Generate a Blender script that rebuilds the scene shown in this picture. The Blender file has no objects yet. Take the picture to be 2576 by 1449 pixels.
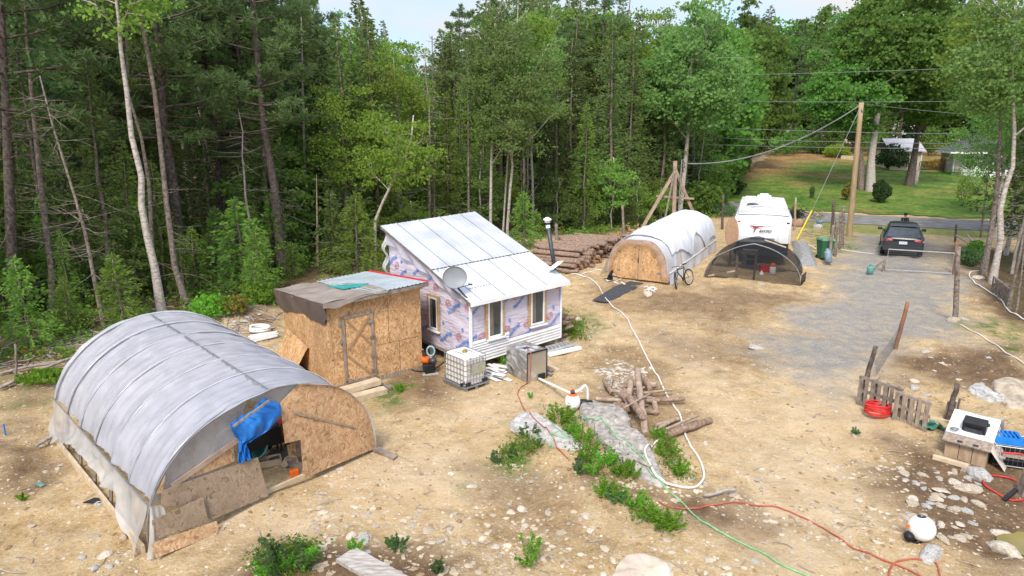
import bpy, bmesh, math, random
import numpy as np
from mathutils import Vector, Matrix
from math import radians, sin, cos, pi, sqrt, atan2
random.seed(7); rng = np.random.default_rng(7)
S = bpy.context.scene; COL = S.collection
# ------------------------------------------------------------------ camera, sky, sun, exposure
FOC, PIT, CAMH = 1650.0, radians(13), 7.2            # focal length in units of a 2576 wide picture
cd = bpy.data.cameras.new('camera'); cam = bpy.data.objects.new('camera', cd); COL.objects.link(cam)
cd.sensor_width = 36; cd.lens = 36 * FOC / 2576; cd.clip_end = 1500; cd.clip_start = .1
cam.location = (0, 0, CAMH); cam.rotation_euler = (pi / 2 - PIT, 0, 0); S.camera = cam
S.view_settings.view_transform = 'Standard'; S.view_settings.look = 'None'
S.view_settings.exposure = 1.0; S.view_settings.gamma = 1; S.view_settings.use_curve_mapping = False
SUN_EL, SUN_AZ = radians(49), radians(196)           # azimuth measured from +Y clockwise
sd = bpy.data.lights.new('sun', 'SUN'); sun = bpy.data.objects.new('sun', sd); COL.objects.link(sun)
sd.energy = 2.0; sd.angle = radians(15); sd.color = (1, .94, .84)
sv = Vector((sin(SUN_AZ) * cos(SUN_EL), cos(SUN_AZ) * cos(SUN_EL), sin(SUN_EL)))
sun.rotation_euler = sv.to_track_quat('Z', 'Y').to_euler(); sun.location = (0, -20, 60)
wd = bpy.data.worlds.new('World'); S.world = wd; wd.use_nodes = True
nt = wd.node_tree; nt.nodes.clear()
def wn(t): return nt.nodes.new(t)
out = wn('ShaderNodeOutputWorld'); bg = wn('ShaderNodeBackground'); sky = wn('ShaderNodeTexSky')
sky.sky_type = 'NISHITA'; sky.sun_disc = False; sky.sun_elevation = SUN_EL; sky.sun_rotation = SUN_AZ
bg.inputs[1].default_value = .14
tc = wn('ShaderNodeTexCoord'); mp = wn('ShaderNodeMapping'); mp.inputs[3].default_value = (2.2, 2.2, 6)
nz = wn('ShaderNodeTexNoise'); nz.inputs['Scale'].default_value = 1.6; nz.inputs['Detail'].default_value = 6
rp = wn('ShaderNodeValToRGB'); rp.color_ramp.elements[0].position = .42; rp.color_ramp.elements[1].position = .62
mx = wn('ShaderNodeMixRGB'); mx.inputs[2].default_value = (4.5, 4.5, 4.55, 1)
L = nt.links.new
L(tc.outputs['Generated'], mp.inputs[0]); L(mp.outputs[0], nz.inputs['Vector']); L(nz.outputs[0], rp.inputs[0])
sx = wn('ShaderNodeSeparateXYZ'); mr_ = wn('ShaderNodeMapRange'); mr_.inputs[1].default_value = 0; mr_.inputs[2].default_value = .8; mr_.inputs[3].default_value = .50; mr_.inputs[4].default_value = 1.5   # an overcast sky is brighter overhead
sc_ = wn('ShaderNodeVectorMath'); sc_.operation = 'SCALE'; L(tc.outputs['Generated'], sx.inputs[0]); L(sx.outputs[2], mr_.inputs[0])
L(rp.outputs[0], mx.inputs[0]); L(sky.outputs[0], mx.inputs[1]); L(mx.outputs[0], sc_.inputs[0]); L(mr_.outputs[0], sc_.inputs['Scale']); L(sc_.outputs[0], bg.inputs[0]); L(bg.outputs[0], out.inputs[0])

# ------------------------------------------------------------------ terrain
_h = rng.random((64, 64))
def vnoise(x, y):
    x = np.asarray(x, float); y = np.asarray(y, float)
    xi = np.floor(x).astype(int); yi = np.floor(y).astype(int); fx = x - xi; fy = y - yi
    fx = fx * fx * (3 - 2 * fx); fy = fy * fy * (3 - 2 * fy)
    a = _h[xi % 64, yi % 64]; b = _h[(xi + 1) % 64, yi % 64]; c = _h[xi % 64, (yi + 1) % 64]; d = _h[(xi + 1) % 64, (yi + 1) % 64]
    return (a * (1 - fx) + b * fx) * (1 - fy) + (c * (1 - fx) + d * fx) * fy - .5
def ssn(a, b, x):
    t = np.clip((x - a) / (b - a), 0, 1); return t * t * (3 - 2 * t)
BUMPS = [(12.2, 9.6, 2.6, -.42), (10.4, 12.2, 1.9, -.18), (-10.6, 24.5, 1.5, .55), (-14.2, 23.6, 1.7, .4), (-17.5, 22, 1.8, .35), (-8.2, 27, 1.2, .3),
         (2.2, 13.6, 1.7, .25), (-2.2, 8.6, 1.6, .18), (16.2, 19.5, 3, .25), (-9.8, 9.4, 1.1, .22)]
def T(x, y):
    x = np.asarray(x, float); y = np.asarray(y, float)
    z = .9 * ssn(16, 40, y) + np.where(y > 58, .083 * (np.minimum(y, 118) - 58), 0)
    for bx, by, r, a in BUMPS:
        z = z + a * np.exp(-((x - bx) ** 2 + (y - by) ** 2) / (r * r))
    k = 1 - ssn(38, 44, y)
    z = z + k * (.10 * vnoise(x * .55 + 9, y * .55) + .11 * vnoise(x * 1.6, y * 1.6 + 5) + .055 * vnoise(x * 4.1 + 3, y * 4.1))
    return z
def Tz(x, y): return float(T(x, y))
def ray(u, v):
    a = (u - 1288) / FOC; b = (724.5 - v) / FOC
    return np.array([a, cos(PIT) + b * sin(PIT), -sin(PIT) + b * cos(PIT)])
def G(u, v, dz=0.0):
    """the ground point seen at a place of the photograph"""
    d = ray(u, v); z = dz
    for _ in range(25):
        t = min((z - CAMH) / d[2], 400) if d[2] < -1e-4 else 400
        z = .5 * z + .5 * (Tz(d[0] * t, d[1] * t) + dz)
    q = d * t + np.array([0, 0, CAMH]); q[2] = Tz(q[0], q[1]) + dz
    return Vector(q)
def AtY(u, v, y):
    d = ray(u, v); return Vector(d * (y / d[1]) + np.array([0, 0, CAMH]))
def proj(x, y, z):
    zz = z - CAMH; dep = y * cos(PIT) - zz * sin(PIT); up = y * sin(PIT) + zz * cos(PIT)
    return 1288 + FOC * x / dep, 724.5 - FOC * up / dep
class Plane:
    """a vertical wall plane through two ground points"""
    def __init__(s, F, R):
        s.O = Vector((F[0], F[1], 0)); d = Vector((R[0] - F[0], R[1] - F[1], 0)); s.w = d.length; s.d = d / s.w
        s.n = Vector((s.d.y, -s.d.x, 0))
        if s.n.dot(-s.O) < 0: s.n = -s.n             # towards the viewer's side
    def pt(s, a, z, off=0): return s.O + s.d * a + s.n * off + Vector((0, 0, z))
    def sz(s, u, v):
        r = ray(u, v); c = Vector((0, 0, CAMH)); rd = Vector(r)
        t = (s.O - c).dot(s.n) / rd.dot(s.n); q = c + rd * t
        return (q - s.O).dot(s.d), q.z
    def px(s, u, v, off=0): return s.pt(*s.sz(u, v), off)

# ------------------------------------------------------------------ materials
MATS = {}
def new_mat(name):
    m = bpy.data.materials.new(name); m.use_nodes = True; m.node_tree.nodes.clear(); MATS[name] = m; return m
def nd(m, t, **k):
    n = m.node_tree.nodes.new(t)
    for a, b in k.items(): setattr(n, a, b)
    return n
def lk(m, a, b): m.node_tree.links.new(a, b)
def col(c): return (c[0], c[1], c[2], 1)
def noise_mix(m, c1, c2, scale, detail=4, stretch=None, lo=.35, hi=.65, co='Object'):
    t = nd(m, 'ShaderNodeTexCoord'); n = nd(m, 'ShaderNodeTexNoise'); n.inputs['Scale'].default_value = scale; n.inputs['Detail'].default_value = detail
    src = t.outputs[co]
    if stretch:
        mpp = nd(m, 'ShaderNodeMapping'); mpp.inputs[3].default_value = stretch; lk(m, src, mpp.inputs[0]); src = mpp.outputs[0]
    lk(m, src, n.inputs['Vector'])
    r = nd(m, 'ShaderNodeValToRGB'); e = r.color_ramp.elements
    e[0].position = lo; e[1].position = hi; e[0].color = col(c1); e[1].color = col(c2); lk(m, n.outputs[0], r.inputs[0])
    return r.outputs[0], n.outputs[0]
def mat(name, c, c2=None, rough=.75, scale=6, metal=0, bump=.0, stretch=None, spec=.3, detail=4):
    if name in MATS: return MATS[name]
    m = new_mat(name); o = nd(m, 'ShaderNodeOutputMaterial'); b = nd(m, 'ShaderNodeBsdfPrincipled')
    c2 = c2 or tuple(x * .72 for x in c)
    co, f = noise_mix(m, c2, c, scale, detail, stretch)
    lk(m, co, b.inputs['Base Color']); b.inputs['Roughness'].default_value = rough; b.inputs['Metallic'].default_value = metal
    b.inputs['Specular IOR Level'].default_value = spec
    if bump:
        bp = nd(m, 'ShaderNodeBump'); bp.inputs['Strength'].default_value = bump; bp.inputs['Distance'].default_value = .03
        lk(m, f, bp.inputs['Height']); lk(m, bp.outputs[0], b.inputs['Normal'])
    lk(m, b.outputs[0], o.inputs[0]); return m
def leaf_mat(name, c1, c2, trans=.35, rough=.55):
    m = new_mat(name); o = nd(m, 'ShaderNodeOutputMaterial'); b = nd(m, 'ShaderNodeBsdfPrincipled'); t = nd(m, 'ShaderNodeBsdfTranslucent'); mixs = nd(m, 'ShaderNodeMixShader')
    g = nd(m, 'ShaderNodeNewGeometry'); oi = nd(m, 'ShaderNodeObjectInfo'); mx1 = nd(m, 'ShaderNodeMixRGB'); mx1.inputs[1].default_value = col(c1); mx1.inputs[2].default_value = col(c2)
    lk(m, g.outputs['Random Per Island'], mx1.inputs[0])
    hs = nd(m, 'ShaderNodeHueSaturation'); mr = nd(m, 'ShaderNodeMapRange'); mr.inputs[3].default_value = .75; mr.inputs[4].default_value = 1.3
    mh = nd(m, 'ShaderNodeMapRange'); mh.inputs[3].default_value = .475; mh.inputs[4].default_value = .515
    lk(m, oi.outputs['Random'], mr.inputs[0]); lk(m, oi.outputs['Random'], mh.inputs[0]); lk(m, mr.outputs[0], hs.inputs['Value']); lk(m, mh.outputs[0], hs.inputs['Hue'])
    lk(m, mx1.outputs[0], hs.inputs['Color'])
    lk(m, hs.outputs[0], b.inputs['Base Color']); lk(m, hs.outputs[0], t.inputs[0]); b.inputs['Roughness'].default_value = rough; b.inputs['Specular IOR Level'].default_value = .35
    mixs.inputs[0].default_value = trans; lk(m, b.outputs[0], mixs.inputs[1]); lk(m, t.outputs[0], mixs.inputs[2]); lk(m, mixs.outputs[0], o.inputs[0]); return m
def sheet_mat(name, c, c2, alpha=.85, trans=.3, rough=.35, scale=4, stretch=None, bump=.3):
    m = new_mat(name); o = nd(m, 'ShaderNodeOutputMaterial'); b = nd(m, 'ShaderNodeBsdfPrincipled'); t = nd(m, 'ShaderNodeBsdfTranslucent'); tr = nd(m, 'ShaderNodeBsdfTransparent')
    m1 = nd(m, 'ShaderNodeMixShader'); m2 = nd(m, 'ShaderNodeMixShader')
    co, f = noise_mix(m, c2, c, scale, 5, stretch)
    lk(m, co, b.inputs['Base Color']); lk(m, co, t.inputs[0]); b.inputs['Roughness'].default_value = rough
    bp = nd(m, 'ShaderNodeBump'); bp.inputs['Strength'].default_value = bump; bp.inputs['Distance'].default_value = .05; lk(m, f, bp.inputs['Height']); lk(m, bp.outputs[0], b.inputs['Normal'])
    m1.inputs[0].default_value = trans; lk(m, b.outputs[0], m1.inputs[1]); lk(m, t.outputs[0], m1.inputs[2])
    m2.inputs[0].default_value = alpha; lk(m, tr.outputs[0], m2.inputs[1]); lk(m, m1.outputs[0], m2.inputs[2]); lk(m, m2.outputs[0], o.inputs[0]); return m
def osb_mat(name, c1, c2, c3, grey=0.0):
    m = new_mat(name); o = nd(m, 'ShaderNodeOutputMaterial'); b = nd(m, 'ShaderNodeBsdfPrincipled')
    t = nd(m, 'ShaderNodeTexCoord'); n = nd(m, 'ShaderNodeTexNoise'); n.inputs['Scale'].default_value = 5
    ad = nd(m, 'ShaderNodeMixRGB'); ad.blend_type = 'ADD'; ad.inputs[0].default_value = .35; lk(m, t.outputs['Object'], n.inputs['Vector']); lk(m, t.outputs['Object'], ad.inputs[1]); lk(m, n.outputs[1], ad.inputs[2])
    v = nd(m, 'ShaderNodeTexVoronoi'); v.inputs['Scale'].default_value = 24; mpp = nd(m, 'ShaderNodeMapping'); mpp.inputs[3].default_value = (1, 1, .5); mpp.inputs[2].default_value = (.3, .5, .2)
    lk(m, ad.outputs[0], mpp.inputs[0]); lk(m, mpp.outputs[0], v.inputs['Vector'])
    sep = nd(m, 'ShaderNodeSeparateColor'); lk(m, v.outputs['Color'], sep.inputs[0])
    r = nd(m, 'ShaderNodeValToRGB'); e = r.color_ramp.elements; e[0].color = col(c1); e[1].color = col(c2); q = r.color_ramp.elements.new(.12); q.color = col(c3); e[0].position = 0
    r.color_ramp.elements[1].color = col(c3); r.color_ramp.elements[0].color = col(tuple(x * .55 for x in c1)); r.color_ramp.elements.new(.5).color = col(c1)
    lk(m, sep.outputs[0], r.inputs[0])
    n2 = nd(m, 'ShaderNodeTexNoise'); n2.inputs['Scale'].default_value = 1.3; n2.inputs['Detail'].default_value = 5; lk(m, t.outputs['Object'], n2.inputs['Vector'])
    mr = nd(m, 'ShaderNodeMapRange'); mr.inputs[1].default_value = .3; mr.inputs[2].default_value = .7; mr.inputs[3].default_value = .72; mr.inputs[4].default_value = 1.12; lk(m, n2.outputs[0], mr.inputs[0])
    hs = nd(m, 'ShaderNodeHueSaturation'); lk(m, r.outputs[0], hs.inputs['Color']); lk(m, mr.outputs[0], hs.inputs['Value'])
    lk(m, hs.outputs[0], b.inputs['Base Color']); b.inputs['Roughness'].default_value = .75; b.inputs['Specular IOR Level'].default_value = .2
    lk(m, b.outputs[0], o.inputs[0]); return m
osb = osb_mat('osb', (.52, .305, .145), (.65, .43, .235), (.43, .23, .10))
osb_pale = osb_mat('osb_pale', (.50, .31, .17), (.60, .41, .24), (.42, .24, .12))
osb_old = osb_mat('osb_weathered', (.30, .22, .15), (.34, .255, .18), (.27, .195, .13))
wood = mat('raw_lumber', (.50, .33, .18), (.38, .23, .11), scale=3, stretch=(1, 1, 8), detail=6)
wood_old = mat('weathered_lumber', (.34, .27, .21), (.20, .155, .12), scale=5, stretch=(3, 3, 1), detail=6, rough=.85)
wood_grey = mat('grey_lumber', (.27, .22, .185), (.14, .11, .09), scale=6, detail=6, rough=.9)
wood_red = mat('reddish_lumber', (.41, .305, .235), (.28, .20, .15), scale=4, detail=5)
wood_pale = mat('pale_lumber', (.56, .45, .31), (.43, .33, .21), scale=5, detail=5)
bark = mat('bark', (.26, .215, .18), (.10, .078, .062), scale=9, bump=.6, detail=8, rough=.95)
bark_dark = mat('dark_bark', (.15, .118, .10), (.055, .042, .036), scale=9, bump=.6, detail=8, rough=.95)
bark_pale = mat('pale_bark', (.50, .45, .40), (.25, .215, .185), scale=7, bump=.4, detail=8, rough=.9, stretch=(1, 1, 2.4))
bark_dead = mat('dead_twigs', (.36, .31, .27), (.20, .165, .14), scale=5, rough=.9)
bark_log = mat('log_bark', (.33, .225, .165), (.16, .105, .078), scale=10, bump=.6, detail=8, rough=.95)
log_end = mat('sawn_log_end', (.40, .28, .19), (.22, .15, .10), scale=20)
log_fresh = mat('fresh_sawn_end', (.62, .30, .10), (.5, .2, .06), scale=9)
bark_log2 = mat('bare_log', (.42, .31, .23), (.24, .17, .125), scale=7, detail=8, rough=.9, bump=.4)
stone = mat('stone', (.47, .40, .31), (.27, .215, .155), scale=5, detail=9, bump=.5, rough=.9)
stone_pale = mat('pale_stone', (.58, .51, .42), (.34, .275, .20), scale=5, detail=9, bump=.4, rough=.9)
stone_grey = mat('grey_stone', (.40, .38, .35), (.24, .225, .20), scale=5, detail=9, bump=.5, rough=.9)
boulder_m = mat('boulder_stone', (.43, .395, .35), (.22, .195, .165), scale=7, detail=12, bump=1.0, rough=.95)
stone_grey = mat('ledge_stone', (.47, .455, .43), (.30, .285, .26), scale=6, detail=12, bump=.9, rough=.95)
for m_ in (boulder_m, stone_grey):                     # dark cracks
    b_ = [n_ for n_ in m_.node_tree.nodes if n_.type == 'BSDF_PRINCIPLED'][0]; src = b_.inputs['Base Color'].links[0].from_socket
    t_ = nd(m_, 'ShaderNodeTexCoord'); n_ = nd(m_, 'ShaderNodeTexNoise'); n_.inputs['Scale'].default_value = 3; a_ = nd(m_, 'ShaderNodeMixRGB'); a_.blend_type = 'ADD'; a_.inputs[0].default_value = .5; lk(m_, t_.outputs['Object'], n_.inputs['Vector']); lk(m_, t_.outputs['Object'], a_.inputs[1]); lk(m_, n_.outputs[1], a_.inputs[2])
    v_ = nd(m_, 'ShaderNodeTexVoronoi'); v_.feature = 'DISTANCE_TO_EDGE'; v_.inputs['Scale'].default_value = 1.1; lk(m_, a_.outputs[0], v_.inputs['Vector'])
    r_ = nd(m_, 'ShaderNodeValToRGB'); r_.color_ramp.elements[0].color = (.5, .46, .42, 1); r_.color_ramp.elements[1].position = .02; lk(m_, v_.outputs['Distance'], r_.inputs[0])
    x_ = nd(m_, 'ShaderNodeMixRGB'); x_.blend_type = 'MULTIPLY'; x_.inputs[0].default_value = 1; lk(m_, src, x_.inputs[1]); lk(m_, r_.outputs[0], x_.inputs[2]); lk(m_, x_.outputs[0], b_.inputs['Base Color'])
white_metal = mat('white_metal', (.80, .81, .83), (.72, .73, .76), scale=3, rough=.35, spec=.5)
white_paint = mat('white_paint', (.80, .80, .80), (.70, .70, .71), scale=2, rough=.4)
white_plastic = mat('white_plastic', (.80, .79, .76), (.72, .70, .66), scale=3, rough=.35)
siding_m = mat('white_siding', (.76, .75, .74), (.66, .64, .62), scale=4, rough=.5)
black = mat('black_plastic', (.022, .022, .024), (.014, .014, .015), rough=.45)
dark_metal = mat('dark_metal', (.075, .08, .09), (.045, .048, .055), rough=.45, metal=.3)
grey_metal = mat('grey_metal', (.33, .34, .35), (.25, .26, .27), rough=.4, metal=.6)
galv = mat('galvanised', (.55, .57, .58), (.42, .44, .46), rough=.35, metal=.5, scale=8)
glass_dark = mat('window_glass', (.065, .075, .078), (.025, .032, .03), rough=.06, spec=.7, scale=1.6)
rubber = mat('rubber', (.025, .025, .025), rough=.85)
orange = mat('orange_plastic', (.75, .16, .02), (.6, .11, .015), rough=.4)
red_p = mat('red_plastic', (.62, .035, .03), (.45, .02, .02), rough=.4)
blue_p = mat('blue_plastic', (.02, .22, .65), (.015, .16, .5), rough=.4)
green_bin = mat('green_plastic', (.03, .14, .06), (.02, .10, .045), rough=.45)
teal = mat('teal_paint', (.12, .32, .28), (.08, .22, .20), rough=.45, scale=9)
blue_grey = mat('blue_grey_paint', (.22, .28, .33), (.15, .20, .25), rough=.4)
yellow_p = mat('yellow_plastic', (.80, .55, .01), (.7, .45, .01), rough=.4)
concrete = mat('concrete', (.40, .38, .35), (.28, .26, .24), scale=9, detail=8, rough=.95)
foil = mat('foil', (.78, .76, .72), (.45, .43, .40), scale=2.2, rough=.22, metal=.85, bump=1.0, detail=3)

# ------------------------------------------------------------------ mesh building
ORG = {}
class MB:
    def __init__(s): s.v = []; s.f = []
    def add(s, vs, fs):
        o = len(s.v); s.v += [tuple(q) for q in vs]; s.f += [tuple(i + o for i in f) for f in fs]; return s
    def box(s, c, sz, M=None):
        x, y, z = sz[0] / 2, sz[1] / 2, sz[2] / 2
        vs = [Vector(q) for q in ((-x, -y, -z), (x, -y, -z), (x, y, -z), (-x, y, -z), (-x, -y, z), (x, -y, z), (x, y, z), (-x, y, z))]
        if M is not None: vs = [M @ q for q in vs]
        c = Vector(c)
        return s.add([q + c for q in vs], [(0, 3, 2, 1), (4, 5, 6, 7), (0, 1, 5, 4), (1, 2, 6, 5), (2, 3, 7, 6), (3, 0, 4, 7)])
    def bar(s, a, b, w, h, up=(0, 0, 1)):
        a = Vector(a); b = Vector(b); t = (b - a).normalized(); u = Vector(up)
        if abs(t.dot(u)) > .98: u = Vector((1, 0, 0))
        x = t.cross(u).normalized() * w / 2; y = x.cross(t).normalized() * h / 2
        vs = [p + sx * x + sy * y for p in (a, b) for sx, sy in ((-1, -1), (1, -1), (1, 1), (-1, 1))]
        return s.add(vs, [(0, 3, 2, 1), (4, 5, 6, 7), (0, 1, 5, 4), (1, 2, 6, 5), (2, 3, 7, 6), (3, 0, 4, 7)])
    def tube(s, pts, r, n=6, cap=True, closed=False):
        pts = [Vector(q) for q in pts]; k = len(pts); rs = r if hasattr(r, '__len__') else [r] * k
        o = len(s.v); ref = None
        for i, q in enumerate(pts):
            if closed: t = pts[(i + 1) % k] - pts[i - 1]
            else: t = pts[min(i + 1, k - 1)] - pts[max(i - 1, 0)]
            t = t.normalized() if t.length > 1e-9 else Vector((0, 0, 1))
            if ref is None: ref = Vector((1, 0, 0)) if abs(t.x) < .9 else Vector((0, 1, 0))
            x = ref - t * ref.dot(t)
            x = x.normalized() if x.length > 1e-6 else t.orthogonal().normalized()
            ref = x; y = t.cross(x)
            for j in range(n):
                a = 2 * pi * j / n; s.v.append(tuple(q + (x * cos(a) + y * sin(a)) * rs[i]))
        for i in range(k if closed else k - 1):
            i2 = (i + 1) % k
            for j in range(n):
                s.f.append((o + i * n + j, o + i * n + (j + 1) % n, o + i2 * n + (j + 1) % n, o + i2 * n + j))
        if cap and not closed:
            s.f.append(tuple(o + j for j in reversed(range(n)))); s.f.append(tuple(o + (k - 1) * n + j for j in range(n)))
        return s
    def grid(s, fn, nu, nv):
        o = len(s.v)
        for i in range(nu + 1):
            for j in range(nv + 1): s.v.append(tuple(fn(i / nu, j / nv)))
        for i in range(nu):
            for j in range(nv):
                a = o + i * (nv + 1) + j; s.f.append((a, a + 1, a + nv + 2, a + nv + 1))
        return s
    def prism(s, poly, vec):
        n = len(poly); vec = Vector(vec); P = [Vector(q) for q in poly]
        return s.add(P + [q + vec for q in P], [tuple(range(n)), tuple(range(2 * n - 1, n - 1, -1))] + [(i, n + i, n + (i + 1) % n, (i + 1) % n) for i in range(n)])
    def lathe(s, prof, n=16, c=(0, 0, 0), M=None, cap=True):
        o = len(s.v); c = Vector(c)
        for r, z in prof:
            for j in range(n):
                q = Vector((r * cos(2 * pi * j / n), r * sin(2 * pi * j / n), z))
                if M is not None: q = M @ q
                s.v.append(tuple(q + c))
        for i in range(len(prof) - 1):
            for j in range(n): s.f.append((o + i * n + j, o + i * n + (j + 1) % n, o + (i + 1) * n + (j + 1) % n, o + (i + 1) * n + j))
        if cap: s.f.append(tuple(o + j for j in reversed(range(n)))); s.f.append(tuple(o + (len(prof) - 1) * n + j for j in range(n)))
        return s
    def build(s, name, m, parent=None, smooth=False, org=None, bevel=0):
        o0 = Vector(ORG.get(parent.name, (0, 0, 0))) if parent else Vector(org or (0, 0, 0))
        me = bpy.data.meshes.new(name); me.from_pydata([tuple(Vector(q) - o0) for q in s.v], [], s.f); me.update()
        if smooth: me.polygons.foreach_set('use_smooth', [True] * len(me.polygons))
        me.materials.append(m); o = bpy.data.objects.new(name, me); COL.objects.link(o)
        if parent: o.parent = parent; ORG[o.name] = o0
        else: o.location = o0; ORG[o.name] = o0
        if bevel:
            bv = o.modifiers.new('bevel', 'BEVEL'); bv.width = bevel; bv.segments = 2; bv.limit_method = 'ANGLE'
        return o
def tag(o, label=None, cat=None, group=None, kind=None):
    if label: o['label'] = label
    if cat: o['category'] = cat
    if group: o['group'] = group
    if kind: o['kind'] = kind
    return o
def thing(name, loc, label, cat, group=None, rz=0):
    o = bpy.data.objects.new(name, None); o.empty_display_size = .2; COL.objects.link(o); o.location = loc; ORG[o.name] = Vector(loc)
    o.rotation_euler = (0, 0, rz); return tag(o, label, cat, group)
def proto(name, label, cat, group=None):
    return thing(name, (0, 0, 0), label, cat, group)
def copy_tree(o, parent=None):
    c = o.copy(); COL.objects.link(c); c.parent = parent
    for ch in list(o.children): copy_tree(ch, c)
    return c
def jit(a): return random.uniform(-a, a)
def rock_mesh(seed, sub=2, flat=.55, rough=.25):
    r = random.Random(seed); bm = bmesh.new(); bmesh.ops.create_icosphere(bm, subdivisions=sub, radius=1)
    ph = [(Vector((r.gauss(0, 1), r.gauss(0, 1), r.gauss(0, 1))).normalized(), r.uniform(.55, .95)) for _ in range(9)]
    for v in bm.verts:
        d = 1.0
        for n, h in ph:
            k = v.co.dot(n)
            if k > h: v.co -= n * (k - h) * .9
        v.co *= 1 + r.uniform(-.05, .05) * rough * 2
        v.co.z *= flat; v.co.y *= .78
    me = bpy.data.meshes.new('stone'); bm.to_mesh(me); bm.free(); return me
def quads_mesh(name, C, A, B, m):
    """many small leaf faces: centres C, half axes A and B (diamonds)"""
    n = len(C); V = np.empty((n, 4, 3)); V[:, 0] = C - A; V[:, 1] = C + B; V[:, 2] = C + A; V[:, 3] = C - B
    me = bpy.data.meshes.new(name); me.vertices.add(n * 4); me.vertices.foreach_set('co', V.reshape(-1).astype(np.float32))
    me.loops.add(n * 4); me.loops.foreach_set('vertex_index', np.arange(n * 4, dtype=np.int32))
    me.polygons.add(n); me.polygons.foreach_set('loop_start', np.arange(0, n * 4, 4, dtype=np.int32)); me.update(calc_edges=True); me.validate()
    me.materials.append(m); return me
def link_mesh(name, me, parent=None):
    o = bpy.data.objects.new(name, me); COL.objects.link(o)
    if parent: o.parent = parent; ORG[o.name] = ORG.get(parent.name, Vector((0, 0, 0)))
    return o
# ------------------------------------------------------------------ ground, road, lawn
def sdist(X, Y, poly):
    """signed distance to a polygon, positive inside"""
    P_ = np.array([(p[0], p[1]) for p in poly]); n = len(P_); D = np.full(X.shape, 1e9); ins = np.zeros(X.shape, bool)
    for i in range(n):
        ax, ay = P_[i]; bx, by = P_[(i + 1) % n]; dx, dy = bx - ax, by - ay
        t = np.clip(((X - ax) * dx + (Y - ay) * dy) / (dx * dx + dy * dy + 1e-9), 0, 1)
        D = np.minimum(D, np.hypot(X - ax - t * dx, Y - ay - t * dy))
        if abs(dy) > 1e-9: ins ^= ((ay > Y) != (by > Y)) & (X < (bx - ax) * (Y - ay) / dy + ax)
    return np.where(ins, D, -D)
def gp(pts): return [tuple(G(u, v)) for u, v in pts]
def soft(X, Y, poly, w, nz=.6, sc=.8):
    d = sdist(X, Y, poly) + nz * (vnoise(X * sc + 3, Y * sc) + .6 * vnoise(X * sc * 3.1, Y * sc * 3.1 + 7)) * 1.4
    return np.clip(.5 + d / (2 * w), 0, 1)
GRAVEL = gp([(2150, 592), (2345, 600), (2402, 640), (2395, 690), (2440, 745), (2440, 815), (2335, 855), (2250, 845), (2185, 950), (2085, 975), (1990, 930), (1935, 870), (1990, 800), (2065, 730), (2110, 665), (2130, 625)])
BROWN = [gp([(1500, 705), (1690, 728), (1780, 715), (2000, 742), (2020, 765), (1960, 810), (1850, 850), (1700, 800), (1560, 770)]),
         gp([(2215, 1100), (2400, 1140), (2640, 1120), (2700, 1500), (2380, 1449), (2330, 1300), (2245, 1220)]),
         gp([(640, 1400), (760, 1375), (1000, 1395), (1130, 1449), (1130, 1500), (600, 1500)]),
         gp([(2420, 690), (2640, 700), (2640, 850), (2500, 790)]), gp([(560, 790), (700, 760), (690, 870), (600, 830)]),
         gp([(1000, 930), (1125, 900), (1140, 1010), (1020, 1010)]), gp([(0, 1120), (120, 1110), (90, 1230), (0, 1240)]), gp([(2250, 900), (2576, 860), (2576, 1000), (2300, 960)]),
         gp([(1500, 1200), (1750, 1230), (2000, 1330), (1900, 1340), (1650, 1280)]),
         gp([(1470, 890), (1560, 870), (1680, 900), (1720, 1050), (1640, 1120), (1500, 1040)]), gp([(1180, 1180), (1330, 1170), (1480, 1290), (1640, 1390), (1500, 1430), (1250, 1330)]), gp([(1640, 830), (1900, 850), (1960, 910), (1800, 930), (1650, 900)]), gp([(0, 940), (160, 960), (110, 1080), (0, 1090)])]
FEDGE = [(-60, 10), (-20, 16), (-15.4, 19.4), (-13.0, 22.0), (-9.6, 26.5), (-7.2, 33.5), (-2, 38), (1.2, 42.5), (5, 43), (9, 45), (12, 48), (15.5, 52), (17.5, 57)]
FOREST = FEDGE + [(22, 72), (30, 90), (42, 108), (44, 240), (-200, 240), (-200, 10)]
RWOOD = gp([(2405, 618), (2576, 632), (2700, 650), (2800, 860), (2576, 810), (2490, 735), (2430, 690)])
def axis(segs):
    a = []
    for lo, hi, st in segs: a += list(np.arange(lo, hi, st))
    return np.array(a + [segs[-1][1]])
gx = axis([(-220, -40, 6), (-40, -17, .5), (-17, 24, .13), (24, 60, .6), (60, 260, 6)])
gy = axis([(-30, 4, 2), (4, 38, .13), (38, 60, .5), (60, 130, 1.5), (130, 420, 12)])
X, Y = np.meshgrid(gx, gy, indexing='ij'); Z = T(X, Y)
nx, ny = X.shape
me = bpy.data.meshes.new('ground'); me.vertices.add(nx * ny)
me.vertices.foreach_set('co', np.stack([X, Y, Z], -1).reshape(-1).astype(np.float32))
I = np.arange((nx - 1) * (ny - 1)); a = (I // (ny - 1)) * ny + I % (ny - 1)
q = np.stack([a, a + ny, a + ny + 1, a + 1], -1).reshape(-1).astype(np.int32); nf = len(I)
me.loops.add(nf * 4); me.loops.foreach_set('vertex_index', q); me.polygons.add(nf); me.polygons.foreach_set('loop_start', np.arange(0, nf * 4, 4, dtype=np.int32))
me.polygons.foreach_set('use_smooth', [True] * nf); me.update(calc_edges=True)
m1 = np.zeros((nx, ny, 4), np.float32); m2 = np.zeros((nx, ny, 4), np.float32); m1[..., 3] = m2[..., 3] = 1
m1[..., 0] = soft(X, Y, GRAVEL, 1.1, 1.5, .7)
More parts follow.
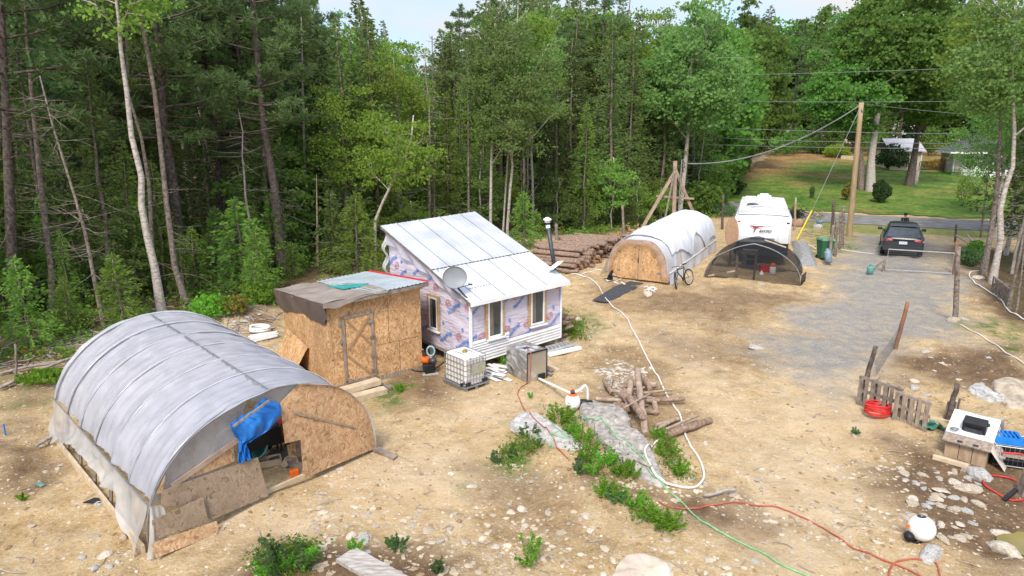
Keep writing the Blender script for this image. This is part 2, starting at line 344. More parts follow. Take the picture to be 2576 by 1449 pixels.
for i, b in enumerate(BROWN): m1[..., 1] = np.maximum(m1[..., 1], soft(X, Y, b, 1.3 if i == 0 else .5, 1.5 if i == 0 else .7, .8) * (.75 if i == 0 else (.55 if i > 8 else 1)))
TRACK = [gp(q) for q in ([(2090, 900), (2240, 900), (2180, 1060), (2220, 1250), (2260, 1449), (1900, 1449), (1850, 1250), (1890, 1080), (1960, 960)], [(560, 1290), (1000, 1160), (1180, 1110), (1250, 1010), (1280, 1180), (1100, 1320), (620, 1420)], [(1560, 830), (1760, 850), (1800, 960), (1900, 1060), (1760, 1030), (1640, 900)], [(1150, 1000), (1330, 990), (1280, 1090), (1180, 1100)])]
trkm = np.zeros((nx, ny), np.float32)
for b in TRACK: trkm = np.maximum(trkm, soft(X, Y, b, .8, 1.0, .6))
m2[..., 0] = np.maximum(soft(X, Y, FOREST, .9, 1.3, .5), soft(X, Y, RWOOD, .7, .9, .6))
VERGE = [(30, 62), (14, 62), (14, 50), (19, 43), (22, 40.5), (60, 30), (75, 40)]
m1[..., 2] = np.maximum.reduce([soft(X, Y, gp(p), .5, 1.2, .9) for p in
    ([(2030, 575), (2110, 590), (2130, 640), (2060, 640), (2010, 620)], [(1410, 770), (1480, 800), (1480, 860), (1420, 860)], [(2470, 790), (2576, 820), (2576, 900), (2480, 850)],
     [(50, 985), (170, 930), (180, 960), (60, 1010)], [(960, 985), (1010, 970), (1000, 1010), (900, 1040)], [(2130, 590), (2160, 590), (2160, 615), (2130, 615)], [(1240, 1180), (1320, 1090), (1340, 1200)])]) * .9
m2[..., 1] = soft(X, Y, [(16, 58), (19, 47), (24, 43.5), (60, 33), (60, 38), (30, 50), (19, 62)], .6, 1.0, .5) * .75
for nm, arr in (('mask', m1), ('zone', m2)):
    at = me.color_attributes.new(nm, 'FLOAT_COLOR', 'POINT'); at.data.foreach_set('color', arr.reshape(-1))
at = me.attributes.new('track', 'FLOAT', 'POINT'); at.data.foreach_set('value', trkm.reshape(-1).astype(np.float32) * .75)
gm = new_mat('dirt_ground'); o = nd(gm, 'ShaderNodeOutputMaterial'); b = nd(gm, 'ShaderNodeBsdfPrincipled'); b.inputs['Roughness'].default_value = .95; b.inputs['Specular IOR Level'].default_value = .1
tcg = nd(gm, 'ShaderNodeTexCoord')
def gn(scale, detail=6, rough=.6):
    n = nd(gm, 'ShaderNodeTexNoise'); n.inputs['Scale'].default_value = scale; n.inputs['Detail'].default_value = detail; n.inputs['Roughness'].default_value = rough; lk(gm, tcg.outputs['Object'], n.inputs['Vector']); return n.outputs[0]
def gramp(src, stops):
    r = nd(gm, 'ShaderNodeValToRGB'); e = r.color_ramp.elements
    while len(e) < len(stops): e.new(.5)
    for i, (p, c) in enumerate(stops): e[i].position = p; e[i].color = col(c)
    lk(gm, src, r.inputs[0]); return r.outputs[0]
def gmix(f, c1, c2, bt='MIX'):
    n = nd(gm, 'ShaderNodeMixRGB'); n.blend_type = bt
    for i, s in ((0, f), (1, c1), (2, c2)):
        if isinstance(s, (int, float)): n.inputs[i].default_value = s
        elif isinstance(s, tuple): n.inputs[i].default_value = col(s)
        else: lk(gm, s, n.inputs[i])
    return n.outputs[0]
big = gn(.38, 9, .66); mid = gn(2.2, 9, .7); fine = gn(14, 6, .75); vfine = gn(45, 3, .7)
tan = gramp(big, [(.34, (.23, .14, .062)), (.43, (.47, .295, .115)), (.50, (.55, .40, .22)), (.56, (.34, .24, .14)), (.63, (.57, .435, .265)), (.7, (.30, .21, .115))])
tan = gmix(.6, tan, gramp(mid, [(.33, (.14, .085, .04)), (.45, (.42, .28, .125)), (.56, (.54, .40, .225)), (.66, (.66, .54, .38))]))
tan = gmix(.36, tan, gramp(fine, [(.34, (.12, .078, .045)), (.47, (.40, .285, .155)), (.56, (.50, .38, .23)), (.67, (.70, .60, .46))]))
vo = nd(gm, 'ShaderNodeTexVoronoi'); vo.inputs['Scale'].default_value = 9; lk(gm, tcg.outputs['Object'], vo.inputs['Vector'])
sepv = nd(gm, 'ShaderNodeSeparateColor'); lk(gm, vo.outputs['Color'], sepv.inputs[0])
gt = nd(gm, 'ShaderNodeMath', operation='GREATER_THAN'); gt.inputs[1].default_value = .8; lk(gm, sepv.outputs[0], gt.inputs[0])
lt = nd(gm, 'ShaderNodeMath', operation='LESS_THAN'); lt.inputs[1].default_value = .28; lk(gm, vo.outputs[0], lt.inputs[0])
mu = nd(gm, 'ShaderNodeMath', operation='MULTIPLY'); lk(gm, gt.outputs[0], mu.inputs[0]); lk(gm, lt.outputs[0], mu.inputs[1])
peb = gramp(sepv.outputs[1], [(0, (.36, .31, .25)), (.5, (.56, .49, .39)), (1, (.68, .62, .52))])
tan = gmix(mu.outputs[0], tan, peb)
br = gramp(mid, [(.3, (.06, .036, .02)), (.5, (.13, .078, .042)), (.72, (.25, .165, .095))])
br = gmix(.3, br, gramp(fine, [(.35, (.12, .075, .045)), (.65, (.36, .25, .15))]))
mu2 = nd(gm, 'ShaderNodeMath', operation='MULTIPLY'); mu2.inputs[1].default_value = .4; lk(gm, mu.outputs[0], mu2.inputs[0]); br = gmix(mu2.outputs[0], br, peb)
gr = gramp(vfine, [(.36, (.125, .113, .098)), (.5, (.285, .258, .222)), (.64, (.50, .45, .385))])
gr = gmix(.45, gr, gramp(fine, [(.36, (.10, .093, .083)), (.5, (.26, .24, .212)), (.62, (.47, .43, .375))])); gr = gmix(.4, gr, gramp(mid, [(.33, (.17, .165, .158)), (.5, (.27, .25, .225)), (.62, (.42, .32, .19))]))
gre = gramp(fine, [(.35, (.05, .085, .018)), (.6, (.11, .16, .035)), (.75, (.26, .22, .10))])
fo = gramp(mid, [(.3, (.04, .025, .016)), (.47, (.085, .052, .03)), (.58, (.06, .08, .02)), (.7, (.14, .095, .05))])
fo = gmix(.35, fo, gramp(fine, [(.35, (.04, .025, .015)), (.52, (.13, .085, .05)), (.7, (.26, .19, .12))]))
lw = gramp(mid, [(.32, (.07, .125, .022)), (.5, (.13, .185, .04)), (.68, (.26, .23, .09))])
def attr(nm):
    n = nd(gm, 'ShaderNodeAttribute'); n.attribute_name = nm; s = nd(gm, 'ShaderNodeSeparateColor'); lk(gm, n.outputs['Color'], s.inputs[0]); return s
A1 = attr('mask'); A2 = attr('zone')
an = nd(gm, 'ShaderNodeAttribute'); an.attribute_name = 'track'
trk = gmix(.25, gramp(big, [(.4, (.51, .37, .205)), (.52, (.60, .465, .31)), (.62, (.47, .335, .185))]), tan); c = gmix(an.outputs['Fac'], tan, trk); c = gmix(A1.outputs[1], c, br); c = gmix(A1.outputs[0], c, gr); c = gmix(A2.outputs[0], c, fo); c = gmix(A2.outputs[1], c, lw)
gs = nd(gm, 'ShaderNodeMath', operation='MULTIPLY'); mrg = nd(gm, 'ShaderNodeMapRange'); mrg.inputs[1].default_value = .42; mrg.inputs[2].default_value = .56; lk(gm, mid, mrg.inputs[0]); lk(gm, mrg.outputs[0], gs.inputs[0]); lk(gm, A1.outputs[2], gs.inputs[1])
c = gmix(gs.outputs[0], c, gre)
lk(gm, c, b.inputs['Base Color'])
bp = nd(gm, 'ShaderNodeBump'); bp.inputs['Strength'].default_value = 1; bp.inputs['Distance'].default_value = .11
ad = nd(gm, 'ShaderNodeMath', operation='ADD'); lk(gm, mid, ad.inputs[0]); ml = nd(gm, 'ShaderNodeMath', operation='MULTIPLY'); ml.inputs[1].default_value = .35; lk(gm, fine, ml.inputs[0]); lk(gm, ml.outputs[0], ad.inputs[1])
lk(gm, ad.outputs[0], bp.inputs['Height']); lk(gm, bp.outputs[0], b.inputs['Normal']); lk(gm, b.outputs[0], o.inputs[0])
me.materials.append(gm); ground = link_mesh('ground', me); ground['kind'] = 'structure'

ROADC = [(-24, 150), (-16, 112), (-4, 80), (7, 67), (17, 60.2), (24, 52.8), (34, 47.6), (44, 43.4), (70, 33), (120, 14)]
def roadpt(t):
    i = min(int(t), len(ROADC) - 2); f_ = t - i
    p = [Vector(ROADC[max(0, min(len(ROADC) - 1, i + k))]) for k in (-1, 0, 1, 2)]
    return .5 * ((2 * p[1]) + (p[2] - p[0]) * f_ + (2 * p[0] - 5 * p[1] + 4 * p[2] - p[3]) * f_ ** 2 + (3 * p[1] - p[0] - 3 * p[2] + p[3]) * f_ ** 3)
def roadfn(hw, dz):
    def f_(s, t):
        k = s * (len(ROADC) - 1) * .9999; q = roadpt(k); d = (roadpt(min(k + .01, len(ROADC) - 1.001)) - roadpt(max(k - .01, 0))).normalized(); n = Vector((-d.y, d.x))
        w = (t - .5) * 2 * hw; w += .25 * float(vnoise(s * 160, t * 9)) if t in (0, 1) else 0
        p = q + n * w; return Vector((p.x, p.y, Tz(p.x, p.y) + dz))
    return f_
asphalt = mat('worn_asphalt', (.235, .222, .212), (.15, .142, .138), scale=1.2, detail=10, rough=.95, spec=.1)
rd = MB().grid(roadfn(3.3, .03), 240, 6).build('road', asphalt, smooth=True); tag(rd, kind='structure')
# the lawn across the road
LAWNP = [(14.6, 67), (20, 62), (26, 56), (35, 51.6), (45, 47.5), (72, 37), (110, 30), (110, 118), (47, 118), (42, 108), (34, 93), (25, 77), (19, 70)]
lx = np.arange(12, 110, .8); ly = np.arange(30, 119, .8); LX, LY = np.meshgrid(lx, ly, indexing='ij')
LD = sdist(LX, LY, LAWNP) + .9 * vnoise(LX * .6, LY * .6)
mb = MB(); idx = -np.ones(LX.shape, int)
for i in range(len(lx) - 1):
    for j in range(len(ly) - 1):
        if LD[i, j] > 0 and LD[i + 1, j + 1] > 0 and LD[i + 1, j] > 0 and LD[i, j + 1] > 0:
            f_ = []
            for (ii, jj) in ((i, j), (i + 1, j), (i + 1, j + 1), (i, j + 1)):
                if idx[ii, jj] < 0: idx[ii, jj] = len(mb.v); mb.v.append((lx[ii], ly[jj], Tz(lx[ii], ly[jj]) + .05))
                f_.append(idx[ii, jj])
            mb.f.append(tuple(f_))
lm = new_mat('lawn_grass'); o = nd(lm, 'ShaderNodeOutputMaterial'); b = nd(lm, 'ShaderNodeBsdfPrincipled'); b.inputs['Roughness'].default_value = .9; b.inputs['Specular IOR Level'].default_value = .1
at = nd(lm, 'ShaderNodeAttribute'); at.attribute_name = 'dry'
g1, _ = noise_mix(lm, (.055, .14, .02), (.17, .205, .045), .45, 10); g2, _ = noise_mix(lm, (.23, .125, .05), (.33, .215, .10), .5, 10); g3, _ = noise_mix(lm, (.5, .5, .5), (1.2, 1.2, 1.2), 2.6, 10)
mx_ = nd(lm, 'ShaderNodeMixRGB'); lk(lm, at.outputs['Fac'], mx_.inputs[0]); lk(lm, g1, mx_.inputs[1]); lk(lm, g2, mx_.inputs[2])
mx2 = nd(lm, 'ShaderNodeMixRGB'); mx2.blend_type = 'MULTIPLY'; mx2.inputs[0].default_value = .8; lk(lm, mx_.outputs[0], mx2.inputs[1]); lk(lm, g3, mx2.inputs[2]); lk(lm, mx2.outputs[0], b.inputs['Base Color']); lk(lm, b.outputs[0], o.inputs[0])
lawn = mb.build('lawn', lm, smooth=True); tag(lawn, kind='structure')
vx = np.array([v[:2] for v in mb.v]); dryp = [(22, 74), (30, 78), (40, 90), (50, 94), (62, 93), (110, 100), (110, 119), (45, 119), (36, 100)]
dd = np.clip(.5 + (sdist(vx[:, 0], vx[:, 1], dryp) + 5 * vnoise(vx[:, 0] * .2, vx[:, 1] * .2) + 2 * vnoise(vx[:, 0] * .7, vx[:, 1] * .7)) / 6, 0, .95)
dd = np.maximum(dd, np.clip(vnoise(vx[:, 0] * .13 + 11, vx[:, 1] * .3) * 2.2 - .1, 0, .55) * (vx[:, 0] > 30))
at = lawn.data.attributes.new('dry', 'FLOAT', 'POINT'); at.data.foreach_set('value', dd.astype(np.float32))
pud = G(2560, 1372); pm = mat('muddy_water', (.22, .17, .04), (.16, .125, .03), rough=.08, spec=.5, scale=1)
mb = MB(); mb.prism([(pud.x + .3 + (.62 + .16 * float(vnoise(k * .9, 2))) * cos(k * pi / 12), pud.y - .05 + .42 * (1 + .3 * float(vnoise(k * .7, 5))) * sin(k * pi / 12), pud.z + .03) for k in range(24)], (0, 0, .004))
tag(mb.build('puddle_water', pm), kind='structure')
# ------------------------------------------------------------------ trees
rn = np.random.default_rng(3)
LF = dict(spruce=leaf_mat('spruce_needles', (.042, .088, .024), (.15, .205, .045), .3), fir=leaf_mat('fir_needles', (.09, .205, .032), (.23, .36, .062), .4),
          pine=leaf_mat('pine_needles', (.058, .135, .042), (.145, .23, .07), .3), maple=leaf_mat('maple_leaves', (.09, .20, .025), (.25, .37, .05), .4),
          birch=leaf_mat('birch_leaves', (.085, .19, .038), (.20, .31, .085), .4), far=leaf_mat('shade_tree_leaves', (.07, .165, .03), (.17, .30, .05), .45),
          dry=leaf_mat('yellowing_leaves', (.13, .13, .02), (.24, .20, .04), .35), rust=leaf_mat('rusty_needles', (.13, .075, .035), (.19, .12, .06), .2),
          fern=leaf_mat('fern_leaves', (.09, .25, .02), (.21, .42, .045), .4), shrub=leaf_mat('shrub_leaves', (.055, .13, .04), (.13, .22, .08), .35))
def unit(a): return a / (np.linalg.norm(a, axis=-1, keepdims=True) + 1e-9)
def twig(mb, p, d, ln, r, n=4, curl=.25, up=0):
    pts = [Vector(p)]; d = Vector(d).normalized()
    for i in range(n):
        d = (d + Vector((jit(curl), jit(curl), jit(curl) + up))).normalized(); pts.append(pts[-1] + d * ln / n)
    mb.tube(pts, [r * (1 - .8 * i / n) for i in range(n + 1)], 4, cap=False); return pts
class Leaves:
    def __init__(s): s.C = []; s.A = []; s.B = []
    def put(s, C, A, W):
        """C centres, A half length vectors, W half widths"""
        rnd = rn.normal(size=A.shape); rnd[:, 2] *= .35
        B = unit(np.cross(A, np.cross(A, np.array([0, 0, 1.0])) + rnd * .35 * np.linalg.norm(A, axis=1, keepdims=True) ** 2)) * np.reshape(W, (-1, 1))
        s.C.append(C); s.A.append(A); s.B.append(B)
    def mesh(s, name, m): return quads_mesh(name, np.concatenate(s.C), np.concatenate(s.A), np.concatenate(s.B), m)
def mesh_of(mb, name, m):
    me = bpy.data.meshes.new(name); me.from_pydata([tuple(q) for q in mb.v], [], mb.f); me.update(); me.polygons.foreach_set('use_smooth', [True] * len(me.polygons)); me.materials.append(m); return me
def curve_at(pts, t):
    k = t * (len(pts) - 1); i = min(int(k), len(pts) - 2); return pts[i].lerp(pts[i + 1], k - i)
def straight(h, lean=.02, wob=.06):
    a = random.uniform(0, 6.28); pts = []
    for i in range(9):
        z = h * i / 8; pts.append(Vector((cos(a) * lean * z + jit(wob) * (i > 0), sin(a) * lean * z + jit(wob) * (i > 0), z)))
    return pts
def add_trunk(pts, r0, r1=.02, n=7):
    mb = MB(); k = len(pts); p2 = [pts[0] - Vector((0, 0, .3))] + pts
    mb.tube(p2, [r0 * 1.45] + [r0 * (1.25 if i == 0 else 1) * (1 - i / (k - 1)) + r1 * (i / (k - 1)) for i in range(k)], n); return mb
def dead_twigs(mb, pts, t0, t1, n, ln, r=.014):
    for _ in range(n):
        t = random.uniform(t0, t1); p = curve_at(pts, t); a = random.uniform(0, 6.28)
        q = twig(mb, p, (cos(a), sin(a), random.uniform(-.35, .25)), ln * random.uniform(.4, 1.2), r, 4, .2)
        if random.random() < .6: twig(mb, q[2], (cos(a + jit(1)), sin(a + jit(1)), jit(.4)), ln * .45, r * .6, 3, .3)
def conifer(pts, R, r0, bare=.1, gap=.3, dens=1.0, key='spruce', barkm=None, leafL=.13, droop=.25, twigs=30, power=.85, full=True):
    h = pts[-1].z; mb = add_trunk(pts, r0); dead_twigs(mb, pts, .06, max(bare + .1, .2), int(twigs), min(1.5, R * .8)); lv = Leaves()
    z = bare; 
    while z < .995:
        t = (z - bare) / (1 - bare); base = curve_at(pts, z); n = random.choice((4, 5, 5, 6)) if full else random.choice((3, 4, 4))
        L0 = R * (1 - t) ** power * (.55 + .45 * min(1, t / .18 + .25)) + .12; a0 = random.uniform(0, 6.28)
        for k in range(n):
            a = a0 + k * 6.283 / n + jit(.35); ln = L0 * random.uniform(.4, 1.25)
            zo = jit(gap * .5); m = max(3, int(ln / .06 * dens)); s = rn.uniform(.12, 1, m) ** .8 * ln
            dr = droop * (1 - t) - .25 * t + jit(.12)
            C = np.empty((m, 3)); C[:, 0] = base.x + cos(a) * s; C[:, 1] = base.y + sin(a) * s; C[:, 2] = base.z + zo - dr * s + .12 * s * s / max(ln, .3) + rn.normal(-.03, .02 + .07 * min(ln, 1.6), m)
            side = rn.choice([-1, 1], m) * rn.uniform(.35, 1.0, m); A = np.stack([cos(a) - sin(a) * side, sin(a) + cos(a) * side, rn.normal(-.2, .42, m)], -1)
            wl = leafL * rn.uniform(.7, 1.35, m) * (1.15 - .45 * s / max(ln, .01)); A = unit(A) * wl[:, None]
            lv.put(C + A * .8, A, wl * rn.uniform(.30, .46, m))
            if ln > .5 and random.random() < .6: mb.tube([base, base + Vector((cos(a) * ln * .8, sin(a) * ln * .8, -dr * ln * .8 + .08 * ln))], [.018, .006], 3, cap=False)
        z += gap / h * random.uniform(.75, 1.25) * (1 if t < .6 else .75)
    top = curve_at(pts, 1); lv.put(np.array([[top.x, top.y, top.z]]) + rn.normal(0, .06, (12, 3)), unit(rn.normal(0, .4, (12, 3)) + np.array([0, 0, .8])) * .13, np.full(12, .03))
    return mesh_of(mb, 'trunk', barkm or bark), lv.mesh('crown', LF[key])
def white_pine(pts, R, r0, bare=.4, key='pine', barkm=None, gap=.95, dens=1.0):
    h = pts[-1].z; mb = add_trunk(pts, r0, .03, 8); dead_twigs(mb, pts, .15, bare + .1, 26, 2.0, .028); lv = Leaves(); z = bare
    while z < .99:
        t = (z - bare) / (1 - bare); base = curve_at(pts, z); n = random.choice((3, 4, 5)); a0 = random.uniform(0, 6.28)
        for k in range(n):
            a = a0 + k * 6.283 / n + jit(.5); ln = (R * (1 - t * .92) ** .8 * (.6 + .4 * min(1, t * 4))) * random.uniform(.5, 1.15) + .3; rise = random.uniform(-.05, .35) + .3 * t
            q = [base + Vector((cos(a + jit(.1)) * ln * f_, sin(a + jit(.1)) * ln * f_, rise * ln * f_ ** 1.5)) for f_ in (0, .35, .7, 1)]
            mb.tube(q, [.055 * (1 - t) + .015, .04 * (1 - t) + .012, .02, .008], 4, cap=False)
            nt_ = max(4, int(ln * 7 * dens))
            for _ in range(nt_):
                f_ = random.uniform(.35, 1.02); c = curve_at(q, min(f_, 1)); off = Vector((jit(.5), jit(.5), jit(.16))) * (.35 + ln * .22); c = c + off
                m = 22; D = unit(rn.normal(size=(m, 3)) + np.array([cos(a) * .5, sin(a) * .5, .55])); wl = rn.uniform(.08, .17, m)
                lv.put(np.array(c)[None] + D * wl[:, None] * 1.0 + rn.normal(0, .05, (m, 3)), D * wl[:, None], wl * .2)
        z += gap / h * random.uniform(.7, 1.3)
    return mesh_of(mb, 'trunk', barkm or bark_dark), lv.mesh('crown', LF[key])
def broadleaf(pts, R, r0, bare=.35, key='maple', barkm=None, clumps=90, per=62, leaf=.078, squash=.75, forks=7, ctop=None, flat=.45, limb_r=.5, spread=1.0):
    """pts: trunk way points; crown of leaf clumps round the upper limbs"""
    h = pts[-1].z; mb = add_trunk(pts, r0, .03, 7); lv = Leaves(); tips = []
    for k in range(forks):
        t = random.uniform(bare, .9) if k else bare + .05; p = curve_at(pts, t); a = k * 2.4 + jit(.4); up = random.uniform(.5, 1.4); ln = R * random.uniform(.75, 1.15) * (1.1 - .5 * (t - bare))
        q = twig(mb, p, (cos(a), sin(a), up), ln, r0 * limb_r * (1 - t * .6), 6, .16, .03)
        for j in (2, 3, 4, 5):
            b_ = a + jit(1.3); q2 = twig(mb, q[j], (cos(b_), sin(b_), random.uniform(.1, .9)), ln * .5, r0 * .2, 4, .25); tips += [q2[-1], q2[2]]
        tips += [q[-1], q[4]]
    tips += [curve_at(pts, t) for t in (.86, .93, 1)]
    cz = h * (bare + 1.02) / 2; hz = h * (1.04 - bare) / 2
    if leaf < .1: per = int(per * 1.75)
    ctr = curve_at(pts, min(1, cz / h))
    for k in range(clumps):
        if k < len(tips) * .8 and random.random() < .7: c = Vector(random.choice(tips)) + Vector((jit(.5), jit(.5), jit(.4)))
        else:
            d = rn.normal(size=3); d /= np.linalg.norm(d); rad = rn.uniform(.45, 1.0) ** .6 * (.78 + .4 * float(vnoise(d[0] * 2.3 + 5, d[1] * 2.3 + d[2] * 2)))
            c = ctr + Vector((d[0] * R * rad * spread, d[1] * R * rad * spread, d[2] * hz * rad * squash / .75))
        s = random.uniform(.32, .72) * (R / 2.6) ** .5; m = int(per * random.uniform(.5, 1.4))
        C = np.array(c)[None] + rn.normal(size=(m, 3)) * np.array([s, s, s * flat]) * .62
        A = rn.normal(size=(m, 3)); A[:, 2] = A[:, 2] * .45 - .25; wl = leaf * rn.uniform(.65, 1.3, m)
        lv.put(C, unit(A) * wl[:, None], wl * .62)
    return mesh_of(mb, 'trunk', barkm or bark), lv.mesh('crown', LF[key])
def snag(pts, r0, n=45, ln=1.5, barkm=None):
    mb = add_trunk(pts, r0); dead_twigs(mb, pts, .15, 1, n, ln, .016); return mesh_of(mb, 'trunk', barkm or bark)
NTREE = 0
def place(name, meshes, loc, label, group=None, sc=1.0, rz=None, cat='tree', parts=('trunk', 'crown')):
    e = thing(name, loc, label, cat, group, random.uniform(0, 6.28) if rz is None else rz); e.scale = (sc,) * 3 if not hasattr(sc, '__len__') else sc
    for n, me in zip(parts, meshes):
        o = bpy.data.objects.new(n, me); COL.objects.link(o); o.parent = e; ORG[o.name] = Vector(loc)
    return e
def path_px(px, y=None):
    """trunk way points through places of the photograph, in the upright plane through the foot of the trunk"""
    b = G(*px[0]); return b, [Vector((0, 0, 0))] + [AtY(u, v, b.y) - b for u, v in px[1:]]
random.seed(21)
# ---- trees one can tell apart
def special(name, px, label, maker, group=None, **k):
    b, pts = path_px(px); return place(name, maker(pts, **k), b, label, group, rz=0)
special('birch_tree', [(410, 802), (389, 671), (372, 602), (356, 518), (356, 444), (331, 343), (319, 231), (303, 116), (300, 60), (285, -60), (280, -130)],
        'tall bent birch with pale mottled bark just behind the grey greenhouse', broadleaf, R=1.9, r0=.155, bare=.72, key='maple', barkm=bark_pale, clumps=34, per=40, forks=6, limb_r=.3)
b, pts = path_px([(472, 772), (455, 720), (440, 671), (419, 509), (407, 393), (389, 231), (356, 51), (345, -60), (340, -120)])
mbt = add_trunk(pts, .145, .04); dead_twigs(mbt, pts, .2, .95, 46, 1.5)
place('dead_spruce', [mesh_of(mbt, 'trunk', bark)], b, 'dead straight dark trunk with short stub twigs right of the bent birch', rz=0)
special('birch_tree', [(398, 760), (384, 640), (380, 555), (375, 463), (356, 347), (324, 241), (318, 100), (330, -60)], 'slim grey-brown leaning trunk directly behind the bent pale birch', broadleaf, R=1.8, r0=.11, bare=.7, key='birch', clumps=26, per=40, forks=5, limb_r=.3)
special('spruce_tree', [(134, 798), (130, 671), (116, 579), (100, 440), (86, 301), (69, 116), (62, 0), (58, -160)], 'tall brown trunk with long dead limbs at the far left of the clearing', conifer, R=2.2, r0=.15, bare=.66, key='pine', twigs=70, gap=.4)
b, pts = path_px([(262, 816), (245, 740), (227, 648), (213, 579), (190, 500), (157, 394), (128, 300), (100, 190)])
place('snag_tree', [snag(pts, .085, 60, 1.8, bark)], b, 'thin leaning dead tree hung with bare twigs left of the bent birch', rz=0)
special('white_pine', [(715, 690), (700, 560), (690, 470), (665, 330), (655, 240), (640, 60), (628, -80), (622, -260)], 'largest white pine with a thick dark trunk behind the plywood shed', white_pine, R=4.4, r0=.27, bare=.47)
special('white_pine', [(556, 660), (552, 480), (546, 347), (528, 231), (509, 125), (505, -20), (500, -150)], 'white pine with wide bare forks left of the largest pine', white_pine, R=3.6, r0=.2, bare=.55)
special('white_pine', [(40, 815), (30, 640), (20, 400), (10, 150), (0, -100), (-6, -250)], 'dark pine whose boughs fill the upper left corner', white_pine, R=4.6, r0=.22, bare=.5)
special('white_pine', [(236, 700), (226, 463), (204, 324), (190, 150), (180, 0), (176, -150)], 'dark trunked pine in deep shade behind the thin leaning dead tree', white_pine, R=3.8, r0=.2, bare=.5)
b, pts = path_px([(567, 620), (556, 486), (528, 407), (509, 315), (490, 240)]); place('snag_tree', [snag(pts, .07, 30, 1.2)], b, 'slim crooked grey stem between the two white pines', rz=0)
special('spruce_tree', [(768, 640), (769, 463), (764, 324), (760, 139), (757, 20)], 'tall spruce with a straight pale grey trunk right of the largest pine', conifer, R=1.6, r0=.12, bare=.66, twigs=46, barkm=bark_pale)
b, pts = path_px([(800, 668), (798, 560), (796, 440)]); place('snag_tree', [snag(pts, .075, 10, .8, bark_log2)], b, 'short broken-off bare trunk behind the plywood shed', rz=0)
special('maple_tree', [(945, 690), (943, 633), (944, 554), (962, 510), (992, 449), (1020, 395), (1035, 350), (1040, 290)], 'crooked young maple with a wriggling trunk at the back corner of the cabin', broadleaf, R=2.1, r0=.085, bare=.4, key='maple', clumps=52, per=46, barkm=bark_pale, forks=6)
b, pts = path_px([(1182, 600), (1179, 541), (1178, 330), (1177, 123)]); mbt = add_trunk(pts, .11); dead_twigs(mbt, pts, .1, 1, 80, 1.7)
place('dead_spruce', [mesh_of(mbt, 'trunk', bark)], b, 'tall bare grey spruce pole standing above the cabin roof ridge', rz=0)
b, pts = path_px([(1094, 620), (1093, 528), (1089, 300), (1087, 90)]); mbt = add_trunk(pts, .075); dead_twigs(mbt, pts, .1, 1, 60, .9)
place('dead_spruce', [mesh_of(mbt, 'trunk', bark_dark)], b, 'thin dark dead spire against the gap of sky', rz=0)
special('birch_tree', [(1235, 612), (1234, 554), (1236, 396), (1243, 189), (1246, 40)], 'white barked birch rising behind the middle of the cabin roof', broadleaf, R=2.7, r0=.12, bare=.42, key='birch', barkm=bark_pale, clumps=110, per=52, forks=8)
special('birch_tree', [(1279, 612), (1276, 576), (1283, 480), (1289, 418), (1280, 340), (1292, 246), (1300, 90), (1306, -60)], 'forked pale birch at the upper corner of the cabin roof', broadleaf, R=3.1, r0=.10, bare=.42, key='birch', barkm=bark_pale, clumps=130, per=56, forks=8)
special('birch_tree', [(1264, 605), (1268, 540), (1274, 440), (1282, 330), (1330, 210), (1380, 110)], 'slim birch leaning right beside the forked birch', broadleaf, R=2.6, r0=.065, bare=.5, key='birch', barkm=bark_pale, clumps=80, per=50, forks=6)
b, pts = path_px([(1278, 560), (1330, 500), (1370, 440), (1395, 350)]); place('snag_tree', [snag(pts, .05, 12, 1.0, bark_pale)], b, 'bare pole slanting up to the right over the log stack', rz=0)
special('poplar_tree', [(1712, 552), (1709, 545), (1723, 418), (1729, 352), (1734, 286), (1736, 211), (1742, 120), (1748, 40)], 'large round poplar with a straight pale trunk behind the timber mast', broadleaf, R=4.9, r0=.22, bare=.42, key='birch', barkm=bark_pale, clumps=300, per=70, leaf=.13, forks=12, limb_r=.35)
special('poplar_tree', [(1760, 540), (1758, 440), (1768, 370), (1775, 310)], 'thin sapling with sparse leaves beside the round poplar', broadleaf, R=1.6, r0=.05, bare=.35, key='birch', clumps=34, per=26, barkm=bark_pale)
# the lawn across the road
def at_xy(x, y): return Vector((x, y, Tz(x, y)))
b, pts = path_px([(2190, 482), (2192, 400), (2205, 300), (2222, 230), (2262, 120), (2300, 20), (2310, -60)])
place('maple_tree', broadleaf(pts, 7.6, .42, .36, 'far', bark_pale, 420, 70, .19, forks=13, limb_r=.5), b, 'broad maple with pale forked limbs behind the utility pole', rz=0)
b, pts = path_px([(2168, 478), (2166, 400), (2150, 300), (2140, 200), (2120, 90)]); place('maple_tree', broadleaf(pts, 5.4, .36, .34, 'far', bark, 260, 70, .17, forks=10), b, 'darker maple left of the pale forked maple on the lawn', rz=0)
b, pts = path_px([(2287, 468), (2300, 395), (2312, 320), (2330, 200), (2350, 60)]); place('maple_tree', broadleaf(pts, 7.0, .42, .42, 'far', bark_dark, 330, 70, .18, forks=12), b, 'dark trunked shade tree on the lawn before the white bungalow', rz=0)
b = G(2300, 464); b.z -= .02; mb = MB(); mb.tube([(0, 0, -.2), (.05, 0, .8), (.12, 0, 1.5)], [.36, .3, .22], 9)
place('tree_stump', [mesh_of(mb, 'wood', bark_pale)], b, 'pale broken stump beside the dark trunked shade tree', cat='stump', parts=('wood',))
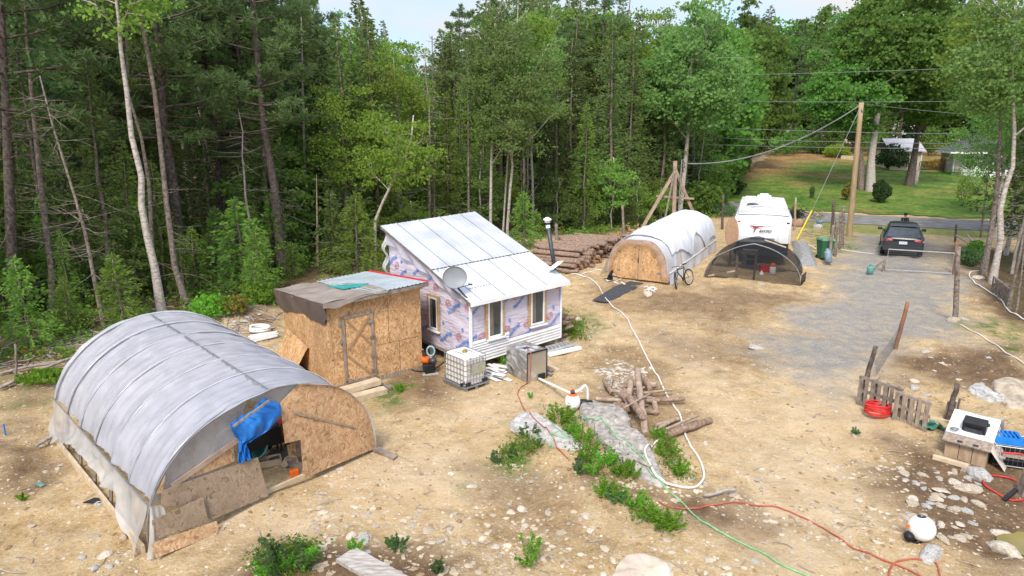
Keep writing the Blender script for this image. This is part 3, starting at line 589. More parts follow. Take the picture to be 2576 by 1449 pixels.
# right hand wood edge
special('birch_tree', [(2496, 712), (2506, 660), (2518, 600), (2516, 530), (2530, 470), (2548, 420), (2552, 330), (2546, 200), (2556, 60), (2560, -120)], 'thick crooked grey trunk at the right edge by the tilted pallet', broadleaf, R=3.0, r0=.16, bare=.6, key='birch', barkm=bark_pale, clumps=120, per=54, forks=7)
special('birch_tree', [(2472, 690), (2490, 600), (2505, 500), (2512, 420), (2518, 300), (2500, 150), (2490, 0)], 'straight brown trunk left of the crooked grey one at the right edge', broadleaf, R=2.8, r0=.14, bare=.62, key='maple', clumps=90, per=50, forks=6)
special('spruce_tree', [(2466, 598), (2476, 520), (2484, 450), (2490, 380)], 'thin half-bare spruce beside the gate post', conifer, R=1.0, r0=.05, bare=.3, full=False, gap=.4, twigs=30)
b, pts = path_px([(2536, 775), (2552, 700), (2566, 640), (2580, 560), (2600, 400)]); place('snag_tree', [snag(pts, .075, 14, 1.0, bark)], b, 'pale slanting pole tree right of the tilted pallet', rz=0)
b, pts = path_px([(2556, 790), (2566, 720), (2574, 650), (2586, 560)]); place('snag_tree', [snag(pts, .045, 14, .8, bark)], b, 'thin stem with a yellow mark at the right picture edge', rz=0)
# ---- protos for the wood
def wob(h): return straight(h, random.uniform(0, .03), .07)
PR = dict(spruce=[conifer(wob(14), 2.5, .16, .06, .27, 1.05), conifer(wob(14), 2.1, .15, .14, .27, 1.0), conifer(wob(14), 2.9, .18, .04, .28, 1.1), conifer(wob(14), 1.8, .13, .28, .28, 1.0, twigs=50)],
          fir=[conifer(wob(10), 2.0, .11, .05, .25, 1.1, 'fir'), conifer(wob(10), 1.6, .10, .14, .26, 1.0, 'fir', twigs=30)],
          pine=[white_pine(wob(18), 3.9, .22, .42), white_pine(wob(18), 3.2, .2, .5), white_pine(wob(18), 4.3, .24, .35)],
          maple=[broadleaf(wob(12), 2.6, .11, .38, 'maple', None, 120, 52, forks=8), broadleaf(wob(12), 2.2, .10, .45, 'maple', bark_pale, 95, 52, forks=7), broadleaf(wob(12), 3.0, .13, .33, 'birch', bark_pale, 140, 52, forks=9)],
          snag=[(snag(wob(11), .085, 55, 1.5, bark_dead),), (snag(wob(11), .07, 45, 1.2, bark),), (snag(wob(9), .09, 40, 1.7, bark_dead),)],
          young=[conifer(straight(3, .03, .03), 1.0, .035, .04, .14, 2.2, 'fir', twigs=3, leafL=.075), conifer(straight(3, .03, .03), .8, .03, .04, .14, 2.2, 'spruce', twigs=3, leafL=.07), conifer(straight(3, .03, .03), 1.25, .035, .03, .15, 2.2, 'fir', twigs=3, leafL=.08)],
          sapling=[broadleaf(straight(4, .06, .12), 1.25, .035, .12, k_, bark_pale, 46, 34, .07, forks=6) for k_ in ('maple', 'birch', 'fir')],
          far=[broadleaf(wob(14), 4.2, .2, .03, 'far', bark_dark, 300, 46, .19, forks=10), broadleaf(wob(14), 3.6, .2, .05, 'far', bark_dark, 260, 46, .18, forks=9)])
def skyline(u):
    """how high the wood reaches over each part of the clearing (picture rows, lower is taller)"""
    k = [(-400, -120), (780, -90), (850, 30), (900, 14), (955, -5), (1000, 70), (1030, 130), (1105, 118), (1130, 60), (1165, 0), (1250, -30), (1420, -20), (1460, -30), (1560, -20), (1590, 30), (1650, 25), (1700, 30), (1760, 20), (1800, -5), (1850, 40), (1900, 0), (1960, 10), (2010, -20), (2150, -30), (2480, 0), (2520, -40), (3400, -80)]
    for (a, b_), (c, d) in zip(k, k[1:]):
        if a <= u <= c: return b_ + (d - b_) * (u - a) / (c - a)
    return -60
random.seed(31); taken = []
def free(x, y, r):
    for a, b_, c in taken:
        if (a - x) ** 2 + (b_ - y) ** 2 < (r + c) ** 2 / 4: return False
    return True
NMS = dict(spruce='spruce_tree', fir='fir_tree', pine='white_pine', maple='maple_tree', snag='dead_tree', far='shade_tree', young='young_fir', sapling='sapling_tree')
BASEH = dict(spruce=14, fir=10, pine=18, maple=12, snag=10, far=14, young=3, sapling=4)
DESC = dict(spruce='dark spruce', fir='bright green fir', pine='tall white pine', maple='light green maple', snag='bare dead tree', far='leafy dark shade tree', young='small bushy young fir', sapling='leafy low sapling')
def where(u, x, y):
    if y > 62 and x > 22: return 'at the back of the lawn across the road'
    if u < 560: return 'in the wood behind the grey greenhouse'
    if u < 960: return 'in the wood behind the plywood shed'
    if u < 1350: return 'in the wood behind the silver roofed cabin'
    if u < 1640: return 'in the wood behind the log stack'
    if u < 2300: return 'in the wood beyond the timber mast and lawn'
    return 'in the wood right of the driveway gate'
def plant(kind, x, y, h=None, idx=None):
    z = Tz(x, y); u, v = proj(x, y, z)
    if h is None:
        lo = {'spruce': 9, 'fir': 7, 'pine': 15, 'maple': 8, 'snag': 7, 'far': 11, 'young': 1.6, 'sapling': 2.4}[kind]; h = random.uniform(lo, lo * (1.5 if kind != 'young' else 2) * (1.5 if kind == 'sapling' else 1))
    vt = skyline(u) + random.uniform(-10, 60)
    tops = [k for k in np.arange(2, 32, .5) if proj(x, y, z + k)[1] > vt]
    if kind not in ('young', 'sapling') and tops: h = min(h, max(tops)) if vt > -5 else max(h * .9, min(h, max(tops)))
    if kind in ('spruce', 'pine', 'far', 'maple') and tops and random.random() < .75: h = max(h, min(21 if kind != 'maple' else 15, max(tops) * random.uniform(.88, 1.03)))
    me = PR[kind][random.randrange(len(PR[kind])) if idx is None else idx]; s = h / BASEH[kind]
    w = where(u, x, y); e = place(NMS[kind], me, (x, y, z - .03), DESC[kind] + ' ' + w, DESC[kind] + ' trees ' + w, (s * random.uniform(.85, 1.2),) * 2 + (s,)); taken.append((x, y, 0)); return e
for o_ in list(COL.objects):
    if o_.get('category') == 'tree': taken.append((o_.location.x, o_.location.y, 1.0))
SP = [(proj(a, b_, Tz(a, b_))[0], b_) for a, b_, c in taken if b_ < 58]
def scatter(n, kinds, dmin, dmax, sep, region=None, tries=6000):
    c = 0
    for _ in range(tries):
        if c >= n: break
        if region:
            x, y = random.uniform(region[0], region[1]), random.uniform(region[2], region[3])
            if sdist(np.array([x]), np.array([y]), LAWNP)[0] > -.5: continue
            if sdist(np.array([x]), np.array([y]), FOREST)[0] < dmin: continue
        else:
            x, y = random.uniform(-46, 30), random.uniform(14, 80); d = sdist(np.array([x]), np.array([y]), FOREST)[0]
            if d < dmin or d > dmax: continue
        u, v = proj(x, y, Tz(x, y))
        if u < -260 or u > 2850 or not free(x, y, sep) or any(y < b_ and abs(u - a) < 42 for a, b_ in SP): continue
        w_ = {a: b_ for a, b_ in kinds}
        if 'maple' in w_ and 'spruce' in w_: w_['maple'] *= (.4 if sdist(np.array([x]), np.array([y]), FOREST)[0] > 6 else .02) if u < 560 else (.6 if u < 900 else (1.0 if u < 1420 else .04)); w_['spruce'] *= 1.5 if u < 960 or u > 1430 else 1; w_['pine'] = w_.get('pine', 0) * (1.8 if u < 760 else 1)
        if 'sapling' in w_ and u < 480: w_['sapling'] = .15
        k = random.choices(list(w_), list(w_.values()))[0]
        plant(k, x, y); taken[-1] = (x, y, sep); c += 1
scatter(36, [('snag', 2.4), ('spruce', 4), ('maple', 3.5), ('fir', 2)], 1.0, 4.5, 1.7)
scatter(66, [('spruce', 5), ('maple', 4), ('fir', 2), ('pine', 1.2), ('snag', 1.5)], 4, 12, 2.0)
scatter(80, [('spruce', 5), ('maple', 3), ('pine', 2.2), ('fir', 1)], 11, 30, 2.8)
# named accents of the tree line
for k, u, v, h, i in (('spruce', 960, 640, None, 2), ('spruce', 1500, 545, None, 2), ('spruce', 1560, 540, None, 0), ('fir', 905, 640, 15, 0), ('maple', 1010, 640, 10.5, 0), ('maple', 880, 655, 9.5, 0), ('spruce', 1140, 560, 13, 2), ('spruce', 1650, 530, None, 3), ('spruce', 1460, 540, None, 2), ('spruce', 1530, 520, None, 0), ('spruce', 930, 620, None, 0), ('pine', 640, 660, None, 2), ('pine', 330, 700, None, 0), ('pine', 80, 760, None, 1), ('spruce', 450, 690, None, 1), ('pine', 820, 620, 17, 1), ('pine', 1640, 470, None, 0)):
    p = G(u, v); plant(k, p.x, p.y, h, i)
for u in list(range(-60, 850, 38)) + list(range(1165, 1720, 38)):   # the tall rear of the wood
    y = random.uniform(50, 66); q = AtY(u + jit(14), 344, y); z_ = AtY(u, skyline(u) + random.uniform(-45, 30), y).z - Tz(q.x, y); plant(random.choice(('spruce', 'spruce', 'pine', 'maple')), q.x, y, z_)
for u, v in [(random.uniform(-20, 1000), random.uniform(-80, -8)) for _ in range(44)] + [(random.uniform(1280, 1640), random.uniform(-40, 5)) for _ in range(12)]:   # bright firs filling the lower wood
    x_ = np.interp(u, [0, 400, 700, 950, 1300, 1640], [880, 800, 720, 665, 600, 560]); p = G(u, x_ - 25 + v)
    if not any(p.y < b_ and abs(u - a) < 42 for a, b_ in SP): plant(random.choice(('fir', 'fir', 'fir', 'sapling') if u > 600 else ('fir', 'fir', 'fir')), p.x, p.y, random.uniform(4, 7.5) if random.random() < .75 else 3.4)
# the back of the lawn, left and behind
for k, u, v, i in (('far', 1800, 470, 0), ('far', 1835, 450, 1), ('far', 1790, 500, 1), ('far', 1880, 425, 0), ('pine', 1850, 395, 0), ('pine', 1915, 378, 2), ('spruce', 1900, 372, 2), ('pine', 1985, 372, 0), ('far', 1960, 366, 1), ('far', 2020, 368, 0),
                   ('spruce', 2060, 372, 2), ('far', 2095, 370, 0), ('pine', 2090, 366, 0), ('far', 2150, 372, 1), ('far', 2230, 380, 0), ('far', 2300, 385, 1), ('far', 2370, 378, 0), ('pine', 2440, 380, 1), ('far', 2520, 385, 1), ('pine', 2330, 366, 2), ('far', 2460, 366, 0), ('far', 2570, 400, 0), ('spruce', 2200, 366, 2), ('pine', 2260, 364, 0), ('far', 2630, 395, 1)):
    p = G(u, v); plant(k, p.x, p.y, random.uniform(18, 23), i)
for k, u, v, h, i in (('maple', 2530, 640, 11, 2), ('maple', 2600, 600, 12, 2), ('spruce', 2560, 660, 11, 1), ('maple', 2570, 560, 12, 0), ('spruce', 2610, 700, 12, 3), ('fir', 2560, 600, 9, 1), ('maple', 2500, 600, 11, 2), ('snag', 2545, 690, 9, 0), ('snag', 2575, 640, 9, 1), ('maple', 2680, 720, 11, 0)):
    p = G(u, v); plant(k, p.x, p.y, h, i)
# young firs along the edge
for u, v in ((580, 745), (620, 735), (660, 745), (540, 720), (700, 690), (470, 690), (500, 745), (250, 735), (60, 770), (170, 770), (330, 740), (740, 700), (600, 660), (660, 640), (840, 690), (890, 650), (1320, 625), (1395, 560), (1440, 575), (1470, 560), (1350, 600), (1500, 575), (1010, 640), (1530, 560), (5, 800), (100, 700), (430, 650), (760, 660), (820, 640), (1600, 545), (1640, 540), (900, 700), (300, 690), (20, 690), (560, 690), (640, 690)):
    p = G(u, v); plant('young', p.x, p.y, random.uniform(1.5, 4.2))
scatter(170, [('young', 1.3), ('sapling', .9)], .3, 10, 1.0)
# far off wood that reads as one mass
lv = Leaves()
for k in range(620):
    x = random.uniform(-90, 170); y = 112 + random.uniform(0, 26) + max(0, -x) * .05
    if x > 40: y = max(y, 121)
    z = Tz(x, y); u, _ = proj(x, y, z); hh = random.uniform(.3, 13)
    m = 60; C = np.array([x, y, z + hh]) + rn.normal(size=(m, 3)) * np.array([2.2, 1.8, 1.5]); A = rn.normal(size=(m, 3)); wl = rn.uniform(.35, .7, m); lv.put(C, unit(A) * wl[:, None], wl * .6)
fw = link_mesh('far_woods', lv.mesh('far_woods', leaf_mat('far_wood_leaves', (.03, .075, .03), (.06, .11, .045), .3))); tag(fw, kind='stuff')
# undergrowth on the floor of the wood
lv = Leaves(); lv2 = Leaves()
for k in range(4200):
    x = random.uniform(-26, 18); y = random.uniform(16, 64); d = sdist(np.array([x]), np.array([y]), FOREST)[0]
    if d < -.9 or d > 18 or float(vnoise(x * .5, y * .5)) < -.18: continue
    z = Tz(x, y); s = random.uniform(.15, .4); m = 22; tgt = lv2 if random.random() < .28 else lv
    C = np.array([x, y, z + s * .7]) + rn.normal(size=(m, 3)) * np.array([s, s, s * .45]); A = rn.normal(size=(m, 3)); A[:, 2] *= .5; wl = rn.uniform(.06, .13, m); tgt.put(C, unit(A) * wl[:, None], wl * .5)
tag(link_mesh('undergrowth', lv.mesh('undergrowth', LF['fir'])), kind='stuff'); tag(link_mesh('yellowing_undergrowth', lv2.mesh('yellowing_undergrowth', LF['dry'])), kind='stuff')
# ------------------------------------------------------------------ helpers for flat facades
def panel(pl, px, t, m, name, parent, off=0.0):
    """a sheet cut to an outline on a wall plane; t is its thickness outwards"""
    return MB().prism([pl.px(u, v, off) for u, v in px], pl.n * t).build(name, m, parent)
def board(pl, a, b, w, t, off=0.0):
    (s0, z0), (s1, z1) = pl.sz(*a), pl.sz(*b)
    return MB().bar(pl.pt(s0, z0, off + t / 2), pl.pt(s1, z1, off + t / 2), w, t, up=pl.n)
def text_faces(body, size, bold=.0, shear=0):
    c = bpy.data.curves.new('lettering', 'FONT'); c.body = body; c.size = size; c.offset = bold; c.shear = shear; c.align_x = 'CENTER'; c.align_y = 'CENTER'; c.resolution_u = 3
    o = bpy.data.objects.new('lettering', c); COL.objects.link(o); bpy.context.view_layer.update()
    me = bpy.data.meshes.new_from_object(o.evaluated_get(bpy.context.evaluated_depsgraph_get()))
    vs = [Vector(v.co) for v in me.vertices]; fs = [tuple(p.vertices) for p in me.polygons]
    bpy.data.objects.remove(o); bpy.data.meshes.remove(me); return vs, fs
def write(mb, pl, s, z, body, size, ang=0, off=.004, bold=0, sx=1, flip=1, shear=0):
    vs, fs = text_faces(body, size, bold, shear); ca, sa = cos(ang), sin(ang)
    mb.add([pl.pt(s + flip * (v.x * sx * ca - v.y * sa), z + v.x * sx * sa + v.y * ca, off) for v in vs], fs)
def ring(mb, pl, s, z, rx, rz_, w, ang=0, off=.004, n=28, flip=1):
    vs = []
    for k in range(n):
        a = 2 * pi * k / n
        for q in (1, 1 - w):
            x, y = rx * q * cos(a), rz_ * q * sin(a); vs.append(pl.pt(s + flip * (x * cos(ang) - y * sin(ang)), z + x * sin(ang) + y * cos(ang), off))
    mb.add(vs, [(2 * k, 2 * ((k + 1) % n), 2 * ((k + 1) % n) + 1, 2 * k + 1) for k in range(n)])

# ------------------------------------------------------------------ grey greenhouse
F = G(372, 1390); R = G(945, 1133); Bk = G(139, 1096); V = Bk - F; V.z = 0
gz = F.z; PL = Plane(F, R); gw = PL.w; glen = V.length; vd = V / glen
cx = F + PL.d * gw / 2 + V / 2
gh = thing('greenhouse', (cx.x, cx.y, gz), 'large tunnel greenhouse under translucent grey plastic with a plywood end', 'greenhouse')
AP = 2.33
def arch(th, k=1.0, rise=0.0):
    """th 0 at the left foot, pi at the right foot; returns distance along the end and height"""
    return gw / 2 * (1 - cos(th) * k), (AP + rise) * max(0, sin(th)) ** .80 * k
def arch3(th, t, k=1.0, zz=0.0):
    s, z = arch(th, k, .30 * t); return Vector((F.x, F.y, gz + z + zz)) + PL.d * s + V * t
NH = 7; TH0 = .295
cover_m = sheet_mat('greenhouse_film', (.52, .525, .58), (.42, .425, .475), .92, .35, .45, 2.5, (1, 1, 1), .3)
skirt_m = sheet_mat('milky_film', (.72, .71, .69), (.58, .57, .56), .66, .4, .3, 3, None, .5)
clear_m = sheet_mat('clear_film', (.50, .50, .52), (.40, .40, .42), .45, .3, .25, 3, None, .4)
def cov(a, t):
    th = TH0 + (pi - .01 - TH0) * a; ph = (t * (NH - 1)) % 1.0
    sag = (.05 + .04 * (th < 1.2)) * sin(pi * ph) ** .6 * (.25 + .75 * abs(cos(th))) ; wr = (.020 * float(vnoise(a * 10 + 4 * t, t * 62)) + .012 * float(vnoise(a * 26 + t * 40, t * 140 + 3))) / .3
    return arch3(th, -.012 + t * 1.03, 1.0 - sag * .55 + wr * .3, -.02 * sin(pi * ph) * sin(th))
MB().grid(cov, 110, 190).build('cover', cover_m, gh, smooth=True)
for i in range(NH):
    t = i / (NH - 1); mb = MB().tube([arch3(TH0 * .02 + (pi - .02) * k / 36, t, .992) for k in range(37)], .019 if i else .018, 6); mb.build('hoop', grey_metal, gh, smooth=True)
MB().tube([arch3(pi / 2, k / 12, .985) for k in range(13)], .04, 6).build('ridge_pole', grey_metal, gh)
mb = MB()
for i in range(NH - 1):
    mb.tube([arch3(.85 + 1.75 * k / 36, (i + 1) / (NH - 1), 1.004) for k in range(37)], .005, 4)
mb.build('tie_rope', white_plastic, gh)
railz = arch3(TH0, 0).z
MB().tube([arch3(TH0, k / 10, 1.003) for k in range(11)], .016, 6).build('side_rail', grey_metal, gh)
def skirt(a, t):
    # the loose plastic below the rail, gathered up between the posts
    top = arch3(TH0, t, 1.0); k = t * 3.05; ph = k % 1.0
    prof = [(0, 1.0), (.03, 1.0), (.10, .97), (.16, .55), (.24, .33), (.31, .36), (.36, .52), (.42, .30), (.56, .26), (.70, .34), (.76, .60), (.80, .74), (.84, .62), (.92, .92), (1, .98)]
    for (a0, b0), (a1, b1) in zip(prof, prof[1:]):
        if a0 <= t <= a1: d = b0 + (b1 - b0) * (t - a0) / (a1 - a0)
    foot = arch3(0, t, 1.0); out = -PL.d * (.14 * a + .30 * a * float(vnoise(t * 13, a * 1.5)) + .10 * float(vnoise(t * 40, a * 3)))
    q = top.lerp(Vector((foot.x, foot.y, gz + .02)), a * d); return q + out * a ** .6 - PL.d * .02
MB().grid(skirt, 14, 120).build('side_skirt', skirt_m, gh, smooth=True)
def corner(a, t):
    top = PL.pt(.12 + .22 * t, railz - .06 * t, .03); bot = PL.pt(-.1 + .42 * t, gz + .02, .22 - .12 * t + .1 * sin(t * 9)); q = top.lerp(bot, a)
    return q + PL.n * (.10 * sin(a * pi) * (1 + sin(t * 14)) * .5)
MB().grid(corner, 10, 14).build('corner_flap', skirt_m, gh, smooth=True)
mb = MB(); a0 = F - PL.d * .06 + Vector((0, 0, .06)); mb.bar(a0, a0 + V, .05, .22); mb.build('base_board', wood_pale, gh)
for i in range(1, NH - 1):
    t = i / (NH - 1); p = arch3(0, t); MB().bar((p.x, p.y, gz - .1), arch3(TH0, t, .99), .05, .05).build('side_post', wood_old, gh)
# end wall: studs, film, plywood
for u0, v0, u1, v1 in ((490, 1195, 486, 1112), (548, 1165, 545, 1065), (605, 1130, 600, 1035), (706, 1010, 703, 985), (745, 1005, 742, 985), (452, 1205, 450, 1150)):
    board(PL, (u0, v0), (u1, v1), .09, .03, -.05).build('stud', wood, gh)
th = [TH0 + (pi - TH0 - .12) * k / 30 for k in range(31)]
archpts = [PL.pt(*arch(t_, .985), -.015) + Vector((0, 0, gz)) for t_ in th]
film = MB().prism([PL.px(395, 1262, -.015)] + archpts[:13] + [PL.px(600, 1090, -.015), PL.px(545, 1180, -.015)], PL.n * .004); film.build('end_film', clear_m, gh)
MB().prism(archpts[12:26] + [PL.px(770, 1010, -.015), PL.px(702, 1020, -.015), PL.px(640, 1010, -.015)], PL.n * .004).build('end_film', clear_m, gh)
panel(PL, [(466, 1205), (470, 1190), (585, 1105), (590, 1160), (500, 1195)], .012, osb_pale, 'end_panel', gh, .0)
right = [PL.pt(*arch(t_, .995), .012) + Vector((0, 0, gz)) for t_ in th if arch(t_)[0] > PL.sz(706, 1010)[0]]
rp_ = [PL.px(703, 1013, .012)] + right[1:] + [PL.px(944, 1126, .012), PL.px(762, 1203, .012), PL.px(755, 1105, .012), PL.px(716, 1115, .012)]
MB().prism(rp_, PL.n * .014).build('end_panel', osb_pale, gh)
board(PL, (735, 1038), (894, 1075), .035, .025, .027).build('batten', wood_old, gh)
board(PL, (430, 1222), (640, 1075), .10, .02, .02).build('batten', wood_red, gh)
board(PL, (665, 1240), (765, 1196), .09, .05, -.02).build('sill_board', wood_pale, gh)
panel(PL, [(585, 1065), (595, 1110), (560, 1135), (520, 1150), (545, 1090)], .006, clear_m, 'end_film', gh, .02)
# leaning sheets in front of the end
def leaning(name, px, label, m, off0, off1, t=.014, cat='plywood sheet'):
    zs = [PL.sz(u, v) for u, v in px]; z0, z1 = min(z for _, z in zs), max(z for _, z in zs)
    pts = [PL.pt(s, z, off0 + (off1 - off0) * (z - z0) / (z1 - z0)) for s, z in zs]; c = sum(pts, Vector()) / len(pts)
    e = MB().prism(pts, PL.n * t).build(name, m, None, org=(c.x, c.y, min(p.z for p in pts))); return tag(e, label, cat)
leaning('plywood_sheet', [(402, 1232), (644, 1148), (664, 1240), (520, 1300), (505, 1258), (400, 1270)], 'large weathered grey brown plywood sheet leaning on the greenhouse end', osb_old, .16, .05)
leaning('plywood_sheet', [(372, 1300), (500, 1243), (508, 1300), (372, 1345)], 'small brown plywood sheet leaning at the near greenhouse corner', osb_old, .24, .16)
leaning('plywood_sheet', [(363, 1352), (525, 1296), (528, 1315), (520, 1325), (372, 1383)], 'low orange toned plywood strip along the foot of the greenhouse end', osb_pale, .36, .27)
leaning('plywood_sheet', [(388, 1240), (412, 1192), (408, 1235)], 'narrow plywood scrap standing at the greenhouse corner', osb_pale, .05, .05)
def plank(name, a, b, w, t, label, m, za=0, zb=0, cat='plank'):
    p, q = G(*a, za + t / 2), G(*b, zb + t / 2); c = (p + q) / 2
    return tag(MB().bar(p, q, w, t).build(name, m, None, org=(c.x, c.y, min(p.z, q.z) - t / 2)), label, cat)
plank('plank', (388, 1390), (515, 1328), .13, .04, 'wide brown plank lying before the greenhouse end', wood, .02, .02)
plank('plank', (944, 1128), (995, 1152), .16, .05, 'grey plank sticking out of the right greenhouse foot', wood_grey, .05, .01)
# blue tarpaulin in the doorway
def z5(u, v): return ((640 + u / 4.14) / 1.1925, (1130 + v / 4.14) / 1.1925)
rowL = [(160, 560), (172, 590), (185, 640), (230, 720), (300, 775), (285, 850), (265, 930), (262, 1000), (272, 1060)]
rowR = [(610, 243), (800, 330), (808, 440), (700, 600), (390, 800), (392, 860), (405, 910), (425, 960), (440, 1000)]
def tarp(a, t):
    k = a * (len(rowL) - 1) * .9999; i = int(k); f_ = k - i
    l = [rowL[i][j] * (1 - f_) + rowL[i + 1][j] * f_ for j in (0, 1)]; r = [rowR[i][j] * (1 - f_) + rowR[i + 1][j] * f_ for j in (0, 1)]
    u = l[0] * (1 - t) + r[0] * t; v = l[1] * (1 - t) + r[1] * t + 34 * sin(pi * t) * (1 if a < .5 else .2)
    o_ = .10 + .03 * sin(t * 13 + a * 9) + .02 * sin(t * 31 - a * 15) + .12 * sin(pi * min(1, a * 2)) * sin(pi * t); return PL.px(*z5(u, v), o_)
tm = sheet_mat('blue_tarp_cloth', (.015, .20, .62), (.01, .13, .47), 1.0, .12, .35, 3, None, .5)
bt = MB().grid(tarp, 46, 40).build('blue_tarp', tm, None, smooth=True, org=tuple(PL.px(*z5(350, 1000)))); tag(bt, 'bright blue tarp tied back in the greenhouse doorway', 'tarp')
bd = board(PL, z5(165, 575), z5(615, 255), .045, .02, .24).build('batten', wood_old, bt)
# things inside the greenhouse
def inside(u, v, dn): return PL.px(u, v) * 0 + G(u, v)
p = G(*z5(480, 1010)); e = thing('storage_tub', p, 'pale green plastic tub tipped behind the leaning plywood', 'tub'); M = Matrix.Rotation(radians(38), 3, 'X') @ Matrix.Rotation(radians(20), 3, 'Y')
MB().lathe([(.22, 0), (.30, .42), (.33, .44), (.31, .44), (.29, .42), (.2, .03)], 18, p + Vector((0, 0, .1)), M).build('tub', teal, e, smooth=True)
p = G(*z5(640, 1010)); p.z = Tz(p.x, p.y); e = thing('barbecue', p, 'black steel barbecue on legs inside the greenhouse door', 'barbecue')
M = Matrix.Rotation(radians(35), 3, 'Z'); MB().box(p + Vector((0, 0, .55)), (.75, .4, .42), M).build('body', black, e, bevel=.01)
MB().lathe([(.30, 0), (.28, .05), (.1, .09), (.02, .09)], 16, p + M @ Vector((.05, 0, .77))).build('lid', dark_metal, e, smooth=True)
for sx in (-1, 1):
    for sy in (-1, 1): MB().bar(p + M @ Vector((.34 * sx, .17 * sy, 0)), p + M @ Vector((.34 * sx, .17 * sy, .4)), .035, .035).build('leg', black, e)
p = G(*z5(700, 1090)); e = thing('planter_tray', p, 'shallow white rimmed wooden tray on the greenhouse floor', 'tray'); M = Matrix.Rotation(radians(25), 3, 'Z')
mb = MB()
for a_, b_ in (((-.24, -.13), (.24, -.13)), ((.24, -.13), (.24, .13)), ((.24, .13), (-.24, .13)), ((-.24, .13), (-.24, -.13))): mb.bar(p + M @ Vector((*a_, .08)), p + M @ Vector((*b_, .08)), .03, .14)
mb.build('rim', wood_pale, e); MB().box(p + Vector((0, 0, .03)), (.46, .25, .03), M).build('base', black, e)
p = G(*z5(815, 880)); e = thing('pressure_washer', p, 'red machine with a white panel on small wheels inside the greenhouse', 'machine'); M = Matrix.Rotation(radians(20), 3, 'Z')
MB().box(p + Vector((0, 0, .42)), (.34, .3, .5), M).build('body', red_p, e, bevel=.03); MB().box(p + M @ Vector((0, -.16, .48)), (.2, .02, .22), M).build('panel', white_paint, e)
for sx in (-1, 1): MB().lathe([(.11, -.03), (.12, 0), (.11, .03)], 14, p + M @ Vector((.2 * sx, 0, .12)), Matrix.Rotation(pi / 2, 3, 'Y')).build('wheel', rubber, e)
MB().tube([p + M @ Vector(q) for q in ((-.15, .15, .6), (-.15, .2, .95), (.15, .2, .95), (.15, .15, .6))], .015, 6).build('handle', black, e)
p = G(*z5(830, 1010)); e = tag(MB().lathe([(.27, 0), (.3, .08), (.28, .12), (.1, .16)], 16, p).build('wash_basin', dark_metal, None, smooth=True, org=p), 'dark round basin lying on the greenhouse floor', 'basin')
for k, (u, v, m_) in enumerate([(950, 1080, wood_old), (1000, 1110, wood_grey), (1050, 1090, wood_old), (920, 1060, wood_pale), (1060, 1170, wood_grey), (990, 1050, osb), (960, 960, osb), (1040, 1020, wood_old), (1085, 1130, wood_old)]):
    p = G(*z5(u, v + 40)); p.z += .10 + (.22 if v < 1060 else 0) + (.2 if v < 1000 else 0); M = Matrix.Rotation(jit(1.2), 3, 'X') @ Matrix.Rotation(jit(1), 3, 'Y') @ Matrix.Rotation(jit(3), 3, 'Z')
    tag(MB().box(p, (.3 + jit(.08), .16, .11), M).build('firewood_piece', m_, None, org=p), 'rough wood block in the heap beside the plywood cut-out', 'firewood', 'wood blocks heaped in the greenhouse')
p = G(*z5(1010, 1240)); e = thing('chainsaw', p, 'small orange chainsaw on the floor by the greenhouse sill', 'chainsaw'); MB().box(p + Vector((0, 0, .09)), (.2, .13, .17), Matrix.Rotation(.6, 3, 'Z')).build('body', orange, e, bevel=.03); MB().bar(p + Vector((.08, .05, .08)), p + Vector((.42, .22, .08)), .02, .08).build('guide_bar', grey_metal, e)
for k in range(9):
    pass
a_ = PL.px(*z5(650, 650)); mb = MB(); 
for k in range(7): mb.bar(a_ - PL.n * .5 + Vector((0, 0, .06 * k - .1)) + PL.n * .02 * k, a_ - PL.n * .5 + PL.d * .95 + Vector((0, 0, .06 * k + .05)), .05, .05)
tag(mb.build('hose_bundle', mat('faded_green', (.26, .34, .22), (.16, .22, .14)), None, org=tuple(a_)), 'bundle of faded green poles behind the blue tarp', 'poles')

# ------------------------------------------------------------------ plywood shed
F = G(834, 985); R = G(1063, 930); F.z = R.z = 0; SZ0 = Tz(F.x, F.y)
PS = Plane(F, R); sw = PS.w; nb = -PS.n; D = 3.9; Bl = F + nb * D; Br = R + nb * D; PW = Plane(Bl, F)
zf, zr, zbl, zbr = PS.sz(825, 768)[1], PS.sz(1056, 718)[1], 2.22, 2.42; zb = PS.sz(832, 975)[1]
cs = (F + R + Bl + Br) / 4; sh = thing('plywood_shed', (cs.x, cs.y, Tz(cs.x, cs.y)), 'small plywood shed with a sloping metal roof and cross braced door', 'shed')
def V3(p, z): return Vector((p.x, p.y, z))
t_ = .02
MB().prism([V3(F, zb), V3(R, zb + .03), V3(R, zr), V3(F, zf)], nb * t_).build('front_wall', osb, sh)
MB().prism([V3(F + nb * t_, zb), V3(Bl, zb), V3(Bl, zbl), V3(F + nb * t_, zf)], PS.d * t_).build('side_wall', osb, sh)
MB().prism([V3(R + nb * t_, zb), V3(Br, zb), V3(Br, zbr), V3(R + nb * t_, zr)], -PS.d * t_).build('side_wall', osb, sh)
MB().prism([V3(Bl + PS.d * t_, zb), V3(Br - PS.d * t_, zb), V3(Br - PS.d * t_, zbr), V3(Bl + PS.d * t_, zbl)], -nb * t_).build('rear_wall', osb, sh)
mb = MB()
for q, w_ in ((0, 0), (D - .1, 0)): mb.bar(V3(F + nb * (q + .03), zb - .07) - PS.n * .0, V3(R + nb * (q + .03), zb - .04), .06, .14)
mb.bar(V3(F + PS.d * .04, zb - .21), V3(Bl + PS.d * .04, zb - .21), .09, .14); mb.bar(V3(R - PS.d * .04, zb - .18), V3(Br - PS.d * .04, zb - .18), .09, .14); mb.build('skid_frame', wood_old, sh)
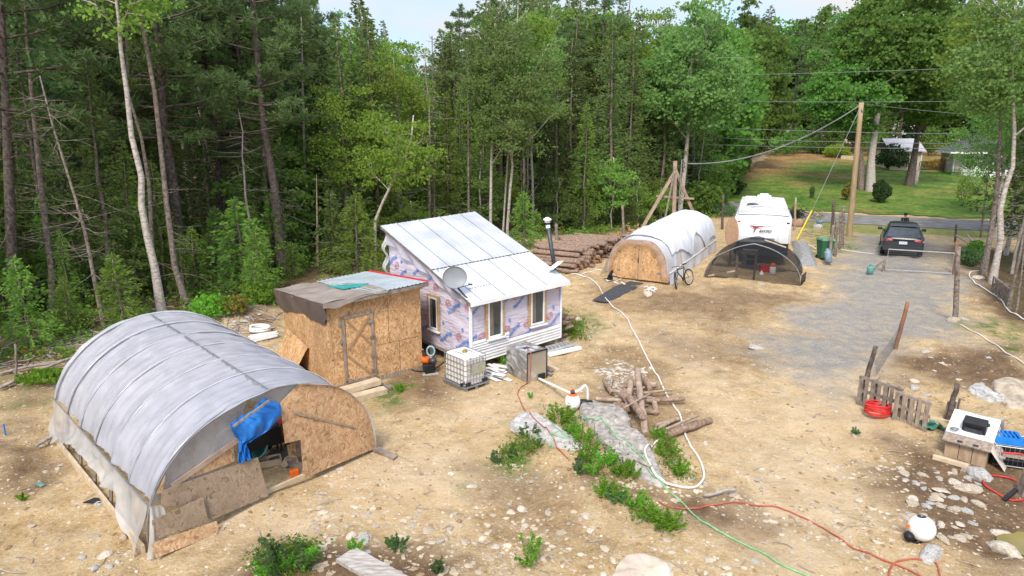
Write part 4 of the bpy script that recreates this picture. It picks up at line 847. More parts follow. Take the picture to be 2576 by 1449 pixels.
board(PS, (826, 808), (836, 905), .07, .02, .003).build('corner_batten', wood, sh)
# roof
ov, os_ = .22, .16
def roofp(a, b, dz=0): # a along d, b along depth
    fa, fb = a / sw, b / D; z = (zf * (1 - fa) + zr * fa) * (1 - fb) + (zbl * (1 - fa) + zbr * fa) * fb; return F + PS.d * a + nb * b + Vector((0, 0, z + dz))
rc = [roofp(-os_, -ov, .05), roofp(sw + os_, -ov, .05), roofp(sw + os_, D + .15, .05), roofp(-os_, D + .15, .05)]
MB().prism(rc, (0, 0, .03)).build('roof', wood_old, sh)
roof_blue = mat('galvanised_roof', (.47, .52, .55), (.36, .41, .44), rough=.4, metal=.25, scale=2, spec=.5)
def rsheet(a, b):
    x = sw * .42 + (sw * .58 + os_ - .02) * a; return roofp(x, -ov - .02 + (D + .2 + ov) * b, .105 + .012 * (2.2 if (x * 7) % 1 < .2 else 0))
MB().grid(rsheet, 60, 6).build('metal_sheet', roof_blue, sh)
mb = MB(); mb.bar(roofp(sw + os_, -ov, .12), roofp(sw + os_ + .02, D + .15, .12), .06, .05); mb.build('red_trim', red_p, sh)
mb = MB(); mb.bar(roofp(-os_, -ov - .02, .02), roofp(sw + os_, -ov - .02, .02), .04, .10); mb.build('fascia', wood_grey, sh)
mb = MB()
for a_ in (.08, 1.0, 1.9, sw - .05): mb.bar(roofp(a_, -ov + .01, -.02), roofp(a_, .1, -.02), .06, .10)
mb.build('rafter_end', wood, sh)
# door
mbd = MB().prism([PS.px(868, 802, .004), PS.px(930, 785, .004), PS.px(940, 945, .004), PS.px(876, 960, .004)], PS.n * .018); door = mbd.build('door', osb_pale if False else osb, sh)
fr = MB()
for a_, b_ in (((860, 800), (872, 966)), ((932, 783), (943, 950)), ((857, 801), (938, 782)), ((868, 962), (946, 944))):
    (s0, z0), (s1, z1) = PS.sz(*a_), PS.sz(*b_); fr.bar(PS.pt(s0, z0, .035), PS.pt(s1, z1, .035), .085, .026, up=PS.n)
fr.build('door_frame', wood_old, door)
br_ = MB()
for a_, b_, o_ in (((872, 808), (934, 866), .03), ((876, 880), (928, 795), .038), ((874, 895), (940, 945), .03)):
    (s0, z0), (s1, z1) = PS.sz(*a_), PS.sz(*b_); br_.bar(PS.pt(s0, z0, o_), PS.pt(s1, z1, o_), .07, .02, up=PS.n)
br_.build('brace', mat('brown_brace', (.36, .225, .12), (.27, .16, .085), scale=4), door)
for u, v in ((930, 808), (936, 847), (938, 893), (940, 930)): MB().box(PS.px(u, v, .056), (.16, .02, .10), Matrix.Rotation(atan2(PS.d.y, PS.d.x), 3, 'Z')).build('hinge', wood_grey, door)
for u, v in ((853, 816), (857, 861)): MB().box(PS.px(u, v, .03), (.07, .03, .09), Matrix.Rotation(atan2(PS.d.y, PS.d.x), 3, 'Z')).build('latch', grey_metal, door)
mb = MB(); hz_ = PS.sz(1000, 858)[1]
for a_, b_ in (((.02, hz_), (PS.sz(868, 0 + 890)[0] - .05, hz_ + .01)), ((PS.sz(948, 870)[0], hz_), (sw - .02, hz_ + .02)), ((PS.sz(1002, 800)[0], zb + .05), (PS.sz(1002, 800)[0], hz_ - .01)), ((PS.sz(975, 760)[0], hz_ + .02), (PS.sz(975, 760)[0], zf - .05))): MB().bar(PS.pt(*a_, .002), PS.pt(*b_, .002), .012, .006, up=PS.n).build('panel_seam', mat('seam_brown', (.20, .11, .05), (.14, .075, .035)), sh)  # thin dark brown bars mark the joints between the panels
# foundation blocks
for p_ in (F + PS.d * .12 + nb * .25, R - PS.d * .12 + nb * .2, R - PS.d * .12 + nb * 1.8, F + PS.d * .12 + nb * 2.6):
    z = Tz(p_.x, p_.y); h = zb - .28 - z + .1
    MB().box((p_.x, p_.y, z + h / 2 - .08), (.38, .24, max(h, .12)), Matrix.Rotation(.3, 3, 'Z')).build('foundation_block', concrete, sh, bevel=.015)
# brown tarp over the roof
brown_tarp = sheet_mat('brown_tarp_cloth', (.33, .275, .235), (.21, .17, .145), 1.0, .05, .55, 2, None, .5)
brown_drape = brown_tarp
def rt(a, b):
    x = -os_ - .03 + (sw * (.60 - .22 * b + .10 * sin(b * 4)) + os_) * a; q = roofp(x, -ov - .04 + (D + .24 + ov) * b, .125 + .02 * float(vnoise(x * 3, b * 12)) + .015 * sin(x * 7 + b * 3)); return q
tp = MB().grid(rt, 36, 40); tb = tp.build('brown_tarp', brown_tarp, None, smooth=True, org=tuple(roofp(0, 2, 0))); tag(tb, 'dusty brown tarp thrown over half of the shed roof', 'tarp')
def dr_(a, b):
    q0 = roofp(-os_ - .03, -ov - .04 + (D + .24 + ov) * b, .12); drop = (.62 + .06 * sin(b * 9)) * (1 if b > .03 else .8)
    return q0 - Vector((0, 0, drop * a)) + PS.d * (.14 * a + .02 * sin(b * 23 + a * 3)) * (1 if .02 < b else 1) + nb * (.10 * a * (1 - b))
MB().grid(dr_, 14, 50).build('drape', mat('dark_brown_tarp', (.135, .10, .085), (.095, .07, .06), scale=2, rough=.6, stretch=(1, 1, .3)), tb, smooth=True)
def dr2(a, b):
    q0 = roofp(-os_ - .03 + (sw * .66) * b, -ov - .05, .115); return q0 - Vector((0, 0, (.10 + .06 * sin(b * 7) + .05 * float(vnoise(b * 12, 3))) * a * (1.4 - b))) + PS.n * .01 * a
MB().grid(dr2, 4, 40).build('edge_fold', brown_tarp, tb, smooth=True)
def tl(a, b): x = sw * (.33 + .30 * a); return roofp(x, D * (.30 + .34 * b * (1 - .8 * a)) , .155 + .03 * float(vnoise(a * 5, b * 5)))
tag(MB().grid(tl, 14, 10).build('teal_tarp', sheet_mat('teal_tarp_cloth', (.04, .36, .31), (.03, .27, .24), 1, .1, .5), None, smooth=True, org=tuple(roofp(1, 1.5))), 'torn teal tarp scrap poking from under the brown tarp', 'tarp')
# sheet leaning on the shed side
L0, L1 = G(690, 905), G(762, 948)
PWn = -PS.d; q = [G(680, 900), G(757, 950)]; 
w1, w2 = PW.px(704, 862, .05), PW.px(763, 902, .05)
mb = MB(); g1_, g2_ = V3(F + nb * 3.5 - PS.d * .55, Tz(*(F + nb * 3.5 - PS.d * .55).xy)), V3(F + nb * 1.7 - PS.d * .55, Tz(*(F + nb * 1.7 - PS.d * .55).xy))
mb.prism([g1_, g2_, V3(F + nb * 1.55 - PS.d * .06, .98), V3(F + nb * 3.4 - PS.d * .06, 1.12)], (-.012, .012, 0))
tag(mb.build('plywood_sheet', osb, None, org=tuple((g1_ + g2_) / 2)), 'plywood sheet leaning on the left side of the shed', 'plywood sheet')
# step and pipes at the door
def lying_box(name, a, b, w, h, label, m, z0=0, cat='step'):
    p, q = G(*a), G(*b); z = max(p.z, q.z) + z0; c = (p + q) / 2
    o_ = MB().bar((p.x, p.y, z + h / 2), (q.x, q.y, z + h / 2), w, h).build(name, m, None, org=(c.x, c.y, z), bevel=.008); return tag(o_, label, cat)
stp = thing('door_step', G(915, 1005), 'two tier pale timber step below the shed door', 'step')
def dst(a, b, off, z, h, w): p, q = G(*a), G(*b); return MB().bar(V3(p, z + h / 2) + nb * off, V3(q, z + h / 2) + nb * off, w, h)
zz = Tz(*G(915, 1005).xy); dst((868, 1018), (975, 990), .14, zz - .03, .17, .30).build('lower_tread', wood_pale, stp, bevel=.008); dst((866, 1008), (962, 981), .22, zz + .14, .16, .30).build('upper_tread', wood_pale, stp, bevel=.008)
for (a_, b_) in (((962, 980), (930, 965)), ((985, 978), (950, 962))):
    p, q = G(*a_, .06), G(*b_, .06); tag(MB().tube([p, q], .055, 10).build('plastic_pipe', grey_metal, None, org=tuple(p)), 'grey pipe end sticking out from under the shed', 'pipe', 'pipes under the shed')

# ------------------------------------------------------------------ cabin
F = G(1182, 937); R = G(1410, 868); F.z = R.z = 0; F, R = Vector((-1.29, 19.1, 0)), Vector((1.67, 21.66, 0)); PC = Plane(F, R); cw = PC.w; nb = -PC.n; D = 4.6
z0 = PC.sz(1182, 916)[1]; z0r = PC.sz(1410, 847)[1]; zt, ztr = PC.sz(1178, 757)[1], PC.sz(1410, 705)[1]
Bl, Br = F + nb * D, R + nb * D; zB, zBr = 3.98, 4.15
cc = (F + R + Bl + Br) / 4; cb = thing('cabin', (cc.x, cc.y, Tz(cc.x, cc.y)), 'unfinished cabin in lilac house wrap under a sloping silver roof', 'cabin')
wrap_m = new_mat('house_wrap'); o = nd(wrap_m, 'ShaderNodeOutputMaterial'); b = nd(wrap_m, 'ShaderNodeBsdfPrincipled')
c_, f1 = noise_mix(wrap_m, (.50, .45, .53), (.61, .56, .64), 1.6, 5); _, f2 = noise_mix(wrap_m, (0, 0, 0), (1, 1, 1), 2.2, 6, (1.2, 1.2, 5))
lk(wrap_m, c_, b.inputs['Base Color']); b.inputs['Roughness'].default_value = .42; bp = nd(wrap_m, 'ShaderNodeBump'); bp.inputs['Strength'].default_value = .8; bp.inputs['Distance'].default_value = .06; lk(wrap_m, f2, bp.inputs['Height']); lk(wrap_m, bp.outputs[0], b.inputs['Normal']); lk(wrap_m, b.outputs[0], o.inputs[0])
def wrinkled(P0, P1, P2, P3, nrm, name, nu=40, nv=30, amp=.02, dg=1):
    def f_(a, b_):
        q = P0.lerp(P1, a).lerp(P3.lerp(P2, a), b_); e = min(1, 8 * min(a, 1 - a, b_, 1 - b_))
        k = amp * (sin(16 * (b_ + dg * a * 1.1) + 3 * float(vnoise(a * 4, b_ * 4))) * .5 + float(vnoise(a * 3 + b_ * 9, b_ * 2 - a * 2))) * e; return q - nrm * (.024 - k)
    return MB().grid(f_, nu, nv).build(name, wrap_m, cb, smooth=True)
wf = wrinkled(V3(F, z0), V3(R, z0r), V3(R, ztr), V3(F, zt), PC.n, 'front_wall')
PLW = Plane(Bl, F); wl_ = wrinkled(V3(Bl, z0 + .1), V3(F, z0), V3(F, zt), V3(Bl, zB), PLW.n, 'side_wall', 50, 40, .028, -.8)
wrinkled(V3(R, z0r), V3(Br, z0r + .1), V3(Br, zBr), V3(R, ztr), PC.d, 'side_wall'); wrinkled(V3(Br, z0r + .1), V3(Bl, z0 + .1), V3(Bl, zB), V3(Br, zBr), nb, 'rear_wall')
MB().prism([V3(F, z0 + .06) + nb * .03, V3(R, z0r + .06) + nb * .03, V3(Br, z0r + .1) - nb * .03, V3(Bl, z0 + .1) - nb * .03], (0, 0, .08)).build('floor_frame', wood_old, cb)
mb = MB()
for s_ in (.06, cw * .36, cw * .68, cw - .1):
    for q in (.12, 2.2, D - .15):
        p_ = F + PC.d * s_ + nb * q; zg = Tz(p_.x, p_.y); MB().bar((p_.x, p_.y, zg - .1), (p_.x, p_.y, z0 + .06), .11, .11).build('foundation_post', wood_pale, cb)
# siding at the bottom
def sid(px, name='siding'):
    s0, s1, za, zb_, zc, zd = px
    rows = 5; mb = MB()
    for k in range(rows):
        a0, a1 = za + (zd - za) * k / rows, za + (zd - za) * (k + 1) / rows; b0, b1 = zb_ + (zc - zb_) * k / rows, zb_ + (zc - zb_) * (k + 1) / rows
        mb.add([PC.pt(s0, a0, .035), PC.pt(s1, b0, .035), PC.pt(s1, b1, .012), PC.pt(s0, a1, .012), PC.pt(s0, a0, .005), PC.pt(s1, b0, .005)], [(0, 1, 2, 3), (0, 4, 5, 1)])
    o_ = mb.build(name, siding_m, cb); g_ = MB()
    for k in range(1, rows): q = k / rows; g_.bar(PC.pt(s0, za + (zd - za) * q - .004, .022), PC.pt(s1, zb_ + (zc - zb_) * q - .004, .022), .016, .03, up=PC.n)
    g_.build('lap_shade_strip', mat('lap_shade_grey', (.42, .41, .41), (.36, .35, .35)), o_); return o_  # grey strips stand in for the shadow line under each siding lap
zs = lambda u, v: PC.sz(u, v)[1]
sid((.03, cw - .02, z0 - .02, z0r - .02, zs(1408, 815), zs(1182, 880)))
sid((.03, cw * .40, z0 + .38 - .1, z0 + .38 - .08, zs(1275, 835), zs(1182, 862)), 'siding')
# corner posts and frieze
mb = MB(); mb.bar(PC.pt(.03, z0 - .02, .02), PC.pt(.03, zt, .02), .10, .04, up=PC.n); mb.build('corner_trim', white_paint, cb)
mb = MB(); mb.bar(PC.pt(cw - .02, z0r - .02, .02), PC.pt(cw - .02, ztr, .02), .06, .04, up=PC.n); mb.build('corner_trim', white_paint, cb)
# windows
def window(pl, out, inn, nm='window', fl=.045):
    """out: outline of the timber casing (4 picture points), inn: the glass"""
    O = [pl.sz(*q) for q in out]; s0 = (O[0][0] + O[3][0]) / 2; s1 = (O[1][0] + O[2][0]) / 2; zt_ = (O[0][1] + O[1][1]) / 2; zb_ = (O[2][1] + O[3][1]) / 2
    w_ = MB().prism([pl.pt(s0 + .1, zb_ + .09, .018), pl.pt(s1 - .1, zb_ + .09, .018), pl.pt(s1 - .1, zt_ - .13, .018), pl.pt(s0 + .1, zt_ - .13, .018)], pl.n * .008).build(nm, glass_dark, cb)
    f_ = MB(); f_.bar(pl.pt(s0 + .045, zb_ + .02, fl / 2), pl.pt(s0 + .045, zt_, fl / 2), .09, fl, up=pl.n); f_.bar(pl.pt(s1 - .045, zb_ + .02, fl / 2), pl.pt(s1 - .045, zt_, fl / 2), .09, fl, up=pl.n); f_.bar(pl.pt(s0 + .09, zt_ - .04, fl / 2), pl.pt(s1 - .09, zt_ - .04, fl / 2), .08, fl - .004, up=pl.n); f_.build('casing', wood, w_)
    g = MB(); i0, i1, jb, jt = s0 + .09, s1 - .09, zb_ + .05, zt_ - .08
    for a_, b_ in (((i0 + .03, jb), (i0 + .03, jt)), ((i1 - .03, jb), (i1 - .03, jt)), ((i0 + .06, jt - .03), (i1 - .06, jt - .03)), ((i0 + .06, jb + .03), (i1 - .06, jb + .03))): g.bar(pl.pt(*a_, .03), pl.pt(*b_, .03), .06, .03, up=pl.n)
    g.build('sash', white_paint, w_); MB().bar(pl.pt(s0 + .04, zb_, .05), pl.pt(s1 + .02, zb_, .05), .09, .05).build('sill', white_paint, w_)
    c_ = MB().prism([pl.pt(i0 + .08, jb + .1, .0275), pl.pt(i0 + .08 + (i1 - i0) * .25, jb + .1, .0275), pl.pt(i0 + .08 + (i1 - i0) * .22, jt - .1, .0275), pl.pt(i0 + .08, jt - .1, .0275)], pl.n * .001); c_.build('curtain', mat('curtain_cloth', (.20, .18, .15), (.13, .12, .10), stretch=(8, 8, .5)), w_)
def z3(u, v): return ((1280 + u / 4.83) / 1.1925, (780 + v / 4.83) / 1.1925)
window(PC, [z3(845, 550), z3(1118, 500), z3(1118, 1100), z3(850, 1165)], None)
window(PC, [z3(1470, 405), z3(1725, 355), z3(1722, 915), z3(1475, 980)], None)
window(PLW, [z3(15, 460), z3(180, 540), z3(200, 1050), z3(30, 990)], None)
# lettering on the wrap
ink_b = mat('blue_print', (.06, .22, .60), (.05, .18, .52), scale=2, rough=.5); ink_r = mat('red_print', (.50, .09, .12), (.45, .08, .10), scale=2, rough=.5)
bl, rd_ = MB(), MB()
def onw(pl, u, v): return pl.sz(*z3(u, v))
TA = radians(38)
for body, u, v in (('NovaWrap', 700, 735), ('NovaWrap', 1130, 610), ('NovaWrap', 1365, 575), ('NovaWrap', 1740, 445), ('NovaWrap', 1850, 865), ('NovaWrap', 1240, 1040), ('NovaWrap', 870, 1185), ('NovaWrap', 1510, 990), ('NovaWrap', 610, 1210)):
    s_, z_ = onw(PC, u, v); write(bl, PC, s_, z_, body, .185, TA, .010, .004, .9, shear=.1)
for u, v in ((1835, 685), (1200, 870)):
    s_, z_ = onw(PC, u, v); ring(bl, PC, s_, z_, .055, .06, .35, 0, .010); write(bl, PC, s_, z_, 'S', .085, 0, .011, .004)
    write(bl, PC, s_ + .02, z_ - .13, '_____', .05, TA, .010)
for u, v in ((1295, 520), (1905, 360), (1780, 810), (1160, 1010), (795, 1110), (600, 670), (1450, 915)):
    s_, z_ = onw(PC, u, v); ring(rd_, PC, s_, z_, .145, .115, .17, TA, .010); write(rd_, PC, s_, z_, 'Pinch', .095, TA, .010, .002, .9)
bl.build('blue_lettering', ink_b, wf); rd_.build('red_lettering', ink_r, wf)
bl, rd_ = MB(), MB()
def z7(u, v): return ((1140 + u / 5.574) / 1.1925, (640 + v / 5.574) / 1.1925)
for q in (z3(390, 700), z3(275, 1105), z3(515, 1215), z3(-60, 1000), z7(360, 1020), z7(890, 1030), z7(640, 940), z7(200, 780)):
    s_, z_ = PLW.sz(*q); write(bl, PLW, s_, z_, 'NovaWrap', .185, radians(33), .010, .004, .9, shear=.1)
for q in (z3(190, 585), z3(240, 910), z3(520, 1015), z7(360, 810)):
    s_, z_ = PLW.sz(*q); ring(bl, PLW, s_, z_, .055, .06, .35, 0, .010); write(bl, PLW, s_, z_, 'S', .085, 0, .011, .004)
for q in (z3(310, 625), z3(465, 1110), z7(280, 870), z7(930, 1230), z3(20, 840)):
    s_, z_ = PLW.sz(*q); ring(rd_, PLW, s_, z_, .145, .115, .17, TA, .010); write(rd_, PLW, s_, z_, 'Pinch', .095, TA, .010, .002, .9)
bl.build('blue_lettering', ink_b, wl_); rd_.build('red_lettering', ink_r, wl_)
# roof in two laps
ov, os_ = .26, .14; fsl = (zB - zt) / D
def crp(a, b, dz=0): fa, fb = a / cw, b / D; z = (zt * (1 - fa) + ztr * fa) * (1 - fb) + (zB * (1 - fa) + zBr * fa) * fb; return F + PC.d * a + nb * b + Vector((0, 0, z + dz))
def rib(x): 
    k = (x + 5) % .92; return .02 if k < .03 or k > .89 else (.012 if (x + 5) % .23 < .035 else 0)
def lap(b0, b1, dz, flat):
    def f_(a, b): x = -os_ + (cw + 2 * os_) * a; return crp(x, b0 + (b1 - b0) * b, dz + rib(x) * (.4 if flat else 1))
    return f_
bs = 1.75
roof_m = mat('silver_roof', (.53, .54, .565), (.41, .42, .45), scale=1.1, rough=.38, metal=.15, spec=.5, detail=8); roof_m2 = mat('new_silver_roof', (.63, .64, .66), (.55, .56, .58), scale=1.2, rough=.38, metal=.1, spec=.5)
rf = MB().grid(lap(bs, D + .3, .10, 0), 300, 4).build('roof', roof_m, cb)
r2 = MB().grid(lap(-ov, bs + .12, .085, 1), 300, 4).build('lower_lap', roof_m2, rf)
mb = MB()
for x in np.arange(-.4, cw + .2, .92):
    if x > -os_: mb.bar(crp(x, bs, .115), crp(x, D + .3, .115), .03, .025); 
for x in (.28, 1.2, 2.12, 3.04): mb.bar(crp(x, -ov, .098), crp(x, bs - .02, .098), .014, .012)
mb.build('seam', grey_metal, rf)
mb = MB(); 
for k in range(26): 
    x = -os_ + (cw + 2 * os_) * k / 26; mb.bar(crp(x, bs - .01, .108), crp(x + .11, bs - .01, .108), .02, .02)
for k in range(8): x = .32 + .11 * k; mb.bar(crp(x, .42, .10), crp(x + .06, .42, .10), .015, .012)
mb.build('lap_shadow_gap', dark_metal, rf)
mb = MB(); mb.bar(crp(-os_, -ov - .01, .03), crp(cw + os_, -ov - .01, .03), .02, .12); mb.build('fascia', white_paint, cb)
mb = MB(); mb.prism([crp(-os_ + .01, -ov + .01, .05), crp(cw + os_ - .01, -ov + .01, .05), crp(cw + os_ - .01, D + .28, .06), crp(-os_ + .01, D + .28, .06)], (0, 0, -.05)); mb.build('roof_deck', wood_grey, cb)
# loose plastic along the eaves and rear corner
def flap(a, b): return crp(-.03, b * D, 0) - Vector((0, 0, (.14 + .16 * float(vnoise(b * 8, 2)) + .16 * b) * a)) - PC.d * (.05 + .05 * sin(b * 30 + a * 4) * a + .05 * a)
MB().grid(flap, 10, 70).build('loose_film', sheet_mat('loose_wrap', (.60, .57, .62), (.46, .44, .49), .72, .3, .3, 3, None, .5), cb, smooth=True)
def flap2(a, b): return crp(cw * b, -.02, .0) - Vector((0, 0, (.12 + .10 * abs(float(vnoise(b * 6, 4))) + .25 * max(0, .18 - b) * 4) * a)) + PC.n * (.03 + .03 * sin(b * 40) * a)
MB().grid(flap2, 6, 60).build('eave_film', skirt_m, cb, smooth=True)
def flap3(a, b): return V3(Bl, zB - .25 - 1.5 * a + .1 * b) - PC.d * (.05 + .16 * sin(a * 7) ** 2 + .05 * sin(b * 12)) + nb * (.22 * b - .1)
MB().grid(flap3, 24, 10).build('corner_film', skirt_m, cb, smooth=True)
# stove pipe beside the far wall
p0 = G(1400, 700); pb = R + PC.d * .28 + nb * 1.35; zt_ = None
qb = AtY(1393, 660, pb.y); qt = AtY(1377, 560, pb.y); 
pbx = Vector((qb.x, pb.y, Tz(qb.x, pb.y)))
sp_ = MB().tube([pbx, qb, qt], .075, 12).build('stovepipe', dark_metal, cb, smooth=True)
MB().lathe([(.10, 0), (.10, .07), (.15, .09), (.15, .12), (.05, .19)], 14, qt).build('rain_cap', white_metal, sp_, smooth=True)
MB().tube([qt.lerp(qb, .06), qt.lerp(qb, .13)], .08, 12).build('collar', white_metal, sp_)
# dish on the corner
e = thing('satellite_dish', PC.pt(0, zt - .2), 'round grey satellite dish on an arm at the cabin roof corner', 'satellite dish')
c0 = AtY(1144, 698, F.y - .05); nrm = Vector((.30, -.93, .24)).normalized(); q_ = nrm.to_track_quat('Z', 'X').to_matrix()
rr = 27.5 / FOC * (c0 - cam.location).length; prof = [(r_ * rr, .10 * r_ * r_ - .10) for r_ in (1, .85, .7, .5, .3, .02)]
MB().lathe([(rr * 1.0, .012)] + prof, 36, c0, q_ @ Matrix.Diagonal((1, 1.13, 1)), False).build('reflector', mat('dish_paint', (.27, .285, .30), (.22, .235, .25), scale=1.5, rough=.5), e, smooth=True)
MB().lathe([(.03, -.14), (rr * .3, -.128), (rr * .98, -.03), (rr * 1.02, .006), (rr * 1.02, .015), (rr, .013)], 36, c0, q_ @ Matrix.Diagonal((1, 1.13, 1)), False).build('back_shell', grey_metal, e, smooth=True)
foot = PC.pt(.02, zt - .32, -.05); MB().tube([c0 - nrm * .14, c0 - nrm * .2 - Vector((-.05, 0, .22)), PC.pt(.0, zt - .02, .06), foot], .03, 8).build('mount', dark_metal, e)
lnb = AtY(1183, 716, c0.y - .45); MB().tube([c0 - nrm * .05 - Vector((0, 0, rr * 1.05)), lnb], .012, 6).build('feed_arm', dark_metal, e); MB().tube([lnb - Vector((.06, 0, -.01)), lnb + Vector((.06, .02, .0))], .028, 8).build('receiver', dark_metal, e)
# flat antenna
p_ = crp(cw + .02, .30, .10); e = thing('flat_antenna', p_, 'flat white internet antenna on black splayed feet at the roof edge', 'antenna')
top = p_ + Vector((0, 0, .26)); M = Matrix.Rotation(atan2(PC.d.y, PC.d.x), 3, 'Z') @ Matrix.Rotation(radians(-24), 3, 'Y') @ Matrix.Rotation(radians(-12), 3, 'X'); MB().box(top, (.50, .30, .03), M).build('panel', white_plastic, e, bevel=.008)
MB().tube([p_ + Vector((0, 0, .10)), top], .018, 6).build('stem', black, e)
mb = MB()
for a_ in (0.4, 2.0, 3.6, 5.2): mb.tube([p_ + Vector((0, 0, .11)), p_ + Vector((.24 * cos(a_), .24 * sin(a_), .02 - .24 * .0))], .012, 5)
mb.build('feet', black, e)
# ------------------------------------------------------------------ water tote
def frame3(A_, B_, C_):
    """axes of a box standing on the ground from its near corner and two neighbours"""
    a = (B_ - A_); a.z = 0; w = a.length; d = a / w; n = Vector((-d.y, d.x, 0)); return d, n, w
A_, B_, C_ = G(1171, 986), G(1223, 969), G(1122, 960); d = (B_ - A_); d.z = 0; wd_ = d.length + .04; d.normalize(); n = Vector((-d.y, d.x, 0)); ln = (C_ - A_).dot(n)
z = A_.z; o_ = A_ + d * wd_ / 2 + n * ln / 2; e = thing('water_tote', o_, 'white caged water tote on a grey pallet beside the cabin', 'water tank')
Mx = Matrix((tuple((d.x, n.x, 0)), tuple((d.y, n.y, 0)), (0, 0, 1))); ht = PS.sz(0, 0)[0] * 0 + .93
def bx(c, s, m_, nm, par, bev=0): return MB().box(o_ + Mx @ Vector(c), s, Mx).build(nm, m_, par, bevel=bev)
tk = MB()
def rrect(w, l, r, k=5):
    pts = []
    for qx, qy, a0 in ((w / 2 - r, l / 2 - r, 0), (-w / 2 + r, l / 2 - r, 90), (-w / 2 + r, -l / 2 + r, 180), (w / 2 - r, -l / 2 + r, 270)):
        for i in range(k + 1): a = radians(a0 + 90 * i / k); pts.append(Vector((qx + r * cos(a), qy + r * sin(a), 0)))
    return pts
tank_m = new_mat('tank_plastic'); o = nd(tank_m, 'ShaderNodeOutputMaterial'); b = nd(tank_m, 'ShaderNodeBsdfPrincipled'); c_, _ = noise_mix(tank_m, (.62, .58, .53), (.78, .76, .73), .9, 3, (.5, .5, 2)); lk(tank_m, c_, b.inputs['Base Color']); b.inputs['Roughness'].default_value = .4; b.inputs['Subsurface Weight'].default_value = 0; lk(tank_m, b.outputs[0], o.inputs[0])
secs = [(.14, .93), (.16, .98), (.88, .98), (.95, .93), (.985, .8)]; pr = [[o_ + Mx @ (Vector((q.x * k, q.y * k, zz_)) + Vector((0, 0, 0))) for q in rrect(wd_ - .04, ln - .04, .12)] for zz_, k in secs]
nn = len(pr[0])
for r_ in pr: tk.v += [tuple(q) for q in r_]
for i in range(len(pr) - 1): tk.f += [(i * nn + j, i * nn + (j + 1) % nn, (i + 1) * nn + (j + 1) % nn, (i + 1) * nn + j) for j in range(nn)]
tk.f.append(tuple((len(pr) - 1) * nn + j for j in range(nn))); tank = tk.build('tank', tank_m, e)
MB().lathe([(.085, 0), (.085, .035), (.06, .04), (.06, .06), (.02, .065)], 14, o_ + Vector((0, 0, .985))).build('lid', mat('olive_cap', (.33, .30, .04), (.1, .1, .03)), e, smooth=True)
cg = MB(); W2, L2 = wd_ / 2, ln / 2
for zz_ in (.17, .32, .48, .64, .80, .95): cg.tube([o_ + Mx @ Vector((q.x, q.y, zz_)) for q in rrect(wd_ + .01, ln + .01, .12)], .010, 5, closed=True)
per = rrect(wd_ + .01, ln + .01, .12, 3)
for k in range(7):
    f_ = -.42 + .84 * k / 6
    for p_ in ((f_ * wd_, -L2 - .008), (f_ * wd_, L2 + .008)): cg.tube([o_ + Mx @ Vector((*p_, .12)), o_ + Mx @ Vector((*p_, .96))], .0085, 5)
    for p_ in ((-W2 - .008, f_ * ln), (W2 + .008, f_ * ln)): cg.tube([o_ + Mx @ Vector((*p_, .12)), o_ + Mx @ Vector((*p_, .96))], .0085, 5)
for f_ in (-.22, .22): cg.tube([o_ + Mx @ Vector((f_ * wd_, -L2, .96)), o_ + Mx @ Vector((f_ * wd_, 0, 1.0)), o_ + Mx @ Vector((f_ * wd_, L2, .96))], .011, 5)
cg.build('cage', grey_metal, e)
bx((.08, -L2 - .012, .62), (wd_ * .62, .006, .30), mat('label_plate', (.36, .35, .27), (.30, .29, .22)), 'label_plate', e)
pal = MB(); pal.box(o_ + Vector((0, 0, .105)), (wd_ + .08, ln + .08, .035), Mx)
for k in (-1, 0, 1): pal.box(o_ + Mx @ Vector((k * W2 * .9, 0, .045)), (.10, ln + .02, .09), Mx)
pal.build('pallet', grey_metal, e, bevel=.008)
for c_ in ((-W2 + .1, -L2, .2), (W2 - .1, -L2, .2), (-W2 - .005, -L2 + .1, .2)): bx(c_, (.2, .03, .11), black, 'corner_guard', e, .01)
# ------------------------------------------------------------------ foil wrapped box
def z6(u, v): return ((1240 + u / 4.77) / 1.1925, (1000 + v / 4.77) / 1.1925)
A_, B_, C_ = G(*z6(1625, 715)), G(*z6(1905, 635)), G(*z6(1380, 600)); d = B_ - A_; d.z = 0; wb = d.length; d.normalize(); n = Vector((-d.y, d.x, 0)); lb = 1.0
o_ = A_ + d * wb / 2 + n * lb / 2; e = thing('foil_box', o_, 'square box wrapped in crumpled silver foil insulation before the cabin', 'box'); Mx = Matrix(((d.x, n.x, 0), (d.y, n.y, 0), (0, 0, 1)))
hb = .92
def fb(s):
    def f_(a, b_):
        q = {'f': Vector((-wb / 2 + wb * a, -lb / 2, hb * b_)), 'l': Vector((-wb / 2, lb / 2 - lb * a, hb * b_)), 'r': Vector((wb / 2, -lb / 2 + lb * a, hb * b_)), 'b': Vector((wb / 2 - wb * a, lb / 2, hb * b_)), 't': Vector((-wb / 2 + wb * a, -lb / 2 + lb * b_, hb))}[s]
        w_ = min(1, 7 * min(a, 1 - a, b_, 1 - b_)); k = (.05 * float(vnoise(a * 5 + ord(s), b_ * 6)) + .03 * sin(a * 9 + b_ * 14)) * w_ * (.15 if s == 'f' else 1)
        nn_ = {'f': (0, -1, 0), 'l': (-1, 0, 0), 'r': (1, 0, 0), 'b': (0, 1, 0), 't': (0, 0, 1)}[s]; return o_ + Mx @ (q + Vector(nn_) * k)
    return f_
foil2 = mat('flat_foil', (.56, .52, .44), (.42, .39, .33), scale=1.4, rough=.32, metal=.6, bump=.3)
fm = MB()
for s_ in 'lrbt': fm.grid(fb(s_), 20, 20)
fm.build('wrapping', foil, e, smooth=True); MB().grid(fb('f'), 12, 12).build('front_panel', foil2, e)
mb = MB(); cn = lambda x, y, z_: o_ + Mx @ Vector((x, y, z_))
